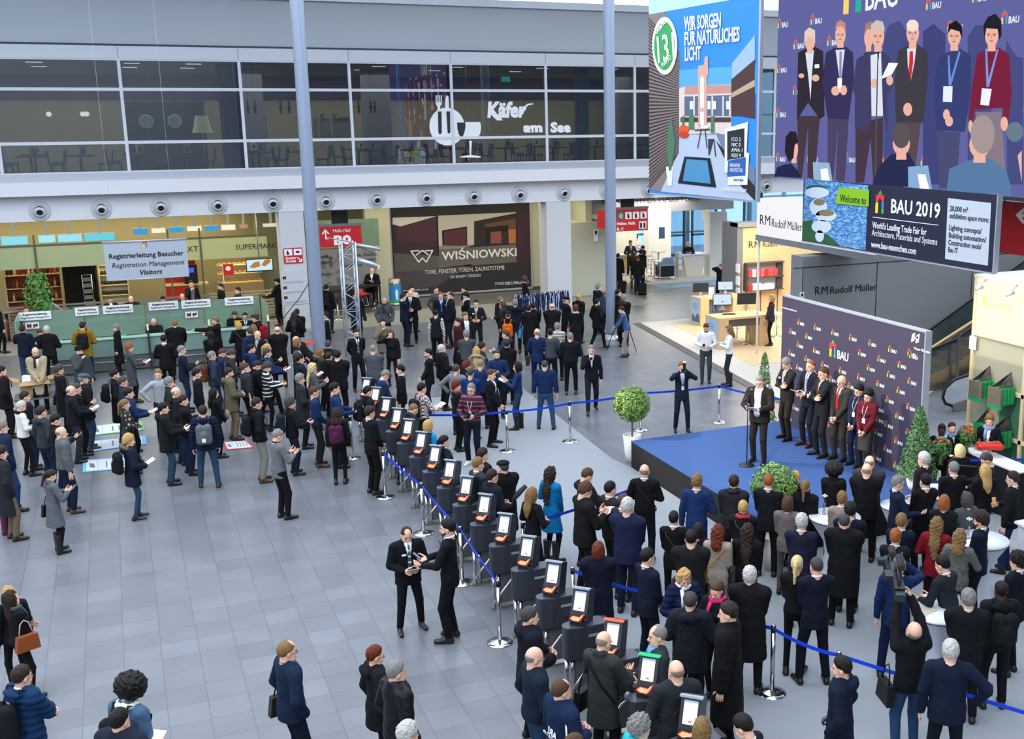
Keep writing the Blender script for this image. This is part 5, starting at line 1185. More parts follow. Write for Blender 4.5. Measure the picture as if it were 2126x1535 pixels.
# ================================================================ SMALLER THINGS
# ---- turnstiles with ticket kiosks, one row along the hall
def turnstile():
    t=thing('turnstile','','turnstile',(0,0,0),0,'ticket turnstiles in a row across the hall')
    gl=mat('turnstile_panel','#6c6f73',.35,.3)
    mb=MB().box(-.28,.36,-.05,.05,0,.03);mb.build('base_plate',M_BSTEEL,t)
    for x in (-.22,-.14,.26):MB().tube([(x,0,.03),(x,0,.6)],.03,12).build('post',M_STEEL,t)
    MB().box(-.11,.24,-.018,.018,.08,.58).build('lower_panel',gl,t)
    # housing: rounded long body with a waisted left end
    n=10;prof=[]
    for k in range(n+1):a=pi/2+pi*k/n;prof.append((-.20+.07*cos(a),.10*sin(a)))
    prof+=[(-.08,-.13),(.26,-.13),(.32,-.09),(.32,.09),(.26,.13),(-.08,.13)]
    mb=MB();z0,z1=.58,1.04
    mb.prism([(x,y,z0+.03) for x,y in prof],(0,0,z1-z0-.03),0);mb.prism([(x*.96+.01,y*.8,z0) for x,y in prof],(0,0,.03),0)
    mb.build('housing',mat('housing_anthracite','#30333d',.38),t)
    MB().prism([(x*.995,y*.97,1.04) for x,y in prof],(0,0,.012)).build('housing_lid',mat('lid_grey','#4c4f5a',.32),t)
    MB().box(.04,.20,-.137,-.13,.90,.935).build('status_strip',mat('strip_grey','#8f949b',.4),t)
    MB().box(.08,.20,-.137,-.13,.74,.75).build('slot',M_BLACK,t)
    # green arrow light at the exit end
    pn_=[(.60,-.06,.84),(.60,.02,.84),(.60,.02,.86),(.60,-.02,.88),(.60,-.02,1.01),(.60,-.06,1.01)]
    MB().box(.30,.355,-.12,.08,.80,1.055).build('end_cap',M_BLACK,t)
    MB().prism([(.30+.015,-.121,.86),(.30+.05,-.121,.86),(.30+.05,-.121,.90),(.30+.035,-.121,.91),(.30+.035,-.121,1.02),(.30+.01,-.121,1.02)],(0,-.006,0)).build('green_light',emis('go_green','#38e090',1.3),t)
    # kiosk head turned towards the arriving visitors
    k=bpy.data.objects.new('kiosk_head',None);COL.objects.link(k)
    bpy.data.objects.remove(k)
    R=Matrix.Translation((-.02,0,1.05)) @ Matrix.Rotation(radians(-44),4,'Z')
    T=R @ Matrix.Rotation(radians(-19),4,'X')
    mb=MB();mb.prism([R @ Vector(p) for p in ((-.11,-.10,0),(.11,-.10,0),(.12,.12,0),(-.12,.12,0))],(0,0,.07))
    sec=[(-.105,.02),(.02,.02),(.13,.05),(.12,.44),(.02,.46),(-.02,.44)]
    mb.prism([T @ Vector((-.115,y,z)) for y,z in ((-.12,.05),(.10,.02),(.14,.05),(.10,.46),(-.09,.46))],(T.to_3x3() @ Vector((.23,0,0))))
    mb.build('kiosk_head',mat('kiosk_black','#272a31',.4),t)
    MB().prism([T @ Vector(p) for p in ((-.125,-.135,.445),(.125,-.135,.445),(.125,-.07,.455),(-.125,-.07,.455))],T.to_3x3() @ Vector((0,-.0,.02))).build('lamp_bar',mat('lamp_bar_grey','#9ba1aa',.35),t)
    pf=lambda x,z,d=0.0:T @ Vector((x,-.12+(z-.05)*(.03/.41)-.004-d,z))
    MB().prism([pf(-.075,.17),pf(.075,.17),pf(.075,.415),pf(-.075,.415)],T.to_3x3() @ Vector((0,-.004,0))).build('display',emis('kiosk_white','#eef6ff',1.5),t)
    MB().prism([pf(-.075,.395,.0045),pf(.075,.395,.0045),pf(.075,.415,.0045),pf(-.075,.415,.0045)],T.to_3x3() @ Vector((0,-.001,0))).build('display_header',emis('kiosk_blue','#9cc4f4',1.1),t)
    MB().prism([pf(-.01,.19,.0045),pf(.03,.19,.0045),pf(.02,.215,.0045),pf(-.015,.21,.0045)],T.to_3x3() @ Vector((0,-.001,0))).build('display_picture',emis('kiosk_tan','#d8a890',1.0),t)
    # glowing red scanner recess, hockey-stick shaped
    P=[(-.105,.065),(-.06,.04),(.03,.035),(.055,.06),(.10,.14),(.085,.145),(.045,.095),(.0,.10),(-.06,.105)]
    mb=MB();mb.prism([pf(x,z,.03) for x,z in P],T.to_3x3() @ Vector((0,-.004,0)),0)
    mb.prism([pf(x*.82-.004,z*.80+.013,.034) for x,z in P],T.to_3x3() @ Vector((0,-.002,0)),1)
    mb.prism([pf(-.11,.03,.0),pf(.06,.02,0),pf(.105,.13,.0),pf(.05,.11,.0),pf(-.11,.11,.0)],T.to_3x3() @ Vector((0,-.03,0)),2)
    mb.build('ticket_scanner',[emis('scan_red','#ff4326',1.5),emis('scan_hot','#ffb08a',1.6),M_BLACK],t)
    # tripod hub and its arms
    MB().tube([(.12,-.06,.62),(.12,-.16,.54)],.05,14).build('hub',M_ALU,t)
    MB().tube([(.10,-.17,.56),(.0,-.20,.52),(-.36,-.28,.16)],.018,10).build('barrier_arm',M_STEEL,t)
    MB().tube([(.13,-.17,.56),(.14,-.22,.58),(.14,-.66,.64)],.018,10).build('barrier_arm',M_STEEL,t)
    MB().tube([(.15,-.17,.54),(.20,-.20,.50),(.36,-.27,.2)],.018,10).build('barrier_arm',M_STEEL,t)
    return t
tq=turnstile()
TY=[25.88,24.85,23.78,22.75,21.78,20.73,19.70,18.68,17.66,16.63,15.62,14.57,13.51,12.52,11.48,10.48,9.45]
for k,y in enumerate(TY):
    n_=len(TY)-1-k
    if n_<3:lab=('turnstile nearest to the camera, at the bottom edge','second turnstile from the bottom edge, its lamp bar lit green','third turnstile from the bottom edge, its lamp bar lit red')[n_]
    elif k<4:lab=('turnstile at the far end of the row','second turnstile from the far end of the row','third turnstile from the far end of the row','fourth turnstile from the far end of the row')[k]
    else:
        w_=('fourth','fifth','sixth','seventh','eighth','ninth','tenth','eleventh','twelfth','thirteenth','fourteenth')[n_-3];lab=w_+' turnstile from the bottom edge, kiosk screen lit white'
    o=tq if k==0 else copy_tree(tq,label=lab)
    o['label']=lab;o.location=(5.02,y,0)
    if n_ in (1,2):
        for c_ in o.children:
            if c_.name.startswith('lamp_bar'):c_.data=c_.data.copy();c_.data.materials[0]=emis('lamp_lit_green','#3fe39a',1.2) if n_==1 else emis('lamp_lit_red','#ff7a62',1.3)
# ---- belt barrier posts and blue belts
def post():
    t=thing('barrier_post','','barrier post',(0,0,0),0,'steel belt barrier posts')
    MB().lathe([(0,0),(.19,0),(.19,.012),(.12,.03),(.045,.055),(.0,.06)],seg=28).build('base',M_STEEL,t)
    MB().tube([(0,0,.05),(0,0,.90)],.031,16).build('tube',M_STEEL,t)
    MB().lathe([(0,.88),(.034,.88),(.034,.965),(.0,.97)],seg=18).build('belt_head',M_BLACK,t)
    MB().lathe([(0,.97),(.033,.97),(.02,.985),(.0,.988)],seg=18).build('cap',M_STEEL,t)
    return t
pq=post();POSTS=[((4.43,21.61),'post beside the person in black suit at the turnstiles'),((4.62,19.29),'post between the turnstile arms, second on the left belt'),((4.63,16.80),'post behind the security person by the turnstiles'),((4.51,14.47),'post at the near end of the left blue belt'),
    ((7.70,23.62),'post in front of the person in white shirt behind the belt'),((9.29,23.73),'post on open floor right of the person in jeans'),((11.22,23.92),'post hidden behind the round tree'),((13.29,23.72),'post between the photographer and the speaker'),
    ((5.66,14.45),'post behind the turnstiles beside the long navy coat'),((5.62,16.56),'post beside the person'),((6.38,13.15),'post by the person with pink scarf'),((7.32,11.54),'post by the white messenger bag'),((7.66,10.56),'post above the person in duffle coat'),((4.35,24.6),'post behind the person in black suit'),((5.9,24.2),'post behind the person leaning over the turnstile')]
for k,((x,y),lab) in enumerate(POSTS):
    o=pq if k==0 else copy_tree(pq)
    o.location=(x,y,0);o['label']='steel barrier '+lab
def belt(a,b,lab,sag=.03):
    a,b=Vector((a[0],a[1],.93)),Vector((b[0],b[1],.93));d=(b-a);n=Vector((-d.y,d.x,0)).normalized()*.002;mb=MB();N=10;P=[]
    for i in range(N+1):
        t_=i/N;p=a+d*t_;p.z-=sag*4*t_*(1-t_);P.append(p)
    vs=[];
    for p in P:vs+=[p+n+Vector((0,0,.025)),p+n-Vector((0,0,.025)),p-n-Vector((0,0,.025)),p-n+Vector((0,0,.025))]
    fs=[(4*i+j,4*i+(j+1)%4,4*i+4+(j+1)%4,4*i+4+j) for i in range(N) for j in range(4)]
    return tag(mb.add(vs,fs).build('barrier_belt',M_BLUEBELT),lab,'belt','blue belts between barrier posts')
L=[p for p,_ in POSTS]
belt(L[0],L[1],'blue belt running down from the person in black suit');belt(L[1],L[2],'blue belt over the turnstile arms, middle stretch');belt(L[2],L[3],'blue belt ending at the near post by the security guards')
belt(L[14],L[4],'blue belt crossing behind the photographer in striped sweater');belt(L[4],L[5],'blue belt in front of the person in dark blue shirt and jeans');belt(L[5],L[6],'blue belt from open floor to the round tree');belt(L[6],L[7],'blue belt behind the photographer with flash');belt(L[7],(13.95,21.9),'blue belt running from the post to the logo wall')
belt(L[9],(7.9,17.4),'blue belt across the blue coat dress');belt(L[8],L[10],'blue belt passing behind the long navy coat');belt(L[10],L[11],'short blue belt beside the pink scarf');belt(L[11],L[12],'blue belt in front of the blond ponytail',.05);belt(L[12],(9.3,7.6),'blue belt in front of the white table, running to the right edge',.02)
belt((14.3,16.4),(17.5,15.2),'blue belt behind the tall plant and the cushion bearer')
# ---- microphone stand
t=thing('microphone_stand','black microphone stand with round base before the speaker','microphone stand',(11.12,18.68,.6))
MB().lathe([(0,0),(.15,0),(.15,.02),(.03,.04),(0,.04)],seg=28).build('base',M_BLACK,t);MB().tube([(0,0,.03),(0,0,1.42)],.011,10).build('pole',M_BLACK,t)
MB().tube([(-.1,.0,1.33),(.12,.08,1.52)],.014,10).build('microphone',M_BLACK,t);MB().lathe([(0,-.02),(.026,-.01),(.03,.02),(.02,.045),(0,.05)],c=(.13,.085,1.53),axis=(.6,.4,.5),seg=14).build('microphone_head',mat('mic_grille','#55565a',.4,.5),t)
# ---- potted plants
def leaves(f,n,size,rng,mi=(0,1)):
    mb=MB()
    for _ in range(n):
        c,nr=f(rng);nr=(Vector(nr)+Vector((rng.uniform(-.6,.6),rng.uniform(-.6,.6),rng.uniform(-.2,.8)))).normalized()
        u=nr.cross(Vector((rng.uniform(-1,1),rng.uniform(-1,1),rng.uniform(-1,1)))).normalized();v=nr.cross(u);s=size*rng.uniform(.7,1.3);c=Vector(c)
        mb.add([c-v*s*.9,c+u*s*.32+nr*s*.1,c+v*s,c-u*s*.32+nr*s*.1],[(0,1,2,3)],rng.choice(mi))
    return mb
LEAF=[mat('laurel_leaf','#4f7a2c',.45,noise=.25,nscale=6),mat('laurel_leaf_light','#8aa54a',.45,noise=.2,nscale=6)]
LEAFD=[mat('laurel_dark','#2f5a2c',.45,noise=.25,nscale=6),mat('laurel_dark2','#4c7a3c',.45,noise=.2,nscale=6)]
def ball(r,cz):
    def f(rng):
        a,b=rng.uniform(0,2*pi),math.acos(rng.uniform(-1,1));d=Vector((sin(b)*cos(a),sin(b)*sin(a),cos(b)));rr=r*rng.uniform(.72,1.03);return d*rr+Vector((0,0,cz)),d
    return f
def cone_(r,z0,z1):
    def f(rng):
        t_=rng.random()**1.5;a=rng.uniform(0,2*pi);rr=r*(1-t_)**.8*rng.uniform(.7,1.08)+.03;return Vector((cos(a)*rr,sin(a)*rr,z0+(z1-z0)*t_)),Vector((cos(a),sin(a),.4))
    return f
rg=random.Random(5)
POT=mat('pot_white','#e4e2dd',.4)
def pot(t,r,h):MB().lathe([(0,0),(r*.62,0),(r*.8,h*.3),(r,h),(r*.9,h),(r*.86,h*.92),(0,h*.9)],seg=26).build('pot',POT,t)
t=thing('potted_bay_tree','ball-topped bay tree in a tall white pot at the left corner of the stage','potted tree',(9.96,21.68,0));pot(t,.21,.62)
MB().tube([(0,0,.5),(.01,.01,1.1)],.022,8).build('trunk',mat('bark','#7a6a58',.8),t);leaves(ball(.40,1.32),2500,.045,rg).build('crown',LEAF,t)
t=thing('potted_bush','round green bush at the front edge of the stage','potted bush',(9.56,15.15,0));pot(t,.25,.6)
MB().tube([(0,0,.5),(0,0,1.2)],.03,8).build('trunk',mat('bark','#7a6a58',.8),t);leaves(ball(.40,1.46),2600,.042,rg).build('crown',LEAFD[1:]+LEAF[1:],t)
t=thing('potted_conifer','tall cone-shaped laurel at the right end of the logo wall','potted plant',(13.22,16.0,.6));t.scale=(.8,.8,.66);pot(t,.28,.5)
leaves(cone_(.42,.5,2.45),2600,.05,rg).build('foliage',LEAFD,t);MB().tube([(0,0,.4),(0,0,2.3)],.025,8).build('trunk',mat('bark','#7a6a58',.8),t)
t=thing('potted_conifer','slender laurel column behind the speaker at the left end of the logo wall','potted plant',(13.3,21.62,0));pot(t,.22,.5)
leaves(cone_(.26,.5,2.15),1300,.045,rg).build('foliage',LEAFD,t);MB().tube([(0,0,.4),(0,0,2.2)],.02,8).build('trunk',mat('bark','#7a6a58',.8),t)
p=onZ(92,645,0.0);t=thing('ficus_plant','leafy green ficus beside the shelves on the far left','potted plant',(-2.7,43.2,0));pot(t,.25,.45)
def fic(rng):
    a=rng.uniform(0,2*pi);z=rng.uniform(.7,2.4);rr=.5*sin((z-.5)/2.1*pi)**.6*rng.uniform(.3,1);return Vector((cos(a)*rr,sin(a)*rr,z)),Vector((cos(a),sin(a),.5))
leaves(fic,1100,.09,rg).build('foliage',[mat('ficus_leaf','#2f6a2c',.4,noise=.2,nscale=5),mat('ficus_leaf2','#56903c',.4,noise=.2,nscale=5)],t);MB().tube([(0,0,.4),(.03,0,1.2),(0,0,2.1)],.03,8).build('trunk',mat('bark','#7a6a58',.8),t)
# ---- high tables with white covers
def htable(x,y,lab,r=.37,h=1.1):
    t=thing('high_table',lab,'high table',(x,y,0),0,'round high tables with white covers')
    MB().lathe([(0,h-.03),(r,h-.03),(r,h),(0,h)],seg=36).build('table_top',mat('table_white','#dfe2e8',.45),t)
    MB().lathe([(r,h-.04),(r*.86,h-.12),(r*.42,h*.62),(r*.34,h*.42),(r*.5,h*.15),(r*.82,.02),(r*.82,0)],seg=36).build('stretch_cover',mat('cover_white','#c9cedb',.8),t)
    return t
htable(9.37,10.75,'round white high table with a menu card in the right foreground');htable(10.22,14.35,'round white high table with a flower vase behind the guest',.42);htable(11.66,12.55,'round white high table in front of the person in midnight suit',.42);htable(12.6,14.6,'round white high table under the person in black',.42);htable(11.5,14.35,'round white high table beside the young waiter',.3)
tag(MB().box(-.15,.15,-.11,.11,0,.012).build('menu_card',mat('menu_paper','#cfc6b4',.7),None,(9.20,10.86,1.1),.25),'printed menu card lying on the white table in the right foreground','menu')
mb=MB()
for i in range(6):mb.box(-.12,.10,-.08+i*.028,-.075+i*.028,.012,.0125)
mb.build('print',mat('menu_ink','#8a8270',.7),bpy.data.objects['menu_card'])
def vase(x,y,z,lab):
    t=thing('flower_vase',lab,'vase',(x,y,z));MB().lathe([(0,0),(.035,0),(.03,.06),(.014,.14),(.018,.2)],seg=16).build('glass_vase',glass_mat('vase_glass','#dfe8ee',.15,opac=.15),t)
    MB().tube([(0,0,.02),(.005,0,.3)],.003,6).build('stem',LEAFD[0],t);mb=MB()
    for a in range(6):mb.lathe([(0,-.02),(.02,0),(0,.02)],c=(.035*cos(a),.035*sin(a),.31+.01*(a%2)),seg=8)
    mb.build('blossom',mat('blossom_white','#f2f0ec',.6),t)
vase(10.12,14.5,1.1,'slim vase with white blossom on the table behind the stage guests');vase(11.5,12.65,1.1,'vase with white blossom between the wavy and women')
tag(MB().prism([(-.16,-.02,0),(.16,-.02,0),(.16,.02,0),(-.16,.02,0)],(0,0,.01)).build('programme_leaflet',mat('leaflet_lime','#d7dd6a',.6),None,(10.12,14.18,1.1),-.4),'lime and white leaflet on the table with the flower vase','leaflet')
# bouquets, cushion, white counter, cabinet
def bouquet(x,y,z,lab,c1):
    t=thing('bouquet',lab,'bouquet',(x,y,z),0,'bouquets of red flowers');r3=random.Random(int(x*100))
    leaves(ball(.19,.12),260,.05,r3).build('greenery',LEAFD,t);mb=MB()
    for _ in range(26):
        a=r3.uniform(0,2*pi);b=r3.uniform(0,.17);mb.lathe([(0,-.02),(.028,0),(.018,.025),(0,.02)],c=(cos(a)*b,sin(a)*b,.25-b*.5+r3.uniform(0,.05)),seg=8)
    mb.build('red_blossom',mat('petal_'+c1[1:],c1,.6),t);MB().lathe([(.09,.05),(.025,-.12),(.05,-.24),(0,-.24)],seg=14).build('wrapping',LEAFD[1],t)
p=onZ(1955,935,1.3);bouquet(p.x,p.y,1.25,'red bouquet held by the person on the left','#c83028');p=onZ(2008,910,1.3);bouquet(p.x,p.y,1.25,'red and orange bouquet beside the person at the right','#d8452c')
p=onZ(2055,922,1.22);t=thing('ribbon_cushion','red satin cushion tray with small pins held by the person','cushion',(p.x,p.y,1.15),-.5)
MB().lathe([(0,0),(.1,0),(.1,.01)],seg=4).build('tray',M_BLACK,t);f=Field((-.32,-.22,-.08),(.32,.22,.12),.016);f.cap((-.2,-.09,.03),(.2,-.09,.03),.06,k=.05);f.cap((-.2,.09,.03),(.2,.09,.03),.06,k=.05);f.cap((-.2,0,.03),(.2,0,.03),.06,k=.05)
V,Q=f.mesh();link('cushion',np_mesh('cushion',V,Q,[mat('red_satin','#c2281f',.3)]),t);mb=MB();r3=random.Random(2)
for _ in range(22):mb.lathe([(0,0),(.014,.004),(0,.02)],c=(r3.uniform(-.2,.2),r3.uniform(-.09,.09),.095),seg=6)
mb.build('pin',mat('pin_gold','#d8c8b0',.3,.6),t)
sbx=thing('serving_table','white-topped serving table with black front behind the bouquets','table',(13.4,15.6,0));q0=onZ(1995,935,.95);q1=onZ(2112,985,.95)
d_=(q1-q0);n_=Vector((-d_.y,d_.x,0)).normalized()*-.45
MB().prism([q0,q1,q1-n_,q0-n_],(0,0,.03)).build('table_top',mat('table_white','#dfe2e8',.45),sbx,w=True);MB().prism([q0-Vector((0,0,.95)),q1-Vector((0,0,.95)),q1-n_-Vector((0,0,.95)),q0-n_-Vector((0,0,.95))],(0,0,.93)).build('black_front',mat('black_skirt','#121214',.9),sbx,w=True)
cb=thing('drinks_counter','white drinks counter at the right edge','counter',(13.0,12.6,0));q0=onZ(2108,1125,.0);q1=onZ(2180,1100,.0)
MB().box(12.75,14.2,11.4,12.9,0,1.05).build('cabinet',mat('counter_white','#c8cdd3',.5),cb,w=True);MB().box(12.70,14.25,11.35,12.95,1.05,1.09).build('worktop',mat('table_white','#dfe2e8',.45),cb,w=True)
r3=random.Random(9)
for k in range(9):
    x,y=12.85+(k%3)*.13,12.2+(k // 3)*.14
    o=MB().lathe([(0,0),(.03,0),(.033,.13),(.029,.13),(.027,.01)],seg=12).build('water_glass',glass_mat('water_glass_%d'%(k // 9),'#d6e6e4',.2,opac=.15) if k==0 else o.data.materials[0],None,(x,y,1.09));tag(o,'clear glass standing on the white drinks counter at the right edge','glass','glasses on the drinks counter')
mst=thing('measuring_stand','thin black music-stand frame above the serving table at the right edge','stand',(12.9,14.3,0));MB().tube([(12.75,14.6,.98),(12.75,14.6,1.5),(12.8,14.55,1.56),(13.2,14.3,1.53),(13.3,14.25,1.45)],.02,8).build('frame',M_BLACK,mst,w=True)
# ---- video camera over the shoulder of the blue-suited cameraman, and the one held overhead
def vcam(loc,rz,lab,tilt=0,s=1.0):
    t=thing('video_camera',lab,'video camera',loc,rz);t.rotation_euler.x=tilt;t.scale=(s,s,s)
    MB().box(-.06,.06,-.22,.12,-.07,.08).build('camera_body',M_BLACK,t);MB().lathe([(0,.10),(.05,.12),(.05,.26),(.062,.30),(0,.29)],axis=(0,1,0),seg=18).build('lens',M_DARK,t)
    MB().tube([(0,-.16,.08),(0,-.12,.15),(0,.08,.15),(0,.12,.08)],.014,8).build('top_handle',M_BLACK,t);MB().box(-.15,-.06,-.06,.06,.05,.13).build('flip_screen',M_DARK,t)
    MB().tube([(.05,.04,.17),(.05,.26,.17)],[.04,.05],14).build('furry_microphone',mat('wind_fur','#34353a',.9,noise=.3,nscale=50,bump=1,bscale=90),t)
    MB().box(-.055,.055,-.30,-.22,-.06,.05).build('battery',mat('battery_dark','#2c3a3c',.5),t)
p=onZ(1846,1180,1.72);vcam((p.x,p.y,1.72),-.55,'black shoulder video camera with furry microphone beside the blue-suited cameraman');p=onZ(1862,1208,2.05);vcam((p.x,p.y,2.05),-.5,'video camera held overhead by the cameraman in jeans',.3)
# tripod of the young man in blue sweater
p=onZ(1297,731,0);cx,cy=onZ(1292,726,0).x,onZ(1292,726,0).y
t=thing('tripod','black camera tripod with small red-lit camera right of the round column','tripod',(cx,cy,0))
for nm,(dx,dy) in enumerate(((-.55,.05),(.30,-.45),(.35,.35))):MB().tube([(dx,dy,0),(dx*.12,dy*.12,1.25)],[.012,.02],8).build('leg',M_BLACK,t)
MB().tube([(0,0,1.0),(0,0,1.5)],.022,8).build('centre_column',M_BLACK,t);MB().box(-.06,.06,-.14,.12,1.5,1.64).lathe([(0,-.26),(.045,-.26),(.045,-.12)],c=(0,0,1.57),axis=(0,1,0),seg=12).build('camera',mat('camera_red','#3a1418',.5),t)
# ---- truss tower with spotlight
TX,TYY=6.25,34.0
t=thing('truss_tower','aluminium lattice truss tower standing in the crowd with a lit spotlight','truss',(TX,TYY,0))
hw=.2;H_=3.9
for sx in (-1,1):
    for sy in (-1,1):MB().tube([(sx*hw,sy*hw,0),(sx*hw,sy*hw,H_)],.028,10).build('chord',M_ALU,t)
mb=MB();n=13
for face in range(4):
    for i in range(n):
        z0_,z1_=.08+(H_-.16)*i/n,.08+(H_-.16)*(i+1)/n;a,b=(-hw,hw) if i%2==0 else (hw,-hw)
        P={0:((a,-hw),(b,-hw)),1:((a,hw),(b,hw)),2:((-hw,a),(-hw,b)),3:((hw,a),(hw,b))}[face];mb.tube([(P[0][0],P[0][1],z0_),(P[1][0],P[1][1],z1_)],.012,6)
        if i%3==0:mb.tube([(P[0][0],P[0][1],z0_),(P[1][0],P[1][1],z0_)],.012,6)
mb.build('lattice',M_ALU,t);MB().box(-.35,.35,-.35,.35,0,.02).build('foot_plate',M_ALU,t)
MB().tube([(-.6,-.1,H_+.15),(0,0,H_+.02),(.7,-.1,H_-.35)],.02,8).build('cross_arm',M_BSTEEL,t)
sp=thing('spotlight','silver spotlight with glowing lens clamped to the truss tower','spotlight',(TX+.5,TYY-.1,3.25));MB().tube([(-.3,0,.12),(.1,-.05,-.02),(.36,-.12,-.14)],[.075,.075,.065],16).build('barrel',M_ALU,sp)
MB().lathe([(0,0),(.07,0)],c=(.365,-.122,-.142),axis=(.9,-.3,-.35),seg=18).build('lens',emis('lens_glow','#fff2df',3.0),sp);MB().tube([(-.28,0,.3),(-.3,0,.12),(-.1,.08,.02)],.02,8).build('yoke',M_BLACK,sp)
sp=thing('spotlight','unlit spotlight at the top of the truss tower','spotlight',(TX+.45,TYY-.05,3.75));MB().tube([(-.25,0,.06),(.2,-.05,-.04),(.5,-.1,-.12)],[.05,.05,.045],14).build('barrel',M_ALU,sp)
# ---- Registration banner, counter, signs
rb=thing('hanging_banner','grey hanging sign reading Registrierleitung Besucher above the counter','banner',(.6,37,2.7));q=[onY(a,b,37.0) for a,b in ((217,580),(395,577),(388,497),(217,503))];bx0,bx1,bz0,bz1=-.43,1.90,(q[0].z+q[1].z)/2,(q[2].z+q[3].z)/2
MB().box(bx0,bx1,37,37.03,bz0,bz1).build('board',mat('banner_grey','#a9b1bd',.6),rb,w=True);MB().tube([(bx0-.03,37.0,bz1),(bx1+.03,37.0,bz1)],.03,8).tube([(bx0,37.0,bz0),(bx1,37.0,bz0)],.02,8).build('rail',M_ALU,rb,w=True)
MB().tube([(bx0+.3,37,bz1),(bx0+.3,37,13)],.003,6).build('cable',M_WHITE,rb,w=True);MB().tube([(bx1-.3,37,bz1),(bx1-.3,37,13)],.003,6).build('cable',M_WHITE,rb,w=True)
pn=Panel((bx0,37,bz0),(1,0,0),(0,0,1));Wb=bx1-bx0
pn.text('Registrierleitung Besucher',Wb*.05,.66,.21,M_TXTK,.006,rb,width=Wb*.9,bold=.004);pn.text('Registration Management',Wb*.07,.38,.21,M_TXTK,.006,rb,width=Wb*.88,bold=.004,shear=.25);pn.text('Visitors',Wb*.39,.13,.21,M_TXTK,.006,rb,width=Wb*.27,bold=.004,shear=.25);bau_logo(pn,Wb*.47,.96,.16,rb,mt,txt=False,d=.006)
GREEN=glass_mat('green_glass','#94b29e',.06,opac=.62);gfront=mat('counter_front','#78938a',.25,noise=.05,nscale=1)
for k in range(4):
    x0=-2.95+k*1.77;x1=x0+1.72
    t=thing('registration_desk',('leftmost','second','third','rightmost')[k]+' green glass-fronted registration desk of the long counter','counter',((x0+x1)/2,36.9,0),group='registration desks side by side')
    MB().box(x0,x1,36.7,36.74,.50,1.02).build('glass_front',gfront,t,w=True);MB().box(x0,x1,36.74,36.80,.06,.52).build('plinth',mat('plinth_grey','#5c625f',.5),t,w=True)
    MB().box(x0,x1,36.66,37.05,1.02,1.05).build('ledge',mat('ledge_green','#9ec6b4',.2),t,w=True);MB().box(x0,x1,36.8,37.6,.70,.73).build('worktop',mat('worktop_dark','#4b4f50',.5),t,w=True)
    MB().tube([(x0+.1,36.66,.34),(x1-.1,36.66,.34)],.015,8).build('foot_rail',M_ALU,t,w=True)
    MB().box(x0,x1,38.58,38.6,.0,1.74).build('rear_screen',GREEN,t,w=True);MB().box(x0,x1,38.1,38.56,.70,.73).build('rear_shelf',mat('ledge_green','#9ec6b4',.2),t,w=True)
    dv=thing('divider_post',('first','second','third','fourth')[k]+' dark post with lit white top between registration desks, from left','post',(x1+.02,36.62,0),group='dark divider posts of the counter');MB().box(x1-.01,x1+.05,36.55,36.68,0,1.24).build('post',M_DARK,dv,w=True);MB().box(x1-.005,x1+.045,36.54,36.66,1.24,1.42).build('lit_top',emis('post_top','#f2eecb',.9),dv,w=True)
    for j in range(2):
        x=x0+.55+j*.8;mm=thing('computer_monitor',('left' if j==0 else 'right')+' flat black monitor on the '+('leftmost','second','third','rightmost')[k]+' registration desk','monitor',(x,37.15,.73));MB().box(-.24,.24,-.02,.02,.05,.36,M=Matrix.Rotation(radians(20),4,'X')).build('housing',M_BLACK,mm);MB().box(-.1,.1,-.06,.06,0,.02).box(-.02,.02,-.01,.02,0,.08).build('stand',M_BLACK,mm)
        MB().box(-.2,.2,-.022,-.020,.30,.32,M=Matrix.Rotation(radians(20),4,'X')).build('label_strip',M_PAPER,mm)
esc=thing('counter_end_screen','green glass end screen at the right end of the registration counter','screen',(4.15,37.7,0));MB().box(4.13,4.15,36.8,38.6,0,1.74).build('pane',GREEN,esc,w=True)
esc=thing('counter_end_screen','green glass end screen at the left end of the registration counter','screen',(-3,37.7,0));MB().box(-3.02,-3.0,36.8,38.6,0,1.74).build('pane',GREEN,esc,w=True)
for k,(a,b,c3,d3) in enumerate(((38,651,107,663),(155,641,206,655),(213,637,277,649),(308,630,371,645),(376,626,438,641),(466,620,527,636))):
    p0=onY(a,b,38.56);p1=onY(c3,d3,38.56);s_=thing('desk_sign',('first','second','third','fourth','fifth','sixth')[k]+' white Registrierleitung sign from the left on the green glass screen','sign',(p0.x,38.56,p1.z),group='white Registrierleitung signs');w_=p1.x-p0.x;z_=p0.z-.24
    MB().box(p0.x,p1.x,38.54,38.57,z_,p0.z+.02).build('board',M_PAPER,s_,w=True);pn=Panel((p0.x,38.54,z_),(1,0,0),(0,0,1));pn.text('Registrierleitung',w_*.12,.16,.08,M_TXTK,.006,s_,width=w_*.75,bold=.002);pn.text('Registration Management',w_*.06,.06,.08,M_TXTK,.006,s_,width=w_*.88,bold=.002,shear=.25)
for k,(a,b) in enumerate(((54,676),(386,653))):
    p0=onY(a,b,38.55);s_=thing('rule_notice',('left','right')[k]+' small white notice with two crossed-out symbols on the green screen','notice',tuple(p0));MB().box(p0.x-.02,p0.x+.36,38.53,38.56,p0.z-.12,p0.z+.08).build('card',M_PAPER,s_,w=True)
    for j in range(2):
        x=p0.x+.02+j*.17;pn=Panel((x,38.53,p0.z-.09),(1,0,0),(0,0,1));mb=MB();pn.rect(mb,.01,.13,.04,.11,.003,.006,1);pn.poly(mb,[(0,.0),(.03,.0),(.14,.14),(.11,.14)],.007,.003,0)
        if j==0:pn.poly(mb,[(.11,.0),(.14,.0),(.03,.14),(0,.14)],.007,.003,0)
        mb.build('crossed_symbol',[mat('ban_red','#a01828',.5),M_TXTK],s_,w=True)
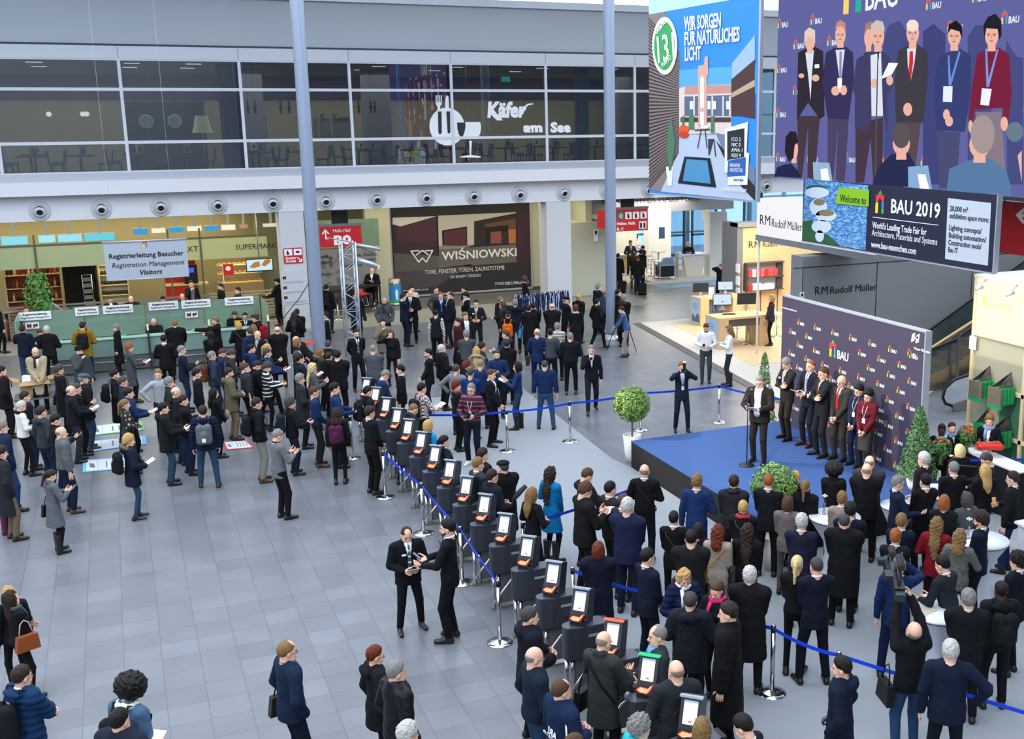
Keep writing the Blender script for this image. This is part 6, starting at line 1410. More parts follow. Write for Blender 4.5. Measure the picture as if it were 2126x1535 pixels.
p0=onZ(511,657,1.05);yb=thing('yellow_box','yellow box on the rear shelf of the rightmost registration desk','box',(p0.x,38.3,.73));p1=onY(511,657,38.3);MB().box(-.38,.38,-.12,.12,0,.3).build('box_body',mat('box_yellow','#e0b418',.4),yb);MB().box(-.1,.1,-.125,-.12,.1,.18).build('label',M_PAPER,yb);yb.location=(p1.x,38.3,.73)
for k,(a,b) in enumerate(((253,664),(283,662))):
    p0=onY(a,b,38.4);tag(MB().prism([(0,0,0),(.03,0,0),(.10,0,.14),(.07,0,.14)],(0,.01,0)).build('green_clip',mat('neon_green','#5ae05a',.5),None,(p0.x,38.4,.73)),'small neon green clip on the rear shelf, '+('left' if k==0 else 'right')+' of two','clip')
p0=onZ(407,665,.9);f=Field((-.25,-.2,0),(.25,.2,.28),.03);f.ell((0,0,.1),(.2,.14,.1));V,Q=f.mesh();o=link('clear_bag',np_mesh('clear_bag',V,Q,[mat('plastic_pale','#aeb6c0',.3)]));o.location=(p0.x,37.4,.73);tag(o,'pale plastic bag on the desk in front of the person clerk','bag')
MB().box(-.2,.2,-.02,.0,.0,.26)
lt=thing('laptop','open laptop on the tall dark table beside the ficus','laptop',(-2.15,40.7,1.12));MB().box(-.17,.17,-.12,.12,0,.02).build('base',M_ALU,lt);MB().box(-.17,.17,.11,.13,.02,.25,M=Matrix.Rotation(.2,4,'Y')).build('lid',M_BLACK,lt)
tb=thing('tall_table','dark tall table under the laptop on the far left','table',(-2.0,40.7,0));MB().box(-.7,.7,-.3,.3,1.06,1.12).build('table_top',mat('table_black','#1f1c1b',.4),tb)
for sx in (-.65,.65):MB().box(sx-.03,sx+.03,-.27,.27,0,1.06).build('leg',mat('table_black','#1f1c1b',.4),tb)
p0=onZ(12,647,1.05);tb=thing('round_table','small brown round standing table at the left edge','table',(p0.x,p0.y,0));MB().lathe([(0,1.02),(.42,1.02),(.42,1.05),(0,1.05)],seg=28).build('table_top',mat('table_brown','#6a5a4c',.5),tb);MB().tube([(0,0,0),(0,0,1.02)],.05,12).lathe([(0,0),(.25,0),(.25,.02),(0,.03)],seg=24).build('pedestal',mat('wood_dark_brown','#5a3020',.5),tb)
# ---- carton full of papers
p0=onZ(73,830,.0);t=thing('carton','open brown cardboard carton in front of the person in trench coat','carton',(-2.37,32.40,.45),.1);cm=mat('cardboard','#b08e62',.8,noise=.08,nscale=4);x_,y_=.34,.25
MB().box(-x_,x_,-y_,y_,0,.02).box(-x_,x_,-y_,-y_+.01,0,.42).box(-x_,x_,y_-.01,y_,0,.42).box(-x_,-x_+.01,-y_,y_,0,.42).box(x_-.01,x_,-y_,y_,0,.42).build('box_body',cm,t)
for pts in ([(-x_,-y_,.42),(x_,-y_,.42),(x_+.02,-y_-.2,.36),(-x_-.02,-y_-.2,.36)],[(x_,-y_,.42),(x_,y_,.42),(x_+.22,y_,.46),(x_+.22,-y_,.46)],[(-x_,y_,.42),(-x_,-y_,.42),(-x_-.22,-y_,.48),(-x_-.22,y_,.48)]):MB().prism(pts,(0,0,.008)).build('flap',cm,t)
for k,(rx,rz_,dz) in enumerate(((0,.25,.30),(.1,-.35,.38))):tag(MB().box(-.28,.28,-.07,.07,0,.12,M=Matrix.Rotation(rx,4,'Y')).build('paper_stack',M_PAPER,None,(-2.37,32.40+.05*k,.45+dz),rz_),('lower' if k==0 else 'upper')+' white stack of papers sticking out of the carton','papers')
tb=thing('pallet_table','low grey trestle under the brown carton','trestle',(-2.37,32.40,0));MB().box(-.5,.6,-.4,.4,.41,.45).build('table_top',mat('trestle_grey','#5b5e60',.5),tb)
for sx in (-.45,.55):
    for sy in (-.35,.35):MB().tube([(sx,sy,0),(sx,sy,.41)],.02,8).build('leg',M_BSTEEL,tb)
# ---- posters lying on the floor
def floor_poster(px,lab,c,txt=3):
    P=[onZ(a,b,.006) for a,b in px];t=thing('floor_poster',lab,'floor poster',tuple(P[0]));MB().prism(P,(0,0,.006)).build('border',mat('poster_border_'+c[1:],c,.5),t,w=True)
    cen=sum(P,Vector())/4;I=[cen+(p-cen)*.86 for p in P];MB().prism([p+Vector((0,0,.006)) for p in I],(0,0,.003)).build('sheet',mat('poster_sheet','#cdd4dc',.5),t,w=True)
    u=(I[1]-I[0]);v=(I[3]-I[0]);mb=MB();m0=I[0]+Vector((0,0,.010))
    mb.prism([m0+u*.26+v*0,m0+u*.265,m0+u*.265+v,m0+u*.26+v],(0,0,.002));mb.prism([m0+u*.08+v*.3,m0+u*.2+v*.2,m0+u*.18+v*.6,m0+u*.07+v*.7],(0,0,.002))
    for j in range(4):mb.prism([m0+u*(.45+j*.13)+v*.2,m0+u*(.48+j*.13)+v*.2,m0+u*(.48+j*.13)+v*.75,m0+u*(.45+j*.13)+v*.75],(0,0,.002))
    mb.build('print',mat('poster_ink_grey','#6a7078',.5),t,w=True)
floor_poster([(172,981),(278,973),(278,948),(172,956)],'blue-bordered floor poster beside the person in navy parka','#6fb4e4');floor_poster([(172,941),(305,922),(302,905),(172,918)],'blue-bordered floor poster under the person in flat cap','#6fb4e4');floor_poster([(176,907),(300,893),(298,873),(176,886)],'green-bordered floor poster in the left queue','#5aa878')
floor_poster([(470,935),(528,930),(512,915),(462,918)],'red-bordered floor poster near the person in black','#d83c3c')
# ---- loose information pillar notices
np_=Panel((5.28,41.515,0),(1,0,0),(0,0,1));q=[np_.loc(onY(a,b,41.5)) for a,b in ((590,548),(627,514))]
s_=thing('access_sign','red and white access sign with wheelchair and pram on the square column','sign',(5.5,41.5,2));mb=MB();np_.rect(mb,q[0][0],q[1][0],q[0][1],q[1][1],0,.03);mb.build('board',M_RED,s_,w=True);w_=q[1][0]-q[0][0];h_=q[1][1]-q[0][1]
mb=MB()
for j in range(2):np_.rect(mb,q[0][0]+.03+j*w_*.5,q[0][0]+w_*.46+j*w_*.5,q[0][1]+h_*.52,q[0][1]+h_*.93,.03,.035)
mb.build('pictogram_field',M_PAPER,s_,w=True);mb=MB();a0,b0_=q[0][0]+.1,q[0][1]+h_*.58;np_.poly(mb,[(a0,b0_),(a0+.1,b0_),(a0+.1,b0_+.04),(a0+.05,b0_+.15),(a0+.02,b0_+.15)],.036);np_.poly(mb,[(a0+w_*.5,b0_+.05),(a0+w_*.5+.14,b0_+.05),(a0+w_*.5+.12,b0_+.12),(a0+w_*.5,b0_+.12)],.036);mb.build('pictogram',M_TXTK,s_,w=True)
np_.text('Zugang',q[0][0]+.05,q[0][1]+h_*.28,.13,M_TXTW,.034,s_,bold=.004);np_.text('Access',q[0][0]+.05,q[0][1]+h_*.08,.13,M_TXTW,.034,s_,bold=.004,shear=.25);mb=MB();np_.poly(mb,[(q[1][0]-.2,q[0][1]+.2),(q[1][0]-.17,q[0][1]+.22),(q[1][0]-.07,q[0][1]+.1),(q[1][0]-.06,q[0][1]+.16),(q[1][0]-.03,q[0][1]+.16),(q[1][0]-.03,q[0][1]+.04),(q[1][0]-.15,q[0][1]+.04),(q[1][0]-.15,q[0][1]+.07),(q[1][0]-.09,q[0][1]+.07)],.034);mb.build('arrow',M_TXTW,s_,w=True)
q=[np_.loc(onY(a,b,41.5)) for a,b in ((588,634),(638,560))];s_=thing('rules_board','white board with three small crossed-out pictures on the square column','notice',(5.5,41.5,1));mb=MB();np_.rect(mb,q[0][0],q[1][0]-.02,q[0][1],q[1][1],0,.02);mb.build('board',mat('rules_white','#c3c7ce',.5),s_,w=True)
for j in range(3):
    z=q[1][1]-.3-j*.36;mb=MB();np_.rect(mb,q[0][0]+.05,q[0][0]+.17,z,z+.1,.021,.024,1);np_.poly(mb,[(q[0][0]+.04,z-.02),(q[0][0]+.07,z-.02),(q[0][0]+.19,z+.12),(q[0][0]+.16,z+.12)],.025,.003,0);mb.build('crossed_symbol',[mat('ban_red','#a01828',.5),M_TXTK],s_,w=True)
    mb=MB();np_.rect(mb,q[0][0]+.05,q[1][0]-.1,z-.12,z-.10,.021,.024);np_.rect(mb,q[0][0]+.05,q[1][0]-.2,z-.16,z-.14,.021,.024);mb.build('text_line',mat('grey_ink','#9a9da4',.5),s_,w=True)
# cable hanging from the column
tag(MB().tube([onY(a,b,40.8) for a,b in ((641,588),(620,622),(598,648),(586,664),(583,672))]+[onZ(592,700,0)],.015,8).build('power_cable',M_BLACK),'black cable sagging in front of the square column to the floor','cable')
# ---- red hall signs
def redsign(P0,P1,y,lab,name='direction_sign'):
    x0,z1=P0;x1,z0=P1;s_=thing(name,lab,'sign',(x0,y,z0));MB().box(x0,x1,y,y+.12,z0,z1).build('board',M_RED,s_,w=True);MB().box(x0-.05,x1+.05,y+.02,y+.1,z1,z1+.10).build('light_rail',mat('rail_grey','#77797d',.5),s_,w=True);MB().box((x0+x1)/2-.3,(x0+x1)/2+.3,y+.04,y+.08,z1+.1,4.3).build('hanger',M_BLACK,s_,w=True);return s_,Panel((x0,y,z0),(1,0,0),(0,0,1))
Y_=42.2;a,b=onY(663,472,Y_),onY(752,510,Y_);s_,pn=redsign((a.x,a.z),(b.x,b.z),Y_,'red hanging sign Halle Hall B0 beside the round column');W_,H2=b.x-a.x,a.z-b.z
pn.text('Halle',W_*.31,H2*.72,.17,M_TXTW,.006,s_);pn.text('Hall',W_*.55,H2*.72,.17,M_TXTW,.006,s_,shear=.25);pn.text('B0',W_*.31,H2*.12,.46,M_TXTW,.006,s_,width=W_*.42,bold=.02)
mb=MB();pn.poly(mb,[(W_*.12,H2*.4),(W_*.22,H2*.4),(W_*.22,H2*.45),(W_*.15,H2*.45),(W_*.15,H2*.8),(W_*.12,H2*.8)],.006);pn.poly(mb,[(W_*.04,H2*.66),(W_*.135,H2*.9),(W_*.23,H2*.66),(W_*.2,H2*.64),(W_*.135,H2*.8),(W_*.07,H2*.64)],.006);mb.build('arrow',M_TXTW,s_,w=True)
a,b=onY(1262,437,Y_),onY(1345,478,Y_);s_,pn=redsign((a.x,a.z),(b.x,b.z),Y_,'red hanging sign Hallen Halls B, C right of the round column');W_,H2=b.x-a.x,a.z-b.z
mb=MB();
for j in range(4):pn.rect(mb,W_*(.24+j*.19),W_*(.24+j*.19)+W_*.16,H2*.56,H2*.88,.004,.008,1 if j==0 else 0)
pn.rect(mb,W_*.78,W_*.96,H2*.08,H2*.42,.004,.008);mb.build('pictogram_field',[M_PAPER,mat('aid_green','#2f7a5a',.5)],s_,w=True)
mb=MB();pn.rect(mb,W_*.30,W_*.34,H2*.62,H2*.82,.009,.012);pn.rect(mb,W_*.275,W_*.365,H2*.69,H2*.75,.009,.012)
for z in (.72,.26):
    sg=1 if z>.5 else -1;c_=W_*.11;pn.rect(mb,c_-.14,c_+.14,H2*z-.015,H2*z+.015,.006,.010);pn.poly(mb,[(c_-sg*.17,H2*z),(c_-sg*.05,H2*z+.10),(c_-sg*.03,H2*z+.07),(c_-sg*.11,H2*z),(c_-sg*.03,H2*z-.07),(c_-sg*.05,H2*z-.10)][::sg],.006)
mb.build('arrow',M_TXTW,s_,w=True);mb=MB()
for j in (1,2,3):x=W_*(.24+j*.19)+W_*.05;pn.poly(mb,[(x,H2*.6),(x+.1,H2*.6),(x+.1,H2*.7),(x+.04,H2*.84),(x+.01,H2*.84)],.009)
for j in (0,1):x=W_*(.80+j*.085);pn.rect(mb,x,x+W_*.05,H2*.12,H2*.36,.009,.012)
mb.build('pictogram',M_TXTK,s_,w=True);pn.text('Hallen',W_*.22,H2*.3,.17,M_TXTW,.006,s_,bold=.004);pn.text('Halls',W_*.49,H2*.3,.17,M_TXTW,.006,s_,shear=.25,bold=.004);pn.text('B, C',W_*.22,H2*.05,.17,M_TXTW,.006,s_,bold=.004)
a,b=onX(1240,437,16.95),onX(1262,476,16.95);s_=thing('direction_sign','narrow red side of the hall sign left of the round column','sign',(16.9,42,3.3));x0,x1=onY(1240,440,43.2).x,onY(1262,440,Y_).x;MB().prism([(onY(1240,476,43.2).x,43.2,b.z if False else onY(1240,473,43.2).z),(x1,Y_,onY(1262,478,Y_).z),(x1,Y_,onY(1262,437,Y_).z),(onY(1240,437,43.2).x,43.2,onY(1240,437,43.2).z)],(0,.03,0)).build('board',M_RED,s_,w=True)
# ---- large WISNIOWSKI advert
AY=46.96;A0,A1=onY(818,600,AY).x,onY(1103,600,AY).x
av=thing('advert_wall','large dark advert WISNIOWSKI with plum garage doors under the gallery','advert',(A0,AY,0));MB().box(A0,A1,AY,AY+.05,.12,3.95).build('board',mat('advert_dark','#2d292c',.6,noise=.15,nscale=.9),av,w=True)
MB().box(A0-.08,A0,AY-.04,AY+.05,.05,4.1).box(A0-.08,A1+.05,AY-.06,AY+.05,.05,.13).box(A1,A1+.06,AY-.04,AY+.05,.05,4.1).build('frame',M_ALU,av,w=True);pn=Panel((A0,AY,0),(1,0,0),(0,0,1))
def LA(a,b):return pn.loc(onY(800+a/4.724,430+b/4.724,AY))
def pa(name,layers):
    mb=MB();ms=[]
    for i,(col,pts,d) in enumerate(layers):
        m=mat('advert_'+col[1:],col,.6,noise=.06,nscale=1.5)
        if m not in ms:ms.append(m)
        P=[LA(a,b) for a,b in pts]
        if sum(P[i2-1][0]*P[i2][1]-P[i2][0]*P[i2-1][1] for i2 in range(len(P)))<0:P=P[::-1]
        P=[(min(max(x,0),A1-A0),min(y,3.94)) for x,y in P];pn.poly(mb,P,d*.004,.002,ms.index(m))
    return mb.build(name,ms,av,w=True)
pa('driveway_picture',[('#5c5552',[(85,450),(520,480),(520,600),(90,640)],1),('#6a625e',[(520,420),(1280,365),(1285,540),(520,600)],1),('#4a4446',[(90,640),(520,600),(860,560),(500,780),(95,820)],1)])
pa('house_picture',[('#c2bbb0',[(515,85),(1280,50),(1280,130),(870,140),(870,370),(520,385)],2),('#d4d2cc',[(70,105),(500,90),(150,190),(70,170)],2),('#2b2628',[(870,140),(1280,60),(1290,360),(870,375)],3),('#6a4634',[(975,170),(1278,110),(1278,355),(1210,360),(1205,175),(980,200)],4),('#b5713c',[(1205,220),(1278,218),(1278,355),(1210,360)],5),('#8f4a4e',[(1030,245),(1135,235),(1140,355),(1030,358)],5),('#181618',[(985,205),(1205,175),(1205,240),(1140,240),(1140,235),(1030,245),(1030,358),(985,358)],5),('#8a8784',[(525,385),(870,375),(780,400),(525,420)],3)])
pa('garage_door_picture',[('#1a1719',[(555,230),(800,190),(803,375),(560,380)],3),('#5a2c36',[(572,245),(790,205),(795,372),(575,376)],4),('#3c2630',[(80,185),(150,190),(500,90),(505,310),(520,480),(90,450)],3),('#4c2c3a',[(130,195),(500,95),(505,325),(300,345),(100,340)],4),('#121012',[(500,88),(515,85),(525,480),(512,478)],5),('#3e2630',[(1283,70),(1425,65),(1432,600),(1290,540)],4)])
mw=mat('advert_white','#e4e4e4',.5);mb=MB()
for pts in ([(238,430),(335,418),(318,438),(275,442),(325,520),(360,480),(395,520),(440,430),(395,432),(362,475),(330,445),(358,415),(385,420),(475,417),(400,550),(360,512),(325,553)],):
    P=[LA(a,b) for a,b in pts];pn.poly(mb,P[::-1],.030,.003)
bpy.context.view_layer.update()
def stroke(mb,pts,w,d=.03):
    P=[Vector(LA(a,b)) for a,b in pts]
    for i in range(len(P)-1):
        t_=(P[i+1]-P[i]).normalized();n_=Vector((-t_.y,t_.x))*w;a,b=P[i]-t_*w*.6,P[i+1]+t_*w*.6;pn.poly(mb,[tuple(a-n_),tuple(b-n_),tuple(b+n_),tuple(a+n_)],d+i*.0006,.0005)
mb=MB();stroke(mb,[(330,428),(250,432),(325,540),(362,500),(400,540),(462,426),(392,428)],.028);stroke(mb,[(300,470),(362,425),(420,468)],.028,.036);mb.build('w_emblem',mw,av,w=True)
def adt(s_,a,b,c3,d3,z,**k):
    u,v=LA(a,b);u2,v2=LA(c3,d3);pn.text(s_,u,v,z,mw,.034,av,width=u2-u,**k)
adt('WIŚNIOWSKI',555,520,1290,475,.50,bold=.012);adt('TORE, FENSTER, TÜREN, ZAUNSYSTEME',385,660,1165,610,.26);adt('IN EINEM DESIGN',638,700,928,682,.18,bold=.006);adt('STAND',1072,766,1165,764,.18);adt('220 | HALLE C1',1172,762,1400,752,.18,bold=.004);adt('www.wisniowski.com.de',168,830,420,815,.14)
# ---- coffee wall, bar tables, bin, bar stools
cw=thing('coffee_wall','grey printed wall with coffee beans and snack words behind the truss','advert',(8,45.2,0));CY=45.2;c0,c1=onY(640,550,CY),onY(781,550,CY);zt,zb=onY(700,518,CY).z,onY(700,593,CY).z
MB().box(c0.x,c1.x,CY,CY+.1,zb,zt).build('board',mat('coffee_grey','#85868a',.6),cw,w=True);MB().box(c0.x,c1.x,CY+.02,CY+.1,0,zb).build('base',mat('coffee_base','#4d4b49',.6),cw,w=True);pn=Panel((c0.x,CY,0),(1,0,0),(0,0,1));mb=MB();r3=random.Random(4);mb2=MB()
for _ in range(22):
    u,v=pn.loc(onY(r3.uniform(668,708),r3.uniform(525,592),CY));r=r3.uniform(.06,.11);a=r3.uniform(-.8,.8);E=[(u+r*.7*cos(w)*cos(a)-r*sin(w)*sin(a),v+r*.7*cos(w)*sin(a)+r*sin(w)*cos(a)) for w in [2*pi*k/14 for k in range(14)]];pn.poly(mb,E,.004);pn.poly(mb2,[(u-r*sin(a)-.008,v+r*cos(a)),(u+r*sin(a)-.008,v-r*cos(a)),(u+r*sin(a)+.008,v-r*cos(a)),(u-r*sin(a)+.008,v+r*cos(a))][::1],.009)
mb.build('coffee_bean',mat('bean_grey','#6b6c70',.6),cw,w=True);mb2.build('bean_crease',mat('coffee_grey','#85868a',.6),cw,w=True)
for s_,a,b in (('Snacks,',658,537),('Souvenir,',654,549),('& more',657,574),('Tee, Snacks,',733,533),('Souvenir,',744,543),('Getränke',712,555)):
    u,v=pn.loc(onY(a,b,CY));pn.text(s_,u,v,.2,M_TXTK,.012,cw)
pw=thing('glass_partition','pale green glass band above the coffee wall','partition',(8,45.3,2.6));MB().box(c0.x,c1.x+.2,CY+.1,CY+.12,zt+.05,3.6).build('pane',GREEN,pw,w=True)
blk=mat('bar_black','#161515',.4)
def bartable(px,py,w_,lab,h=1.08):
    p=onZ(px,py,h);t=thing('bar_table',lab,'bar table',(p.x,p.y,0));MB().box(-w_/2,w_/2,-.3,.3,h-.06,h).build('table_top',blk,t)
    for sx in (-1,1):
        for sy in (-1,1):MB().box(sx*(w_/2-.03)-.03,sx*(w_/2-.03)+.03,sy*.27-.03,sy*.27+.03,0,h-.06).build('leg',blk,t)
    MB().box(-w_/2,w_/2,-.02,.02,.2,.25).build('foot_rail',blk,t)
bartable(566,612,.9,'black bar table left of the square column');bartable(705,601,1.1,'black bar table behind the truss tower');bartable(755,592,1.2,'long black bar table at the coffee wall')
for (px,py,lab) in ((752,612,'red-cushioned bar stool behind the person in navy coat'),(776,601,'red bar stool under the seated person'),(700,622,'black bar stool under the bar table at the truss')):
    p=onZ(px,py,.78);stool(p.x,p.y,.4,lab,z=0,grp='bar stools at the black tables',seatc='#b5282a' if 'red' in lab else '#1b1b1b')
p=onZ(822,634,0);bn_=thing('waste_bin','round steel bin with blue and green picture beside the large advert','bin',(p.x,p.y,0));MB().lathe([(0,0),(.25,0),(.25,.12),(0,.12)],seg=26).build('base',M_STEEL,bn_);MB().lathe([(.252,.12),(.252,.22)],seg=26).build('grass_band',mat('bin_green','#3fae5c',.5),bn_);MB().lathe([(.252,.22),(.252,.86)],seg=26).build('blue_picture',mat('bin_blue','#2f8fd0',.5),bn_);MB().lathe([(.25,.86),(.25,1.1),(.2,1.12),(0,1.12)],seg=26).build('rim',M_BSTEEL,bn_)
MB().prism([(-.03,-.262,.25),(.03,-.262,.25),(.06,-.262,.5),(.05,-.262,.62),(0,-.262,.72),(-.05,-.262,.62),(-.06,-.262,.5)],(0,.004,0)).build('white_figure',M_PAPER,bn_)
# ---- lanyard rack
a,b=onZ(1072,622,1.75),onZ(1166,606,1.75);b.y=a.y+.3;t=thing('lanyard_rack','rack hung with a thick row of dark blue and white lanyards','rack',(a.x,a.y,0));MB().tube([a,b],.03,8).build('rail',M_BSTEEL,t,w=True)
for q in (a+(b-a)*.03,a+(b-a)*.97):MB().tube([q,(q.x,q.y,0)],.03,8).build('post',M_BSTEEL,t,w=True)
mb=MB();r3=random.Random(8);d=b-a;dn=d.normalized();nn=Vector((-dn.y,dn.x,0))
for i in range(520):
    p=a+d*r3.random()+nn*r3.uniform(-.14,.14);z1=1.80+r3.uniform(-.05,.10);L_=r3.uniform(.35,.62);w_=.012;e=p+dn*r3.uniform(-.06,.06)+nn*r3.uniform(-.05,.05);c_=r3.choice((0,0,0,0,1))
    tl=dn*w_;mb.add([Vector((p.x,p.y,z1))-tl,Vector((p.x,p.y,z1))+tl,Vector((e.x,e.y,z1-L_))+tl,Vector((e.x,e.y,z1-L_))-tl],[(0,1,2,3)],c_)
o=mb.build('lanyard',[mat('lanyard_navy','#14264e',.5),mat('lanyard_white','#c9d2e4',.5)],t,w=True);o['kind']='stuff';o['label']='hanging navy and white lanyards'
# ---- registration kiosk beside the bald man in black (first turnstile reader)
p=onZ(634,715,1.1);t=thing('reader_post','steel reader post with red light before the bending person','ticket reader',(p.x,p.y,0));MB().box(-.14,.14,-.03,.03,.2,1.3).build('panel',M_GREYWALL,t);MB().box(-.02,.22,-.05,-.03,1.12,1.18).build('red_light',emis('scan_red','#ff4326',1.5),t);MB().box(-.16,.16,-.1,.1,0,.2).build('base',M_BSTEEL,t)
# ================================================================ SHOPS UNDER THE GALLERY, RESTAURANT, FAR BOOTH
SYY=46.6
fr=thing('shop_front','glass supermarket front with pale band lettered SUPERMARKT','shop front',(0,SYY,0))
band=glass_mat('band_glass','#c5cda4',.05,opac=.72);band2=glass_mat('band_glass_green','#b4c8b0',.05,opac=.72)
zt,zb=2.98,2.16
MB().box(-6,1.75,SYY,SYY+.02,zb,zt).build('band_left',band2,fr,w=True);MB().box(1.75,5.4,SYY,SYY+.02,zb,zt).build('band_right',band,fr,w=True)
mb=MB();mb.box(-6,5.4,SYY-.02,SYY+.05,zt,zt+.06)
for x in (-2.85,1.75,2.9):mb.box(x-.03,x+.03,SYY-.05,SYY+.05,0,3.4)
mb.build('rail',mat('mullion_olive','#5a5e4a',.4,.3),fr,w=True)
pn=Panel((0,SYY,0),(1,0,0),(0,0,1))
a=pn.loc(onY(489,519,SYY));b=pn.loc(onY(580,515,SYY));pn.text('SUPERMARKT',a[0],a[1],.30,M_TXTK,.01,fr,width=(b[0]-a[0])*1.04,bold=.014)
a=pn.loc(onY(391,524,SYY));b=pn.loc(onY(411,522,SYY));wS=1.78;pn.text('SUPERMARKT',b[0]-wS,b[1],.30,M_TXTK,.01,fr,width=wS,bold=.014)
# light boxes above
for k,(a,b,c,d,col) in enumerate(((0,492,60,508,'#8fe0ee'),(78,489,117,504,'#a8ecf4'),(118,487,172,502,'#9fe4ee'),(174,485,240,499,'#6fd2e2'),(276,475,308,487,'#3f9fe0'),(313,474,345,484,'#fff6d8'),(350,472,382,482,'#3f9fe0'),(387,470,420,480,'#fff6d8'),(424,469,454,479,'#3f9fe0'),(458,467,490,478,'#fff6d8'),(497,467,515,474,'#c98a78'),(545,464,580,471,'#e0d8c4'))):
    p,q=onY(a,b,47.2),onY(c,d,47.2);z0_=q.z;z1_=p.z
    bx=thing('light_box',('cyan','pale cyan','white cyan','deep cyan','first blue','first cream','second blue','second cream','third blue','third cream','brownish','beige')[k]+' light box above the supermarket band','light box',(p.x,47.2,z0_),group='light boxes above the supermarket');MB().box(p.x,q.x,47.2,47.3,z0_,z1_).build('housing',M_ALU,bx,w=True);MB().box(p.x+.02,q.x-.02,47.18,47.2,z0_+.02,z1_-.02).build('lit_face',emis('lightbox_'+col[1:],col,1.0),bx,w=True)
    MB().box((p.x+q.x)/2-.05,(p.x+q.x)/2+.05,47.22,47.28,z1_,4.28).build('bracket',M_ALU,bx,w=True)
# shelves with bottles and goods
def shelf(x0,x1,y,zs,lab,backc='#8a3420',d=.35,z1=2.1):
    t=thing('shelf_unit',lab,'shelf',((x0+x1)/2,y,0));MB().box(x0,x1,y+d,y+d+.03,0,z1).build('back_panel',mat('shelf_back_'+backc[1:],backc,.6),t,w=True)
    for z in zs:MB().box(x0,x1,y,y+d,z-.03,z).build('shelf_board',mat('shelf_cream','#c9bb86',.5),t,w=True)
    for x in (x0,x1):MB().box(x-.02,x+.02,y,y+d,0,z1).build('side_panel',mat('shelf_cream','#c9bb86',.5),t,w=True)
    return t
q0,q1=onY(12,600,48.2).x,onY(128,600,48.2).x
shelf(q0,q1,48.2,(.75,1.25,1.75),'lit shelf of bottles with red back at the far left of the shop')
def bottle_mesh(h,r):return MB().lathe([(0,0),(r,0),(r,h*.6),(r*.35,h*.75),(r*.32,h),(0,h)],seg=10)
r3=random.Random(12);BC=['#7a2a18','#d8a040','#1c1c18','#a83820','#e0d8c0','#30402a','#c46a2a']
proto={}
for z in (.75,1.25,1.75):
    x=q0+.1;i=0
    while x<q1-.08:
        c=BC[r3.randrange(len(BC))] if z>.9 else r3.choice(('#1c1c18','#26301f','#c9b070'));h=.30 if z<.9 else r3.choice((.24,.28,.32));key=(c,h)
        if key not in proto:
            o=bottle_mesh(h,.042).build('bottle',mat('bottle_'+c[1:],c,.2));proto[key]=o.data
        else:o=link('bottle',proto[key])
        o.location=(x,48.36,z);tag(o,{.75:'dark bottle on the lowest shelf at the far left of the shop',1.25:'bottle on the middle shelf at the far left of the shop',1.75:'bottle on the top shelf at the far left of the shop'}[z],'bottle',{.75:'bottles on the lowest shelf',1.25:'bottles on the middle shelf',1.75:'bottles on the top shelf'}[z]);x+=r3.uniform(.11,.15);i+=1
q2,q3=onY(207,580,48.2).x,onY(340,580,48.2).x
shelf(q2,q2+1.0,48.0,(.8,1.2,1.6,2.0),'brightly lit shelf of jars behind the hanging registration sign','#d8d0a8');light('shelf_lamp','AREA',(q2+.5,47.6,2.1),14,(1,.95,.75),1,.3)
for z in (.8,1.2,1.6):
    for j in range(8):
        if 'jar' not in proto:o=MB().lathe([(0,0),(.05,0),(.05,.13),(.04,.15),(0,.15)],seg=10).build('jar',mat('jar_dark','#4a3426',.3));proto['jar']=o.data
        else:o=link('jar',proto['jar'])
        o.location=(q2+.1+j*.115,48.2,z);tag(o,'small dark jar on the brightly lit shelf behind the hanging sign','jar','jars on the brightly lit shelf')
# curtains, coffee machine wall, food counter, screen
cu_=thing('curtain','black curtain between the bottle shelf and the jar shelf','curtain',(.1,48,0));mb=MB();c0,c1=onY(132,590,48.0).x,onY(204,590,48.0).x;N=60
vs=[];
for i in range(N+1):x=c0+(c1-c0)*i/N;y=48.0+.05*sin(i*1.3);vs+=[(x,y,.02),(x,y,2.14)]
mb.add(vs,[(2*i,2*i+2,2*i+3,2*i+1) for i in range(N)],0,True);mb.build('drape',mat('black_curtain','#141412',.9),cu_,w=True)
ra=thing('chrome_rack','chrome newspaper rack before the black curtain','rack',(.7,47.6,0));x=onY(179,590,47.6).x
MB().tube([(x-.12,47.6,0),(x-.12,47.6,1.7),(x+.2,47.6,1.7),(x+.2,47.6,0)],.02,8).build('frame',M_STEEL,ra,w=True);mb=MB()
for j in range(6):mb.box(x-.1,x+.18,47.55,47.6,.3+j*.23,.45+j*.23)
mb.build('tray',mat('tray_silver','#8f948c',.3,.6),ra,w=True)
rw=thing('coffee_station','red-fronted coffee station beneath the SUPERMARKT band','counter',(3,47.5,0));x0,x1=onY(345,600,47.6).x,onY(412,600,47.6).x
MB().box(x0,x1,47.6,48.2,0,1.05).build('red_base',mat('station_red','#b02416',.5),rw,w=True);MB().box(x0,x1+.4,47.55,48.2,1.05,1.1).build('worktop',mat('shelf_cream','#c9bb86',.5),rw,w=True);MB().box(x0,x1,48.2,48.25,1.1,2.14).build('red_back',mat('station_red','#b02416',.5),rw,w=True)
cm_=thing('coffee_machine','black coffee machine with blue display on the red station','coffee machine',(x1-.2,47.8,1.1));MB().box(-.28,.22,-.15,.25,0,.75).build('housing',M_BLACK,cm_);MB().box(-.2,.1,-.16,-.15,.45,.65).build('display',emis('machine_blue','#4a6ae0',1.0),cm_)
fc=thing('bakery_counter','warm-lit bakery counter with breads left of the square column','counter',(4.4,48,0));x0,x1=onY(455,590,47.8).x,5.3
MB().box(x0,x1,47.8,48.4,0,1.0).build('counter_base',mat('counter_tan','#a08c5c',.5),fc,w=True);mb=MB()
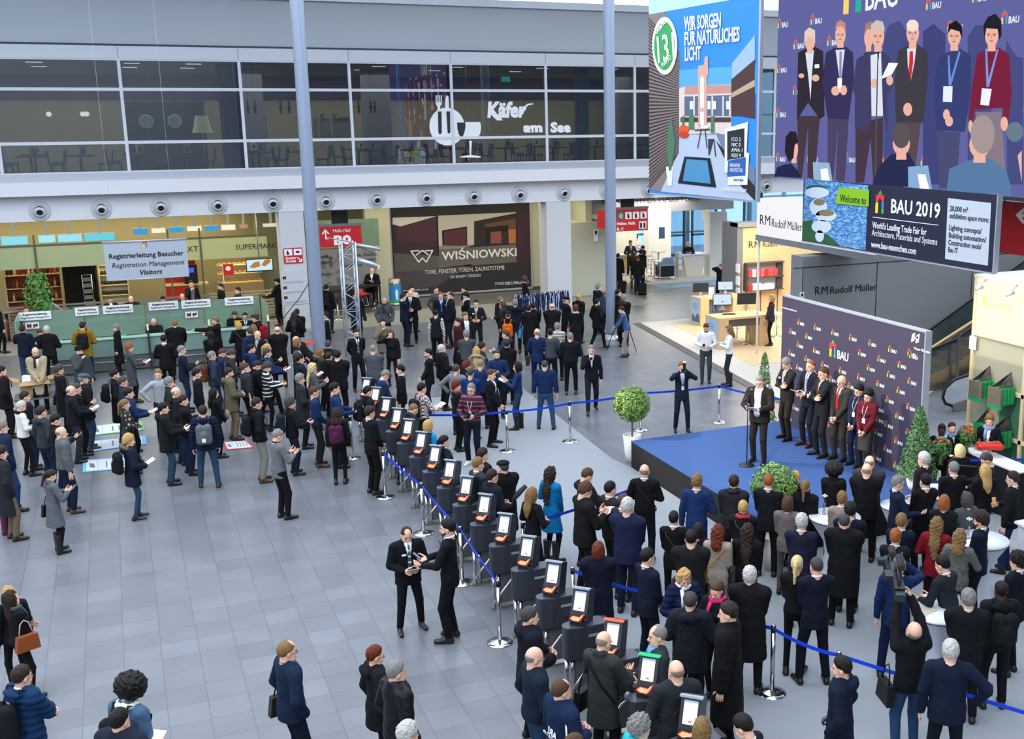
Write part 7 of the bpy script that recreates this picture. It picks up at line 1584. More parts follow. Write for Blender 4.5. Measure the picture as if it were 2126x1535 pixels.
for z in (1.0,1.35,1.7):mb.box(x0,x1,48.0,48.5,z,z+.03)
mb.build('shelf_board',mat('shelf_cream','#c9bb86',.5),fc,w=True);light('bakery_lamp','AREA',((x0+x1)/2,47.7,2.1),26,(1,.82,.5),1.4,.3)
lf=None
for z in (1.03,1.38,1.73):
    for j in range(9):
        if lf is None:ff=Field((-.1,-.06,-.02),(.1,.06,.1),.02);ff.ell((0,0,.03),(.075,.045,.045));V,Q=ff.mesh();lf=np_mesh('bread_roll',V,Q,[mat('bread','#b8762e',.6,noise=.2,nscale=20)])
        o=link('bread_roll',lf);o.location=(x0+.1+j*(x1-x0-.2)/8,48.15,z+.015);tag(o,'golden bread roll in the lit bakery counter','bread','bread rolls in the bakery counter')
tv=thing('menu_screen','wall screen showing a filled croissant above the bakery counter','screen',(4.6,46.4,1.6));a,b=onY(512,566,46.4),onY(566,536,46.4);MB().box(a.x,b.x,46.42,46.48,a.z,b.z).build('housing',M_BLACK,tv,w=True);MB().box(a.x+.03,b.x-.03,46.41,46.42,a.z+.05,b.z-.03).build('display',emis('menu_blue','#cfeaf6',1.0),tv,w=True);MB().tube([((a.x+b.x)/2,46.46,b.z),((a.x+b.x)/2,46.46,4.28)],.02,8).build('hanger',M_ALU,tv,w=True)
pn=Panel((a.x,46.41,a.z),(1,0,0),(0,0,1));W_=b.x-a.x;mb=MB();pn.poly(mb,[(W_*.12,.2),(W_*.3,.16),(W_*.52,.22),(W_*.5,.42),(W_*.3,.38)],.004);pn.poly(mb,[(W_*.56,.26),(W_*.7,.2),(W_*.93,.38),(W_*.88,.5),(W_*.7,.46)],.004);mb.build('croissant_picture',emis('croissant','#c98a4a',.8),tv,w=True)
ic=thing('ice_sign','small red ice cream flag sign at the supermarket entrance','sign',(3.4,46.3,1.5));a,b=onY(464,572,46.3),onY(484,548,46.3);MB().box(a.x,b.x,46.3,46.33,a.z,b.z).build('flag',M_RED,ic,w=True);MB().tube([(a.x,46.32,0),(a.x,46.32,b.z+.05)],.015,8).build('pole',M_STEEL,ic,w=True);pn=Panel((a.x,46.3,a.z),(1,0,0),(0,0,1));mb=MB();pn.poly(mb,circ((b.x-a.x)/2,(b.z-a.z)*.6,.1,.09),.004);mb.build('heart_swirl',M_TXTW,ic,w=True)
# slatted glass rail in front of the shops
sr_=thing('slat_barrier','frosted grey slat barrier in front of the supermarket','barrier',(0,44.6,0));mb=MB()
for j in range(8):mb.box(-6,2.9,44.6,44.62,.12+j*.125,.19+j*.125)
mb.build('slat',mat('slat_grey','#83857e',.35,.3),sr_,w=True)
for x in (-5.5,-3.2,-1.0,1.2,2.9):MB().box(x-.03,x+.03,44.62,44.68,0,1.12).build('post',mat('slat_grey','#83857e',.35,.3),sr_,w=True)
sr_=thing('slat_barrier','frosted slat barrier before the bakery counter','barrier',(4.2,44.9,0));mb=MB()
for j in range(8):mb.box(2.95,5.3,44.9,44.92,.12+j*.125,.19+j*.125)
mb.build('slat',mat('slat_tan','#a79a78',.35,.2),sr_,w=True)
for x in (3.0,4.2,5.25):MB().box(x-.03,x+.03,44.92,44.98,0,1.12).build('post',mat('slat_grey','#83857e',.35,.3),sr_,w=True)
# ---- restaurant behind the glass
cloth_r=mat('red_cloth','#8a1c30',.7)
cols=(-8.0,-5.5,-2.4,-.9,.9,2.4,4.9,6.4,8.9,10.4,12.6,14.2,16.2,18.0,20.6,22.2)
tproto=thing('restaurant_table','x','table',(0,0,5.6),0,'set tables in the upstairs restaurant');MB().box(-.45,.45,-.4,.4,.72,.76).build('table_top',mat('table_dark','#2d2320',.4),tproto);MB().box(-.3,.3,-.15,.15,.762,.766).build('runner',cloth_r,tproto);MB().tube([(0,0,0),(0,0,.72)],.04,8).lathe([(0,0),(.25,0),(.25,.02),(0,.03)],seg=16).build('pedestal',M_BLACK,tproto)
cproto=thing('restaurant_chair','x','chair',(0,0,5.6),0,'blue-grey chairs in the upstairs restaurant')
MB().box(-.22,.22,-.22,.22,.43,.49).build('seat',mat('chair_blue','#54708c',.7),cproto);MB().prism([(-.22,-.24,.46),(.22,-.24,.46),(.24,-.30,.92),(-.24,-.30,.92)],(0,.05,0)).build('backrest',mat('chair_blue','#54708c',.7),cproto)
for sx in (-.19,.19):
    for sy in (-.19,.19):MB().tube([(sx,sy,0),(sx,sy,.43)],.016,6).build('leg',M_BLACK,cproto)
mproto=thing('menu_stand','x','menu',(0,0,6.36),0,'white menu stands on the restaurant tables');MB().prism([(-.11,-.05,0),(.11,-.05,0),(.11,-.01,.32),(-.11,-.01,.32)],(0,.01,0)).prism([(-.11,.05,0),(.11,.05,0),(.11,.01,.32),(-.11,.01,.32)],(0,-.01,0)).build('card',mat('menu_white','#d8d6c8',.6),mproto);MB().prism([(-.04,-.046,.06),(.05,-.046,.06),(.04,-.025,.2),(-.05,-.025,.22)],(0,-.003,0)).build('ornament',M_TXTK,mproto)
for k,x in enumerate(cols):
    for row,y in enumerate((42.7,44.9)):
        if row==1 and k%2:continue
        first=(k==0 and row==0);side=('in the window row' if row==0 else 'in the second row')+', bay near x'
        lab='restaurant %s behind the %s window bay, '+('window row' if row==0 else 'second row')
        bay=('first','first','second','second','third','third','fourth','fourth','fifth','fifth','sixth','sixth','seventh','seventh','eighth','eighth')[k];lr=' left' if k%2==0 else ' right'
        o=tproto if first else copy_tree(tproto);o.location=(x,y,5.6);o['label']=lab%('table with red runner',bay+lr)
        m_=mproto if first else copy_tree(mproto);m_.location=(x+.1,y,6.366);m_.rotation_euler.z=.3*(k%3-1);m_['label']=lab%('menu stand',bay+lr)
        for j,(dx,rz_) in enumerate(((-.75,-pi/2),(.75,pi/2))):
            if first and j==0:c_=cproto
            else:c_=copy_tree(cproto)
            c_.location=(x+dx,y,5.6);c_.rotation_euler.z=rz_;c_['label']='blue restaurant chair behind the '+bay+lr+' window bay, '+('window' if row==0 else 'second')+' row, '+('left' if j==0 else 'right')
for (x,y,lab) in ((3.1,43.2,'cream floor lamp behind the second window bay'),(-3.8,43.4,'cream floor lamp at the left edge behind the glass')):
    t=thing('floor_lamp',lab,'floor lamp',(x,y,5.6));MB().tube([(0,0,0),(0,0,1.55)],.012,8).build('pole',M_STEEL,t);MB().lathe([(.36,1.45),(.30,1.6),(.22,2.0),(.20,2.05)],seg=24).build('lamp_shade',mat('shade_cream','#e8e2b8',.6,emit=.25),t);MB().lathe([(0,0),(.16,0),(.16,.02),(0,.03)],seg=20).build('base',M_STEEL,t)
for k,(x0,x1,y) in enumerate(((3.65,4.35,42.2),(17.0,17.6,42.3))):
    t=thing('curtain',('blue-grey curtain behind the second window bay','pale blue curtain behind the letters See')[k],'curtain',(x0,y,5.6));mb=MB();vs=[];N=40
    for i in range(N+1):x=x0+(x1-x0)*i/N;yy=y+.06*sin(i*1.1);vs+=[(x,yy,5.62),(x,yy,9.4)]
    mb.add(vs,[(2*i,2*i+2,2*i+3,2*i+1) for i in range(N)],0,True);mb.build('drape',mat('curtain_blue','#4f7186',.9) if k==0 else mat('curtain_pale','#8fb0c0',.9),t,w=True)
for k,(x,z) in enumerate(((1.25,7.45),(2.15,7.45))):
    t=thing('round_mirror',('left','right')[k]+' round mirror on the dark wall behind the second window bay','mirror',(x*1.12,47.0,z));MB().lathe([(0,0),(.22,0)],c=(0,-.01,0),axis=(0,-1,0),seg=28).build('mirror_glass',mat('mirror','#a8c4b4',.1,.6),t);MB().lathe([(.22,-.02),(.26,0),(.26,.03),(.22,.02)],axis=(0,-1,0),seg=28).build('frame',M_ALU,t)
sbox('wall_niche',.7,3.5,47.05,47.3,5.6,8.2,mat('niche_dark','#2c2a2e',.6))
for k,x in enumerate((-1.75,-.70,-.58)):
    t=thing('wall_lamp',('left','middle','right')[k]+' glowing globe lamp behind the first window bay','lamp',(x*1.1,48.0,7.75));MB().lathe([(0,-.1),(.07,-.07),(.1,0),(.07,.07),(0,.1)],seg=16).build('globe',emis('globe','#fff0d0',2.5),t);MB().tube([(0,0,.1),(0,.3,.1),(0,1.28,.1)],.015,6).build('bracket',M_BLACK,t)
for k,x in enumerate((4.75,5.0,5.9,6.2,8.5,8.75,9.2,9.35)):
    t=thing('pendant_lamp',('first','second','third','fourth','fifth','sixth','seventh','eighth')[k]+' dark pendant lamp from the left behind the restaurant glass','pendant lamp',(x,43.6,7.7),group='dark pendant lamps in the restaurant');MB().tube([(0,0,.45),(0,0,1.72)],.006,5).build('cord',M_BLACK,t);MB().lathe([(0,.46),(.04,.44),(.03,.3),(.07,.22),(.03,.12),(.05,.05),(0,0)],seg=10).build('lamp_body',M_BLACK,t)
sc_=thing('city_picture','black and white picture wall lettered See in the restaurant','picture',(9,49.26,7));
for k,(a,b) in enumerate(((505,552),(650,658),(663,685),(690,725))):
    x0,x1=onY(a,240,49.26).x,onY(b,240,49.26).x;MB().box(x0,x1,49.26,49.30,6.75,7.55).build('picture_panel',mat('city_picture','#77787a',.6,noise=.9,nscale=9),sc_,w=True)
pn=Panel((0,49.26,0),(1,0,0),(0,0,1));u,v=pn.loc(onY(690,254,49.26));pn.text('See',u,v,.5,M_TXTK,.01,sc_);u,v=pn.loc(onY(664,254,49.26));pn.text('S',u,v,.5,M_TXTK,.01,sc_)
es_=thing('exit_sign','green emergency exit sign in the restaurant','sign',(12.8,45,8.4));a=onY(1041,170,45.0);MB().box(a.x,a.x+.38,45,45.04,a.z,a.z+.2).build('lit_face',emis('exit_green','#35c48c',.9),es_,w=True);MB().tube([(a.x+.2,45.02,a.z+.2),(a.x+.2,45.02,9.42)],.008,6).build('hanger',M_ALU,es_,w=True)
# ceiling spots
for k,(x,y) in enumerate([(x,y) for x in (-2,1,3,9.5,12.5,16,19) for y in (43.2,46.5)]):
    tag(MB().box(x-.25,x+.25,y-.05,y+.05,9.40,9.42).build('ceiling_light',emis('strip_white','#f4f4ec',2.0)),'small white light strip in the restaurant ceiling','ceiling light','light strips in the restaurant ceiling')
# ---- lettering on the window glass
KA=thing('window_lettering','white Käfer am See lettering with plate, cutlery and wine glass on the restaurant glass','lettering',(14,FY-.02,6));pn=Panel((0,FY-.012,0),(1,0,0),(0,0,1));mk=mat('glass_white','#e8eaf0',.5)
def KP(a,b):return pn.loc(onY(900+a/4.264,100+b/4.264,FY))
u,v=KP(472,610);u2,v2=KP(820,560);pn.text('Käfer',u,v,.78,mk,.0,KA,width=(u2-u),bold=.035,shear=.12)
mb=MB();P=[KP(a,b) for a,b in ((770,585),(800,520),(830,492),(878,488),(880,500),(840,505),(812,530),(790,590))];pn.poly(mb,P[::-1],0,.004);P=[KP(a,b) for a,b in ((480,560),(560,640),(612,640),(600,622),(520,545))];pn.poly(mb,P,0,.004);mb.build('swash',mk,KA,w=True)
u,v=KP(800,740);u2,_=KP(970,740);pn.text('am',u,v,.46,mk,0,KA,width=u2-u,bold=.03);u,v=KP(1038,742);u2,_=KP(1220,742);pn.text('See',u,v,.5,mk,0,KA,width=u2-u,bold=.03)
mb=MB();c=KP(120,695);r=abs(KP(275,695)[0]-c[0]);dk=.0
ring=circ(c[0],c[1],r,r*1.02,40)
pn.poly(mb,ring,0,.004);mb.build('plate',mk,KA,w=True)
mb=MB()
def pw_(pts,d=.006):
    P=[KP(a,b) for a,b in pts]
    if sum(P[i-1][0]*P[i][1]-P[i][0]*P[i-1][1] for i in range(len(P)))<0:P=P[::-1]
    pn.poly(mb,P,d,.004)
for a in (22,38,54,68):pw_([(a-4,480),(a-4,418),(a+4,418),(a+4,480)])
pw_([(18,478),(72,478),(66,505),(56,515),(58,560),(34,560),(34,515),(24,505)]);pw_([(102,520),(104,440),(118,418),(132,430),(136,520),(130,560),(108,560)]);mb.build('fork_and_knife',mk,KA,w=True)
mb=MB();pw_([(38,560),(70,560),(72,750),(56,765),(42,750)],.008);pw_([(112,560),(145,560),(148,745),(136,758),(124,750)],.008);pw_([(207,658),(280,658),(282,700),(265,760),(248,800),(222,760),(210,710)],.008);mb.build('cutlery_cutout',mat('cutout_dark','#22252c',.5),KA,w=True)
mb=MB();pw_([(277,655),(412,655),(420,700),(412,760),(385,800),(252,802),(275,740),(282,700)]);pw_([(314,820),(338,820),(332,945),(415,958),(415,970),(235,968),(235,960),(320,945)]);mb.build('wine_glass',mk,KA,w=True)
# ---- far booth furniture
a=onZ(1395,530,1.1);ct=thing('booth_counter','slanted white counter with rounded lit top in the bright booth','counter',(a.x,a.y,.14));x0,x1=onY(1418,580,46.8).x,onY(1455,580,46.8).x
MB().prism([(x0+.1,46.6,.14),(x1,46.6,.14),(x1+.02,46.6,1.15),(x0-.12,46.6,1.15)],(0,.6,0)).build('counter_body',mat('counter_cream','#e4dccb',.5),ct,w=True);MB().box(x0-.2,x1+.2,46.5,47.3,1.15,1.2).build('counter_top',mat('top_lilac','#cfc4f0',.4,emit=.3),ct,w=True)
fcs=thing('flight_case','black flight case on a silver frame in the bright booth','case',(0,0,0));x0,x1=onY(1372,575,46.3).x,onY(1400,575,46.3).x;MB().box(x0,x1,46.3,46.9,.25,.75).build('case',M_BLACK,fcs,w=True);mb=MB()
for x in (x0-.04,x1+.04):mb.box(x-.02,x+.02,46.28,46.32,.14,.95);mb.box(x-.02,x+.02,46.9,46.94,.14,.95)
mb.box(x0-.06,x1+.06,46.26,46.94,.76,.80);mb.build('frame',M_ALU,fcs,w=True);fcs.location=(0,0,0)
tt=thing('display_block','grey and white sample block on the flight case','sample',((x0+x1)/2,46.6,.8));MB().prism([(-.35,-.2,0),(.4,-.2,0),(.4,-.05,.3),(.0,-.05,.3)],(0,.2,0)).build('block',mat('block_blue','#7f93b4',.5),tt)
p=onZ(1367,522,1.15);ht=thing('high_table','green glass high table in the bright booth','high table',(p.x,p.y,.14));MB().lathe([(0,1.0),(.38,1.0),(.38,1.03),(0,1.03)],seg=24).build('table_top',mat('table_green','#a9c8b4',.3),ht);MB().tube([(0,0,0),(0,0,1.0)],.04,10).lathe([(0,0),(.22,0),(.22,.02),(0,.03)],seg=20).build('pedestal',M_ALU,ht)
for k,(a,b) in enumerate(((1352,540),(1366,545),(1343,550))):p=onZ(a,b,.9);stool(p.x,p.y,k,('left','right','front')[k]+' white bar stool at the green table of the bright booth',z=.14,grp='white bar stools in the bright booth')
st_=thing('booth_table','white table with yellow folders in the bright booth','table',(0,0,0));p=onZ(1298,525,1.1);st_.location=(p.x,p.y,.14);MB().box(-.8,.8,-.3,.3,.85,.9).build('table_top',mat('table_white','#dfe2e8',.45),st_);MB().box(-.7,.7,-.2,.2,0,.85).build('base',mat('base_glass','#d8d2c0',.4),st_);MB().box(-.3,.2,-.25,-.2,.35,.7).build('yellow_folder',mat('folder_yellow','#e6c24a',.5),st_)
sc3=thing('wall_screen','small tilted screen beside the person in olive parka','screen',tuple(onY(1372,480,48.5)));p=onY(1374,485,48.5);MB().box(p.x-.14,p.x+.16,48.5,48.55,p.z-.25,p.z+.3).build('display',mat('screen_blue','#5a7a9a',.3),sc3,w=True)
mb=MB();ws2=thing('leaflet_rack','silver leaflet rack left of the booth counter','rack',(0,0,0));x=onY(1410,560,46.7).x;MB().box(x-.12,x+.12,46.6,46.9,.14,1.3).build('frame',mat('rack_grey','#b5b5b2',.4),ws2,w=True)
for j in range(3):MB().box(x-.1,x+.1,46.57,46.6,.5+j*.28,.72+j*.28).build('leaflet',M_PAPER,ws2,w=True)
for nm in ('flight_case','booth_table'):pass
# ---- locker notice, socket
q=onY(1237,489,44.15);nt_=tag(MB().box(q.x-.1,q.x+.1,44.14,44.17,q.z-.25,q.z+.25).build('wall_notice',M_PAPER),'white notice with dark emblem on the pale locker left of the round column','notice');MB().box(q.x-.05,q.x+.05,44.13,44.14,q.z+.05,q.z+.2).build('print',M_TXTK,nt_,w=True)
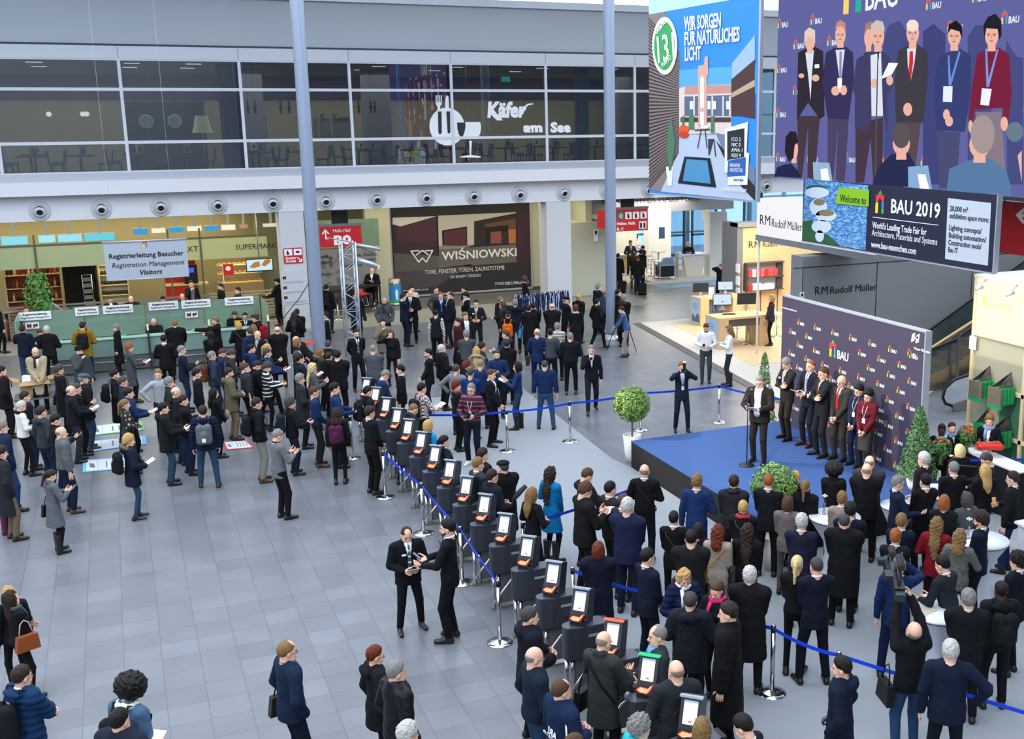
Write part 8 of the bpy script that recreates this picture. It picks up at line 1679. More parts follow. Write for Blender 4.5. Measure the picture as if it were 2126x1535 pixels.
# ================================================================ THE CROWD
CC={'bk':'#131315','nv':'#141a2b','ch':'#2a2b30','gy':'#54575d','lg':'#8b8e93','bl':'#1b2f56','wh':'#e6e6e8','be':'#a09480','ol':'#5a5744','br':'#3a2c24','jn':'#2d4159:jeans','dj':'#1b2840:jeans','mr':'#4a1620','kh':'#6a5d4c','cy':'#1488b8','-':'-'}
HC={'bk':'#17120f','db':'#30221a','br':'#543a28','lb':'#86673f','bd':'#c6a063','pl':'#d9c48f','gr':'#87847f','wt':'#c7c4be','rd':'#6a2a18','dg':'#45413e','or':'#9a5a2c'}
PEOPLE='''
#visitors at the registration counter|0
4,629,734|60|coat|bk|bk|short|db|dw||person in black standing at the round table on the far left
89,598,-|80|shir|#93a0b4|ch|short|db|ll||person in pale blue shirt working at a laptop beside the leafy plant
45,675,-|10|jack|nv|jn|short|db|dn||person in dark navy jacket with hand on cheek at the leftmost counter place
96,676,-|15|jack|bk|bk|short|wt|ww||person in black jacket leaning on the left counter
146,639,-|15|jack|bk|bk|long|db|ll|F;y-20|left of two people in black seen from behind, behind the counter
213,640,-|-35|jack|bk|bk|wavy|rd|ww|F|right of two people in black seen from behind, behind the counter
170,668,-|10|park|#8a6a1c|dj|short|db|ww|@pack=black backpack on the mustard parka|person in mustard yellow parka with black backpack at the counter
252,672,779|-80|lcoat|bk|bk|full|gr|dd|T|person in long black coat facing left along the counter
362,664,-|0|jack|bk|bk|short|lb|ll|W|person in black coat bending over the third registration desk
339,695,-|10|suit|bk|bk|short|bk|ww||person in black suit with white collar before the second counter
376,717,-|80|suit|nv|dj|short|gr|qd|shirt:#8fa3b8;@phone=white phone held out by the person at the counter|person in navy jacket holding a white phone near the counter
280,712,836|80|coat|#45484c:tweed|bk|curly|or|pp|F;@paper=paper in the hands of the person in the long coat|person in a long grey quilted coat reading
72,720,-|175|coat|#a99a7c|bk|bald|gr|ff|G;x-10;scarf:#3a2622|person with glasses in a beige trench coat behind the open carton
163,718,-|150|park|#3e4244|nv|shaved|bk|nd|beanie:#101012;beard|person in black cap and grey parka with hand to their mouth
#visitors queueing on the left|0
2,760,-|80|park|#141417|bk|short|bk|kk|scarf:#8a1c20|person in black parka with red collar at the left edge
121,757,-|75|coat|bk|bk|full|dg|ww|G;scarf:#6a5638;@bag=black shoulder bag of the person with glasses by the carton|person with glasses and black coat carrying a bag beside the carton
190,774,932|75|park|#17181b|jn|thin|gr|kk|cap:#4b5560;shoe:#3a2a20|person in grey flat cap and black parka looking up
158,796,-|85|suit|bk|bk|short|dg|qq|G;H1.69|person with glasses partly behind the person in black jacket
144,800,-|80|jack|#17191f|ch|bald|gr|pp|x-15;@paper=white leaflet held by the person in black jacket|person in black jacket holding a white leaflet
237,767,-|85|coat|bk|bk|short|bk|kk|beard;@pack=black backpack of the person in the left queue|person in long black coat with backpack
254,782,-|85|jack|#1e2a38|bk|short|dg|kk|G|person with glasses in dark teal jacket behind the blue-jacketed reader
266,805,-|85|jack|#182c50|bk|short|bk|pp|@paper=white sheet read by the person in dark blue jacket|person in dark blue jacket reading a white sheet
258,828,-|80|coat|#1b1a18/#a89a84:floral|bk|pony|lb|ww|F|person in a black and cream flower-patterned coat
328,766,-|160|shir|#9ba1a8|dj|short|lb|hh|y30|person in pale grey shirt looking towards the turnstiles
350,783,-|85|jack|#23262b|bk|full|gr|kk||person in dark coat before the black hooded jacket in the left queue
364,803,-|85|hood|#17181c|dj|bald|dg|kk|G|person with glasses in black hooded jacket in the left queue
355,834,1006|85|park|#17181b|jn|short|bk|pp|T;@paper=white booklet held by the person in black parka and jeans|person in black parka and jeans holding a booklet
395,818,985|85|jack|#15161a|dj|short|db|cq|@paper=white folded sheet at the chest of the person|person in black jacket pressing a folded sheet to their chest
50,812,-|80|jack|#15161a|dj|short|db|kk|scarf:#2a3c58|person with blue scarf behind the person in white sweater
39,832,-|75|swea|#dcdad2|bk|short|wt|ww|F;scarf:#17181a;@cup=white paper cup of the person in white sweater;x-25|person in white sweater holding a cup
84,843,-|60|hood|#34373d|dj|short|db|kk||person in grey hooded jacket seen from behind near the left edge
112,859,-|80|jack|#15161a|dj|short|bk|qk|x-15;@phone=black phone held up by the person in black jacket on the left|person in black jacket looking at their phone
27,871,1062|80|blaz|#16233f|#223c62:jeans|full|gr|kk|shirt:#36454c;W|person in blue blazer and jeans at the left edge
9,918,1108|80|jack|#17181c|bk|long|lb|kk|F;shoe:#5a1838;boots|person in black jacket and burgundy boots at the left edge
26,923,1122|78|coat|#25262b|kh|full|db|kk|shoe:#2a1d18|person in charcoal coat and brown trousers at the left edge
147,883,1065|80|swea|#5b5e60|#1a2136|bald|dg|dd|shoe:#4a3a2c;W|person in grey sweater and navy trousers on the left
123,981,1148|70|dcoat|#5a5e63|bk|pony|db|qq|F;slim;x-20;boots;@bag=black handbag of the person in grey coat;@phone=phone in the hands of the person in grey coat|person in knee-length grey coat typing on a phone
285,900,1079|80|park|#161b2c|jn|updo|bd|ww|F;slim;sneak;fur:#6a5f50;@pack=black backpack with a pink patch on the person;@paper=white papers held by the person in navy parka|person in navy parka and jeans standing alone with papers
587,888,1078|65|blaz|#717377:tweed|bk|thin|gr|qq|x-25;shirt:#141416;@phone=phone of the person in grey jacket|person in light grey jacket alone on the floor looking at their phone
436,840,1014|5|puff|#141c33|jn|short|db|dd|wide;sneak;@pack#5c6166=grey backpack with white label on the person in jeans;packlogo|person in navy padded jacket and jeans with grey backpack, seen from behind
407,765,-|80|swea|#141517|bk|short|bk|dd|T|person in black turtleneck in the queue
456,805,950|80|jack|#121214|bk|long|bk|fw|F;slim|person in black standing beside the red-bordered floor poster
474,763,-|80|park|#5c5844|kh|short|db|ww|beard|person in olive parka with clasped hands
508,753,-|80|tee|#2a2d31|bk|short|br|dd|W|person in dark grey T-shirt with bare forearms
530,748,-|85|jack|#131316|bk|short|db|qq|x-25;H1.74|person in black bent over their papers behind the striped sleeve
550,751,-|85|jack|#101013/#d8d8dc:stripe|bk|updo|dg|pp|F;x-30;H1.74|person in black jacket with white stripes bending down
546,824,1000|80|jack|#13151a|#7c7b74|short|db|kk|G;shoe:#4a2a1c;@pack=black checked backpack of the person in grey trousers|person with glasses in black jacket, grey trousers and a backpack
613,825,985|80|jack|#15161a|#161a26|curly|dg|pp|@pack#1c2430=patterned dark backpack of the person|person in black jacket with papers and a rucksack
622,776,-|85|coat|#26282d|bk|full|gr|wd||person in dark coat in profile left of the grey tweed coat
648,754,-|85|coat|#4a4d52:tweed|bk|vlong|pl|qq|F;G|person in grey tweed coat
663,801,968|85|shir|bl|#231f1e|short|br|fd|G;shoe:#5a3520|person in blue shirt with glasses before the turnstiles, left of two
693,799,-|85|shir|#1b2f58|nv|short|db|dd|T|person mostly hidden between the two blue shirts at the turnstiles
705,793,970|85|shir|bl|nv|short|bk|pp|@paper=white sheet held by the second person in blue shirt|person in blue shirt holding out a white sheet at the turnstiles
708,846,1005|10|jack|#17171b|bk|wavy|db|dd|F;scarf:#a0141c;@pack#4a1c3c=purple backpack of the person with the red scarf|person in black jacket with red scarf and purple backpack
763,801,-|75|jack|#17181c|bk|short|bk|kk|T;collar;@pack=black backpack of the person in white collar at the gates|person in white collar with backpack at the turnstiles
773,765,-|75|suit|#16284c|#14203c|short|gr|ll|G;lean25|person in blue suit leaning to the left onto a turnstile
777,842,1025|60|suit|#121316|#101012|side|db|ff|G;collar;T|person in black suit standing at the belt post of the turnstiles
439,729,-|80|jack|#2a3442|dj|short|gr|kk|G;@pack#5a3322=brown leather rucksack of the person|person with glasses and a brown rucksack
458,723,-|80|jack|#1c2c48|dj|short|br|qq|x-25;H1.70|person in blue jacket looking down in the queue
476,724,-|85|jack|#2b2e2f|bk|full|dg|pp|x-30;strap:l:#8a8a84|person in dark grey jacket with light strap looking down
521,714,-|85|puff|#16274a|bk|short|bk|ww|G|person with glasses in navy quilted jacket
554,713,-|85|jack|bk|bk|pony|bd|qq|F|person in black behind the navy quilted jackets
565,722,862|85|puff|#17294d|bk|short|dg|pp|walk;@paper=white sheet in the hand of the person in navy quilted jacket|person in navy quilted jacket stepping forward with papers
437,687,-|5|coat|#0f0f11|bk|long|bk|ff|F|figure in black crouching low at the right part of the counter
447,657,-|-75|coat|bk|bk|short|lb|or|beard;@paper=white slip held over the counter by the person|person in black coat reaching across the counter
495,668,-|-15|coat|bk|bk|bob|bd|ww|F;strap:l:#5a5048|person in black coat at the right counter
530,652,-|-60|jack|#1c1d20|bk|thin|dg|ll|cap:#3c3c3a;@pack#8c1420=red rucksack on the person in grey cap|person in grey cap with red rucksack at the counter end
526,674,-|-20|jack|#22262c|bk|wavy|lb|dd|F|person half hidden behind the blue jacket at the counter
517,680,-|-40|jack|#17294a|nv|short|dg|dd||person in blue jacket beside the lilac shirt at the counter
534,686,-|-150|suit|#17181c|bk|bald|gr|dd|G;shirt:#9f9aa6|person with glasses and lilac shirt facing left
575,677,-|0|coat|bk|bk|bald|dg|ff|W|person in black coat seen from behind near the pillar
#visitors between the pillar and the turnstiles|0
616,641,-|10|coat|bk|bk|short|bk|ff|H1.70|person in black in front of the notice pillar
611,647,-|20|lcoat|#12131a|bk|vlong|db|ww|F;H1.73|person in dark coat before the notice pillar
644,688,-|-70|coat|bk|bk|bald|dg|ll|lean35|person in black bending over the first turnstile
675,647,-|-90|suit|bk|bk|short|db|ww||person in black suit half hidden behind the round column
677,590,-|20|jack|bk|nv|short|bk|dd|@pack=large black backpack behind the round column|person with a large black backpack behind the round column
616,703,-|70|coat|#17181b|bk|bob|lb|ww|F|person in black with white collar in the queue
617,727,-|80|coat|#17181c|bk|thin|dg|ff||person in dark coat behind the dark navy coat near the round column
622,735,-|75|coat|#171c28|bk|short|bk|pp|@paper=white paper of the person in dark navy coat|person in dark navy coat with paper near the round column
663,722,-|75|park|#3a352c|bk|wavy|lb|qq|F;fur:#6e6250|person in olive-brown parka with fur collar near the first kiosks
681,706,-|20|jack|#1f2023|bk|short|dg|ff||person in black near the first kiosk screens
682,730,-|40|coat|#121316|bk|thin|db|ff||person in black at the first kiosk
700,727,-|15|suit|#111214|bk|short|bk|ff|W;collar;H1.86|person in black suit with white collar at the second kiosk
739,683,-|165|suit|#141519|#141519|short|bk|bb|beard;tie:#6a6e76/#24262c|security guard with striped tie standing by the truss tower
774,715,-|15|blaz|#4d5056|#243a56:jeans|shaved|gr|ff|W|person in grey jacket and jeans, back turned, at the gates
743,607,708|170|lcoat|#161b2c|bk|short|bk|kk|GG;beard;scarf:#4a4a4c;@bag=black bag hanging beside the person in navy coat|person with glasses, navy coat and grey scarf by the truss
797,615,-|170|jack|#4b4d50|bk|shaved|gr|kk|strap:r:#17171a;scarf:#2a2c2e|person in grey wool jacket with shoulder strap
801,661,780|175|park|#6c6456|bk|short|bk|nd|F;G|person in beige jacket touching the chin behind the telephoning person
817,685,803|195|jack|#131418|bk|long|br|ed|F;slim;@earphone=phone at the ear of the person in black jacket|person in black jacket telephoning
772,556,-|195|suit|#121214|#121214|bald|dg|qq|sit;W;@phone=phone of the person seated at the bar table|person in black suit seated on a bar stool with their phone
857,601,712|190|suit|#15161a|#141519|bald|lb|ww|W;tie:#2c4c80|person in black suit with blue tie before the large advert
842,608,720|70|suit|#151b2e|#151b2e|short|db|ff|G|person with glasses in navy suit in profile before the large advert
855,593,-|160|swea|#c9c4b8|bk|short|bk|dd|F|person in cream behind the black suit with blue tie
905,595,-|150|swea|#43464a|ch|shaved|db|kk|G|person in grey sweater with glasses at the large advert
919,606,712|175|suit|#14171f|#14171f|short|or|dd|G;tie:#2a56a8|person in dark suit with glasses and bright blue tie
939,604,722|-100|suit|#17181c|#17181c|thin|dg|kk|W;nametag|person in black suit facing left with white name tag
964,593,-|-80|jack|#121214|bk|short|bk|dd||person in black at the right part of the advert, seen over the white scarf
967,607,-|-110|coat|#131316|bk|curly|bk|dd|F;scarf:#dcdad6|person in black coat with white scarf before the large advert
904,642,-|10|vest|#191b20|bk|short|bk|dd|T|person in dark waistcoat and black-white checked shirt
988,622,-|185|suit|#1a1d24|#16181e|short|bk|ww|tie:#9a7c3c;nametag|person in dark suit with golden tie
966,648,-|160|ocoat|#1c1b1c|bk|side|lb|dd||person in open dark coat facing us behind the dark red jacket
950,660,-|-110|jack|#3a1420|bk|short|db|dd||person in dark red and black jacket
968,685,-|0|swea|#42474e|#1c1e22|full|gr|ff||person in blue-grey sweater seen from behind
917,714,-|70|jack|#14151a|bk|thin|wt|wd|;W|person in black hooded coat
895,723,858|-90|suit|#131418|#131418|short|bk|ff|beard;collar|security guard in black suit facing left
831,757,-|-80|suit|#111215|#111215|short|bk|dd|T;collar|person in black suit facing left by the gates
831,836,-|60|jack|#1a1c20|bk|shaved|lb|ll|G;beard;lean25;scarf:#2c2e30|person with glasses leaning over a turnstile
875,795,-|60|shir|#dcd6d4/#5a2c34:plaid|bk|short|bk|pp|@pack=black backpack on the checked shirt;@paper=white sheet of the person in checked shirt|person in red-white checked shirt with backpack
989,720,-|10|jack|#7c7260|bk|vlong|bd|ff|F;fur:#b3a68c|person with fluffy cream hood seen from behind
968,750,-|80|jack|#14141a|bk|curly|rd|dd|F|person in black behind the grey sweater
947,755,-|30|swea|#6f767c|#1d2029|thin|dg|hh||person in light grey sweater with hand on hip
1000,712,-|80|jack|#2a2723|bk|updo|db|ww|F|person in brown between the fluffy cream hood and the dark tablet
997,745,-|10|shir|bl|nv|shaved|gr|ff||person in blue shirt seen from behind below the fluffy cream hood
976,763,-|10|shir|#1a3262|nv|shaved|dg|ff||person in blue shirt, behind the photographer
1031,726,-|175|shir|bl|nv|short|dg|qw|beard;@paper#3c566c=dark tablet in the hands of the person in blue shirt|person in blue shirt facing us holding a dark tablet
1024,766,925|110|suit|#141518|#101012|short|br|ff|nametag;wide|person in black suit and open white shirt behind the blue belt
1078,751,892|-80|shir|#1b3260|jn|bob|bk|qq|F;boots;@paper=white slip of the person|person in blue shirt, jeans and tall black boots
953,790,937|70|suit|#15161a|bk|updo|rd|ff|F;scarf:#7c4a52|person in black with patterned scarf beside the striped sweater
984,795,965|200|swea|#161c30/#a83444:stripe|#141826|short|gr|ww|G;badge;sneak;shoe:#e6e4de;@camera=black camera of the person in striped sweater|photographer in dark sweater with red and white stripes
#visitors queueing at the lanyard rack|0
1052,705,-|10|lcoat|#131316|bk|short|db|ff||person in long black coat seen from behind next to the person with tablet
1050,685,-|-70|hood|#1a3350|bk|short|br|pp|G|person with glasses in blue hooded jacket looking down
1038,615,-|60|jack|#1d1e22|bk|thin|lb|rd||person reaching towards the lanyard rack
1043,626,-|-80|coat|#25262b|bk|long|br|pd|F;scarf:#3a3c3e|person with grey coat and scarf holding a card near the rack
1054,646,-|5|jack|#15161a|bk|thin|dg|ff|cap:#17171a;@pack#c4591a=orange rucksack on the person in black cap|person in black cap with orange rucksack
1069,622,-|5|park|#141826|bk|full|gr|rr||person in navy parka reaching into the lanyards
1089,572,-|80|suit|#15181e|bk|short|br|ff|T;Sd|person in dark suit passing in front of the large advert
1107,628,-|5|coat|#131316|bk|short|bk|ff||person in black coat left of the centre of the lanyard rack
1097,633,-|10|coat|#131316|bk|short|bk|ff|@sbag#2a86b8=blue and beige shoulder bag at the lanyard rack|person in black carrying a blue and beige bag
1146,629,-|5|coat|#131315|bk|bald|br|ff|W|person in black coat in front of the lanyard rack
1174,616,-|60|coat|#141416|bk|shaved|gr|ff|cap:#101012;G|person in black beret with glasses beside the square column
1201,611,-|20|coat|#131316|bk|bun|bd|ff|F|person in black coat at the square column, behind the black beret
1195,633,-|5|coat|#131316|bk|curly|rd|ff|F;scarf:#b8b2aa;@sbag#8c6a6c=patterned round bag of the person|person in black coat with pale collar and round patterned bag
1242,589,-|60|park|#141a2a|bk|full|gr|dd||person in navy parka left of the round column
1256,604,-|40|jack|#2c4058|nv|shaved|or|dd|Sm;H1.58|person in blue jacket half behind the round column
1241,620,725|50|park|#131417|#14161c|short|bk|kk|walk|person in black jacket walking by the round column
1295,611,720|5|coat|#131416|bk|full|gr|ff||person in black coat behind the blue sweater at the tripod
1284,600,-|60|coat|#131416|bk|short|bk|ff|T|dark figure just right of the round column
1302,634,741|-85|swea|#3a5680|#8a8884|short|db|ll|G;slim;lean15;badge|person in blue sweater bending over their camera tripod
1118,681,812|5|suit|#182a50|#16244a|bald|lb|ww|strap:l:#2c2420;@sbag#2c2624=dark brown shoulder bag of the person in blue suit|person in blue suit with brown shoulder bag seen from behind
1142,682,-|5|swea|#3e464c|nv|short|bk|ww|collar|person in grey-green sweater seen from behind
1159,670,790|5|swea|#8d857c/#d8d6d2:stripe|bk|full|gr|ff||person in white and brown sweater seen from behind
1186,690,820|5|swea|#14161d|#12131a|short|gr|ww|collar;W;shoe:#4a2e1c|person in black sweater seen from behind
1134,747,892|5|shir|#18284f|#2b4a6c:jeans|shaved|dg|dd|W;wide;@paper=white papers in the right hand of the person in blue shirt|person in dark blue shirt and jeans, seen from behind
1229,716,857|175|suit|#15161c|#1a1f2c|short|gr|nd|walk;@phone=dark sunglasses case held by the walking person|person in dark suit walking towards us
#photographers and stand staff|0
1415,752,896|170|suit|#1d2434|#1b2130|short|or|mm|badge;flash;wide;x-2;@camera=camera with flash before the photographer's face|photographer in dark suit aiming a camera with flash
1465,670,795|180|shir|#e4e4e6|#3c4348:jeans|short|br|ww|beard;x-25;@phone=black microphone held by the person in white|person in white shirt and grey jeans, left of two in white
1513,676,802|-95|shir|#e4e4e6|#2a2e36:jeans|wavy|lb|qq|F;slim;boots;x-15|person in white blouse and dark jeans, right of two in white
1600,612,718|-100|blaz|#3a3a3c|#141416|bob|bd|ff|F;shirt:#141416|person in grey blazer beside the logo wall
1309,499,-|170|suit|#3c4450|ch|short|db|ww||person in grey-blue jacket behind the bright booth table
1321,489,-|170|shir|#e2e0dc|bk|updo|db|ww|F;x-25|person in white shirt behind the bright booth table
1361,485,-|80|park|#3c4232|bk|thin|bk|pp|sit;scarf:#9a3a34;Sm|person in olive parka at the high table of the bright booth
1334,509,-|-60|jack|#232c44|bk|shaved|br|ff||person in dark blue at the bright booth
1331,518,604|-20|jack|#141518|bk|short|db|ff|@pack=black backpack of the person visiting the bright booth|person in black with black backpack at the bright booth
1316,524,601|20|jack|#2c2e24|#2a1d1c|long|br|ff|F;slim;skirt:#b88a86;boots;shoe:#6a4a30|person in pink skirt and brown boots at the bright booth
1324,531,611|10|jack|#141518|dj|short|br|dd|@trolley=black trolley case leaning behind the visitor in jeans|person in black jacket and jeans pulling a trolley case
1284,526,606|20|coat|#131416|bk|short|bk|dd|@trolley=black trolley case beside the round column|person in black with trolley case right behind the round column
1429,501,-|175|blaz|#26282c|ch|bald|gr|qq|Sp;shirt:#26282c;@phone=phone of the person behind the booth desk|person in grey behind the white booth desk
1496,543,640|5|swea|#14161c|#131417|bald|lb|me|wide|person in black photographing with raised arms
576,578,-|-60|jack|#16171a|bk|short|bk|pp|cap:#1a1a1c|person in black cap at the dark table left of the notice pillar
#registration staff behind the counter|0
53,636,S|170|jack|#1c1d22|bk|short|br|ll||clerk seated behind the leftmost glass panel
81,682,S|175|jack|#17181c|bk|short|br|ll|x-25|clerk seated between the two leftmost visitors
181,664,S|180|jack|#17181c|bk|short|br|ll|x-25|clerk with bowed head behind the mustard parka
228,614,S|175|suit|#17181c|bk|short|br|ll|x-20|seated clerk in black suit and white shirt in the back row, leftmost
237,657,S|185|suit|#17181c|bk|updo|db|nl|F;scarf:#5a86c0|clerk with light blue scarf and hand at their ear
271,614,S|170|jack|#17181c|bk|bald|lb|ll|W|clerk in the back row beside the person in white shirt
318,659,S|180|jack|#1c1c1e|bk|bald|dg|ll|x-30|clerk looking down at the front desk
337,613,S|170|jack|#131316|bk|short|bk|ll|x-30|clerk bent low in the back row
378,609,S|165|jack|#1f2024|bk|bald|lb|ll||clerk at the right of the back row
396,582,-|165|blaz|#17181c|ch|short|db|nd|G;shirt:#6f6a78|standing person in black jacket and mauve shirt behind the counter
361,652,S|185|suit|#17181c|bk|bob|bd|ll|F|clerk in black opposite the black coat at the third desk
457,588,-|-110|swea|#131417|bk|short|db|dd|beard|person in black sweater behind the counter looking left
493,596,-|-110|jack|#2a2c31|bk|short|db|dd|T|person in dark grey jacket behind the counter looking left
439,650,S|150|suit|#17181c|bk|updo|br|ll|F|clerk in black suit facing the reaching black coat
486,645,S|180|jack|#131316|bk|short|br|ll|x-30|clerk looking down before the yellow box
508,649,S|180|suit|#17181c|bk|short|bk|ll|GG;tie:#4a6a98|clerk with glasses and blue tie at the right desk
'''
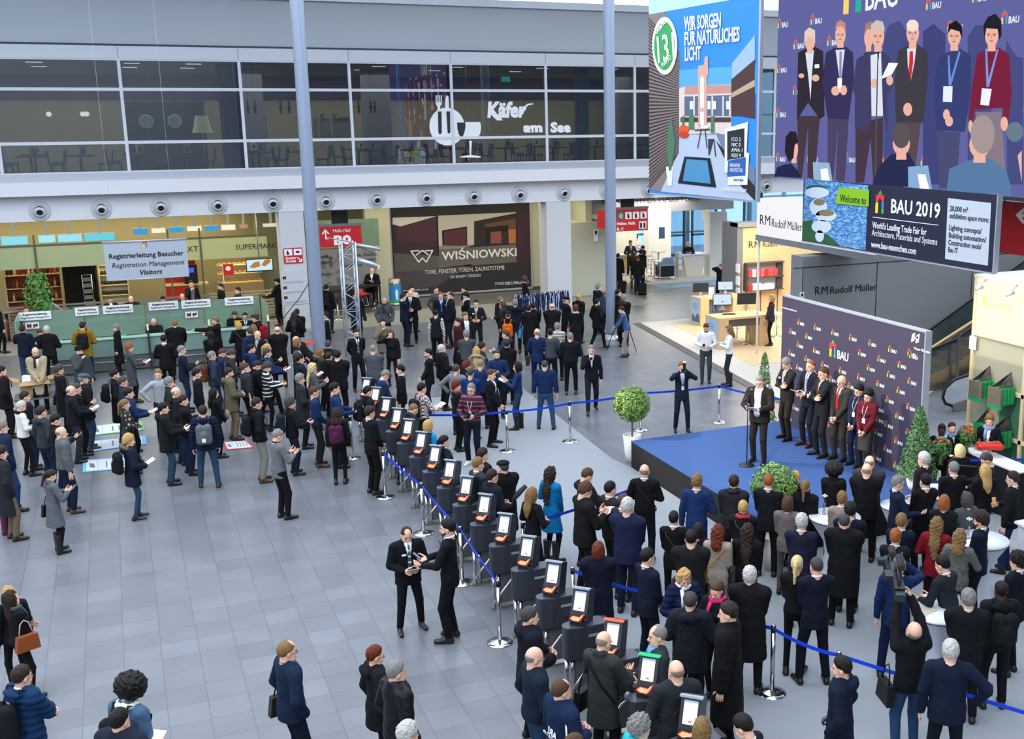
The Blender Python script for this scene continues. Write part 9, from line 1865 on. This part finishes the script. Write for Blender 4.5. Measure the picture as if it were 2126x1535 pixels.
PEOPLE2='''
#security men by the turnstiles|0
853,1089,1307|165|suit|#101116|#0e0f13|thin|db|ww|W;wide;tie:#2c4a54/#c9ccd0;nametag;x-25;@paper=white card in the hands of the person with the striped tie|person in black suit with striped tie on the open floor
940,1075,1329|-75|suit|#101219|#0e0f15|short|bk|pp|beard;collar;T;@phone=white card of the person|person in black suit handing over a card by the turnstiles
#visitors in the near foreground|0
594,1329,-|70|blaz|#142238|#121826|thin|lb|kk|G;beard;W;shirt:#41566c;@sbag#2e2320=brown leather satchel of the person in navy|person with glasses in navy blazer in the near foreground
777,1340,-|70|park|#15161a|#131418|short|rd|kk|F;G|person with glasses in long black parka in the near foreground
821,1372,-|65|jack|#15161b:leather|#131418|short|gr|kk|W|person in black zipped jacket in the near foreground
845,1499,-|60|jack|#222|bk|full|wt|dd||head at the bottom edge below the black zipped jacket
16,1218,-|-20|jack|#15161b|bk|wavy|bd|dd|F;H1.52;scarf:#6c6a66|person with chequered scarf at the left edge
55,1225,1452|70|swea|#141418|#111114|long|db|fw|F;boots;scarf:#3f5456;x10;@tote#8c4a26=brown leather handbag with white straps|person in black with a large brown handbag
105,1262,-|0|DUMMY
42,1381,-|60|puff|#123052|#243c5a:jeans|short|db|cc|G;collar;@pack=black backpack of the person in blue quilted jacket|person with glasses in blue quilted jacket with folded arms
261,1412,-|50|jack|#46617e:jeans|#1c2c4a:jeans|afro|bk|dd|x-30;scarf:#e4ded0;@pack=black rucksack on the denim jacket|person in denim jacket with cream collar and black rucksack
245,1471,-|40|jack|#1c2230|bk|short|bk|pp|W;@paper=white papers read by the person at the bottom|person reading papers at the bottom left
1099,1260,-|75|park|#10131d|#101218|short|dg|ww|W;collar;tie:#5a6c94|person in black hooded coat with blue tie at the turnstile
1109,1342,-|70|swea|#14202e|#24405e:jeans|bald|dg|wk|G;beard;W;shirt:#7f93ae|person in navy sweater and jeans beside the turnstiles, near the bottom
1165,1409,-|60|jack|#14233f|#22304a|thin|br|ww|W;shirt:#9aa4ae;print|person in navy jacket with white print on the back
1250,1311,-|35|ocoat|#2a2a2c:tweed|#131316|bald|lb|pp|x-20;strap:l:#121214;@sbag#131316=black leather shoulder bag of the person at the kiosk|person in grey tweed jacket scanning their ticket
1328,1486,-|60|jack|#27b0b4|bk|curly|gr|dd||person with turquoise collar at the bottom edge
1192,1524,-|60|jack|#222|bk|short|br|dd||top of a head at the bottom edge beside the kiosks
1365,1297,-|-100|blaz|#2c3134|bk|thin|gr|ww|W;shirt:#6f9cd4;strap:l:#17171a|person in grey jacket over bright blue shirt facing left
1404,1370,-|-20|suit|#24282c|#1c1e22|bald|lb|ww|G;W;collar;strap:r:#3a2220|person with glasses in dark grey suit with brown strap, seen from behind
1458,1491,-|10|jack|#222|bk|long|lb|dd|F|head at the bottom edge in front of the last kiosk
1552,1483,-|-60|suit|#1a1c24|bk|short|bk|pp|x-30;collar|person in suit bending at the bottom edge
1508,1250,1560|-80|lcoat|#0f0f11|#0e0e10|short|db|dd|W;shirt:#d6dae2;y0|person in long black coat and white shirt walking left
1749,1363,-|-80|park|#10182a|bk|short|bk|kk||person in navy duffle coat in the right foreground
1895,1283,-|-25|jack|#131417|#2a4566:jeans|bald|br|uu|x25;collar;shirt:#c98a2c;@sbag=black camera bag of the cameraman in jeans|cameraman in black jacket and jeans holding a camera overhead
1975,1330,-|-5|suit|#121a2e|#101622|full|wt|hd|collar;W|person in navy suit in the right foreground
#guests listening in front of the stage|0
889,872,-|60|jack|#158cc0|#3a5a6c|bob|bd|dd|F|person in bright turquoise jacket behind the turnstiles
922,903,-|70|suit|#15182a|#15182a|pony|bk|hh|F;strap:r:#141414|person in navy blazer, hands on hips
1002,929,-|60|suit|#17191f|bk|short|db|ff||person in navy suit beside the grey suit near the gates
992,949,-|60|suit|#2c323c|#23262c|short|lb|ff|collar|person in slate grey suit near the gates
1045,956,-|-30|coat|#121214|#121214|shaved|dg|ff|cap:#17171a;W|person in black coat and black flat cap
1021,974,-|60|jack|#151a26|#1c2c48|short|db|ww|strap:l:#24252a;GG;@microphone=furry black microphone of the sound person|sound recordist with headphones and dark blue jacket
1104,1013,-|50|suit|#121215|#121215|long|lb|ww|F;slim|person in black trouser suit left of the bright blue coat dress
1147,969,1168|45|dres|#0f6da4|#121214|vlong|db|fw|F;slim;boots|person in bright blue coat dress
1214,971,-|60|hood|#1c2027|#14161c|short|br|pp|x-30|person in dark hooded jacket looking down
1215,1000,1235|65|suit|#161514|#121214|full|br|qq|G;x-20;collar;W;@paper=white notebook of the person|person in black suit writing in a notebook
1267,999,-|50|suit|#2a2724|#222|short|bk|ff|T|person in brown-grey suit seen from behind
1295,1024,-|40|suit|#2c2b2e|#222|thin|br|ff||person in grey suit partly behind the indigo suit
1304,1034,1275|20|suit|#1a1e3c|#171a30|full|wt|ff|G;collar;W|person in indigo suit seen from behind
1338,963,-|5|swea|#131315|#14161c|bald|lb|ww|GG;strap:l:#24252a;collar;@sbag=black camera bag on the hip of the photographer|photographer in black sweater before the stage
1242,1125,-|5|lcoat|#111526|#121216|bob|rd|ff|F;W|person in long navy coat
1344,1138,-|55|suit|#13172a|#121524|short|bk|ff|G;collar|person with glasses in navy suit in profile
1399,1061,-|10|suit|#121112|#121112|short|bk|ff|F;strap:l:#3a3020|person in black with strap and gold beads
1450,1086,-|10|suit|#131314|#131314|bob|bk|ff|F;H1.60|person in black between the blue suit and beige blazer
1435,1100,-|5|suit|#1b1a1c|#17171a|short|bk|ff|collar;W|person in charcoal suit seen from behind
1447,985,-|10|suit|#1a2f5a|#17284c|full|lb|wd|collar;@paper=folded white programme of the person in blue suit|person in bright navy suit before the stage
1524,986,-|5|jack|#26242a|#1c1b1e|short|db|ff|scarf:#2c2c2e|person with grey scarf before the stage
1543,1039,-|5|jack|#161315|#131314|short|bd|ff|F;scarf:#b0343a;strap:l:#3c4034|person in black with red scarf before the round bush
1596,984,-|5|suit|#17171d|#14141a|short|or|ff|collar|person in black suit in front of the round bush
1491,1090,-|15|suit|#9b8f84|#77706c|wavy|rd|ff|F;strap:r:#c8812c;@sbag#8c6c34=gold and brown bag on orange strap|person in beige blazer with orange strap
1552,1088,-|10|jack|#141112|#131112|vlong|db|ff|F;@sbag#2a2422=large black handbag of the person|person in black with large black handbag beside the beige blazer
1419,1178,-|160|puff|#101a38|#101418|wavy|bd|ww|F;x-25;scarf:#d8d8d8;fur:#1a1a1c|person in navy quilted jacket with white scarf facing us
1433,1227,-|5|park|#1a1e25|#17191f|thin|dg|ww||person in dark hooded parka seen from behind
1490,1204,-|-150|jack|#141416|#141416|pony|br|ww|F;x-20;scarf:#c8286c|person in black with bright pink scarf
1557,1177,-|5|coat|#131316|#131316|full|wt|ff|W;@sbag#dfe6ee=white messenger bag with blue print on the visitor|visitor in black coat with a white bag
1636,1030,-|10|suit|#6b625e|#5e5652|bob|br|ff|F|person in taupe trouser suit
1648,1154,1400|10|swea|#131214|#131214|pony|pl|ff|F|person in black sweater left of the midnight blue suit
1687,1157,1420|-20|suit|#111524|#10131e|shaved|dg|ff|collar;wide|person in midnight blue suit seen from behind
1665,1067,-|5|suit|#1c1d30|#191a28|full|wt|ff|collar;G|person in dark plum suit before the white table
1651,979,-|5|jack|#151416|#131314|full|bd|ff|F;W|person in black just right of the round bush
1672,995,-|10|jack|#141314|#131314|pony|lb|ff|F|person in black behind the taupe suit, before the stage
1732,964,-|5|jack|#121113|#131314|afro|bk|ff|F;T|person in black alone before the middle of the stage
1749,1021,-|5|suit|#8d8178|#5c5650|full|lb|ff|F|person in light beige jacket at the white table
1766,1043,-|5|suit|#15172a|#14151f|full|bk|ff|collar|person in dark blue suit at the white table
1754,1066,-|5|coat|#131314|#111112|shaved|dg|ff|W|person in black coat behind the table guests
1800,961,-|5|suit|#121213|#111112|bald|lb|ff|GG;collar;W|person with glasses in black suit before the stage
1806,945,-|5|suit|#303236|#2a2b2f|bald|wt|ff|W|person in grey suit closest to the stage edge
1865,987,-|75|suit|#141c33|#121626|short|gr|pp|GG;collar|person with glasses in navy suit turned to the right
1872,1067,-|10|suit|#151a28|#131622|full|lb|ff|F|person in navy blazer behind the beige shoulder strap
1860,1099,-|5|suit|#16181c|#141518|full|or|ff|F;strap:r:#77705c|person in dark suit with beige shoulder strap above the video camera
1867,1156,-|0|suit|#13254c|#111c38|short|gr|md|wide|cameraman in blue suit with a video camera
1919,939,-|-60|suit|#1b1c22|#17181c|full|wt|fd|G|person with glasses and raised hand facing left by the tall plant
1993,923,-|-40|jack|#141418|#131316|bob|pl|nd|F|person in black raising a hand beside the red bouquet
1981,957,-|-20|suit|#14151a|#131418|thin|gr|ff|collar|person in black suit with white collar under the red bouquet
1922,983,-|-30|suit|#121215|#111113|short|bk|ff|collar;T|waiter in black suit with white collar by the tall plant
1961,1028,-|5|suit|#15161b|#131418|bob|or|ff|F|person in black jacket between the waiter and the grey dress
2008,1022,-|-40|swea|#4c5052|#2a2c2e|bob|dg|ww|F|person in grey dress at the right table
2046,965,-|-30|jack|#141416|#131314|long|bd|ff|F|person in black jacket beside the amber drink
2055,938,-|-100|suit|#1a1c22|#17181c|short|dg|pp|G;x-30;collar|person with glasses reading at the high table under the red cushion
2104,978,-|-75|suit|#14151a|#1f2f52|short|db|wd|G;@glass=amber drink held by the person with glasses|person with glasses in black jacket holding a drink
1946,1074,-|10|suit|#7c1424|#131316|vlong|lb|ww|F;slim|person in a red jacket
1994,1099,-|15|suit|#77736c/#2c2a2c:tweed|#131316|wavy|lb|qw|F;@phone=yellow-cased phone held by the person in tweed|person in black and white tweed jacket
2038,1062,-|-75|suit|#12182a|#111622|curly|db|ff|G;beard;collar|person with glasses in midnight blue suit at the right table
1979,1157,-|-60|suit|#20242b|#17191e|short|bk|pp|collar;lean12|person in slate suit leaning on the white table
2115,1146,-|-60|suit|#121420|#111320|curly|bk|ff|GG|person in dark suit at the right edge
2080,1205,-|-20|hood|#16171b|#141519|shaved|bk|ff|Sd;@pack=dark grey backpack of the person at the right edge|person with grey backpack in black hooded jacket
2012,1224,-|-10|suit|#14151b|#121319|full|gr|ff|collar;W|person in black suit standing at the white table
1956,880,-|180|suit|#121214|#121214|short|bk|ww|F;Sd;scarf:#9fb6d6|person in black suit holding the left red bouquet
1977,876,-|160|suit|#141518|#131314|pony|db|ww|F;scarf:#8aa4cc;H1.60|person in black suit beside the right red bouquet
2055,861,-|185|suit|#131418|#121214|updo|lb|ww|F;scarf:#7d9cc8|person with light blue neckerchief carrying a red cushion
#officials on the stage|0.6
1575,779,960|-160|blaz|#26221f|#24201d|short|gr|pp|B;W;GG;x-15;shirt:#c9d2e0;@paper=white manuscript in the speaker's hands|speaker in dark brown suit reading at the microphone
1632,742,912|-125|suit|#262320|#2a2522|full|gr|cc|GG;x-25;tie:#aab2bf;nametag|person in dark suit with folded arms, leftmost on the stage
1678,747,925|-135|suit|#181c2b|#171b29|shaved|or|ww|tie:#8b95a8;x-6;shoe:#3a1c18;@paper=white card in the hands of the second person on the stage|person in navy suit on the stage holding a card
1704,762,947|-120|suit|#1c1e22|#1d1f24|short|br|cc|GG;tie:#5a2420|person in dark suit with folded arms, third from left on the stage
1742,779,956|-140|suit|#34302c|#302c29|bald|lb|ff|GG;tie:#b81c24;x-12|person in brown suit with bright red tie on the stage
1777,799,967|-140|suit|#1a2238|#18203a|full|bk|ff|GG;badge;shirt:#17192a|person in navy jacket with glasses and badge on the stage
1796,809,984|-150|swea|#5c1822|#1d1c1e|curly|bk|ff|F;GG;badge;skirt:#3a3634;slim|person in dark red cardigan and grey skirt on the stage
'''
def add_people(txt):
    grp,z0=None,0.0
    for ln in txt.strip().split('\n'):
        if ln.startswith('#'):grp,z=ln[1:].split('|');z0=float(z);continue
        if 'DUMMY' in ln:continue
        a,dr,gar,top,bot,hair,hc,pose,opts,lab=ln.split('|')
        hx,hy_,ft=a.split(',');hx,hy_=float(hx),float(hy_)
        opts=[o for o in opts.split(';') if o];fem='F' in opts;sit=ft=='S'
        if ft in '-S':
            H=next((float(o[1:]) for o in opts if o[:2]=='H1'),1.68 if fem else 1.78);zt=H if not sit else H-.44
            p=onZ(hx,hy_,z0+zt);x,y=p.x,p.y
        else:
            p=onZ(hx,float(ft),z0);x,y=p.x,p.y;d=ray(hx,hy_);t=y/d.y;H=max(1.55,min(1.98,CAM_H+d.z*t-z0))+.0
        if 'lean' in str(opts) and ft=='-':pass
        az=atan2(x,y)+radians(float(dr))
        zb=z0
        if sit:zb=-.44
        if 'sit' in opts:zb=-.10;p=onZ(hx,hy_,H-.10);x,y=p.x,p.y
        if sit:opts.append('sit')
        c=lambda s:CC.get(s,s)
        if top in CC:top=CC[top]
        if bot in CC:bot=CC[bot]
        person(x,y,H,az,gar,top,bot,hair,HC.get(hc,hc),pose,opts,lab,grp,math.hypot(x,y),zb)
add_people(PEOPLE);add_people(PEOPLE2)
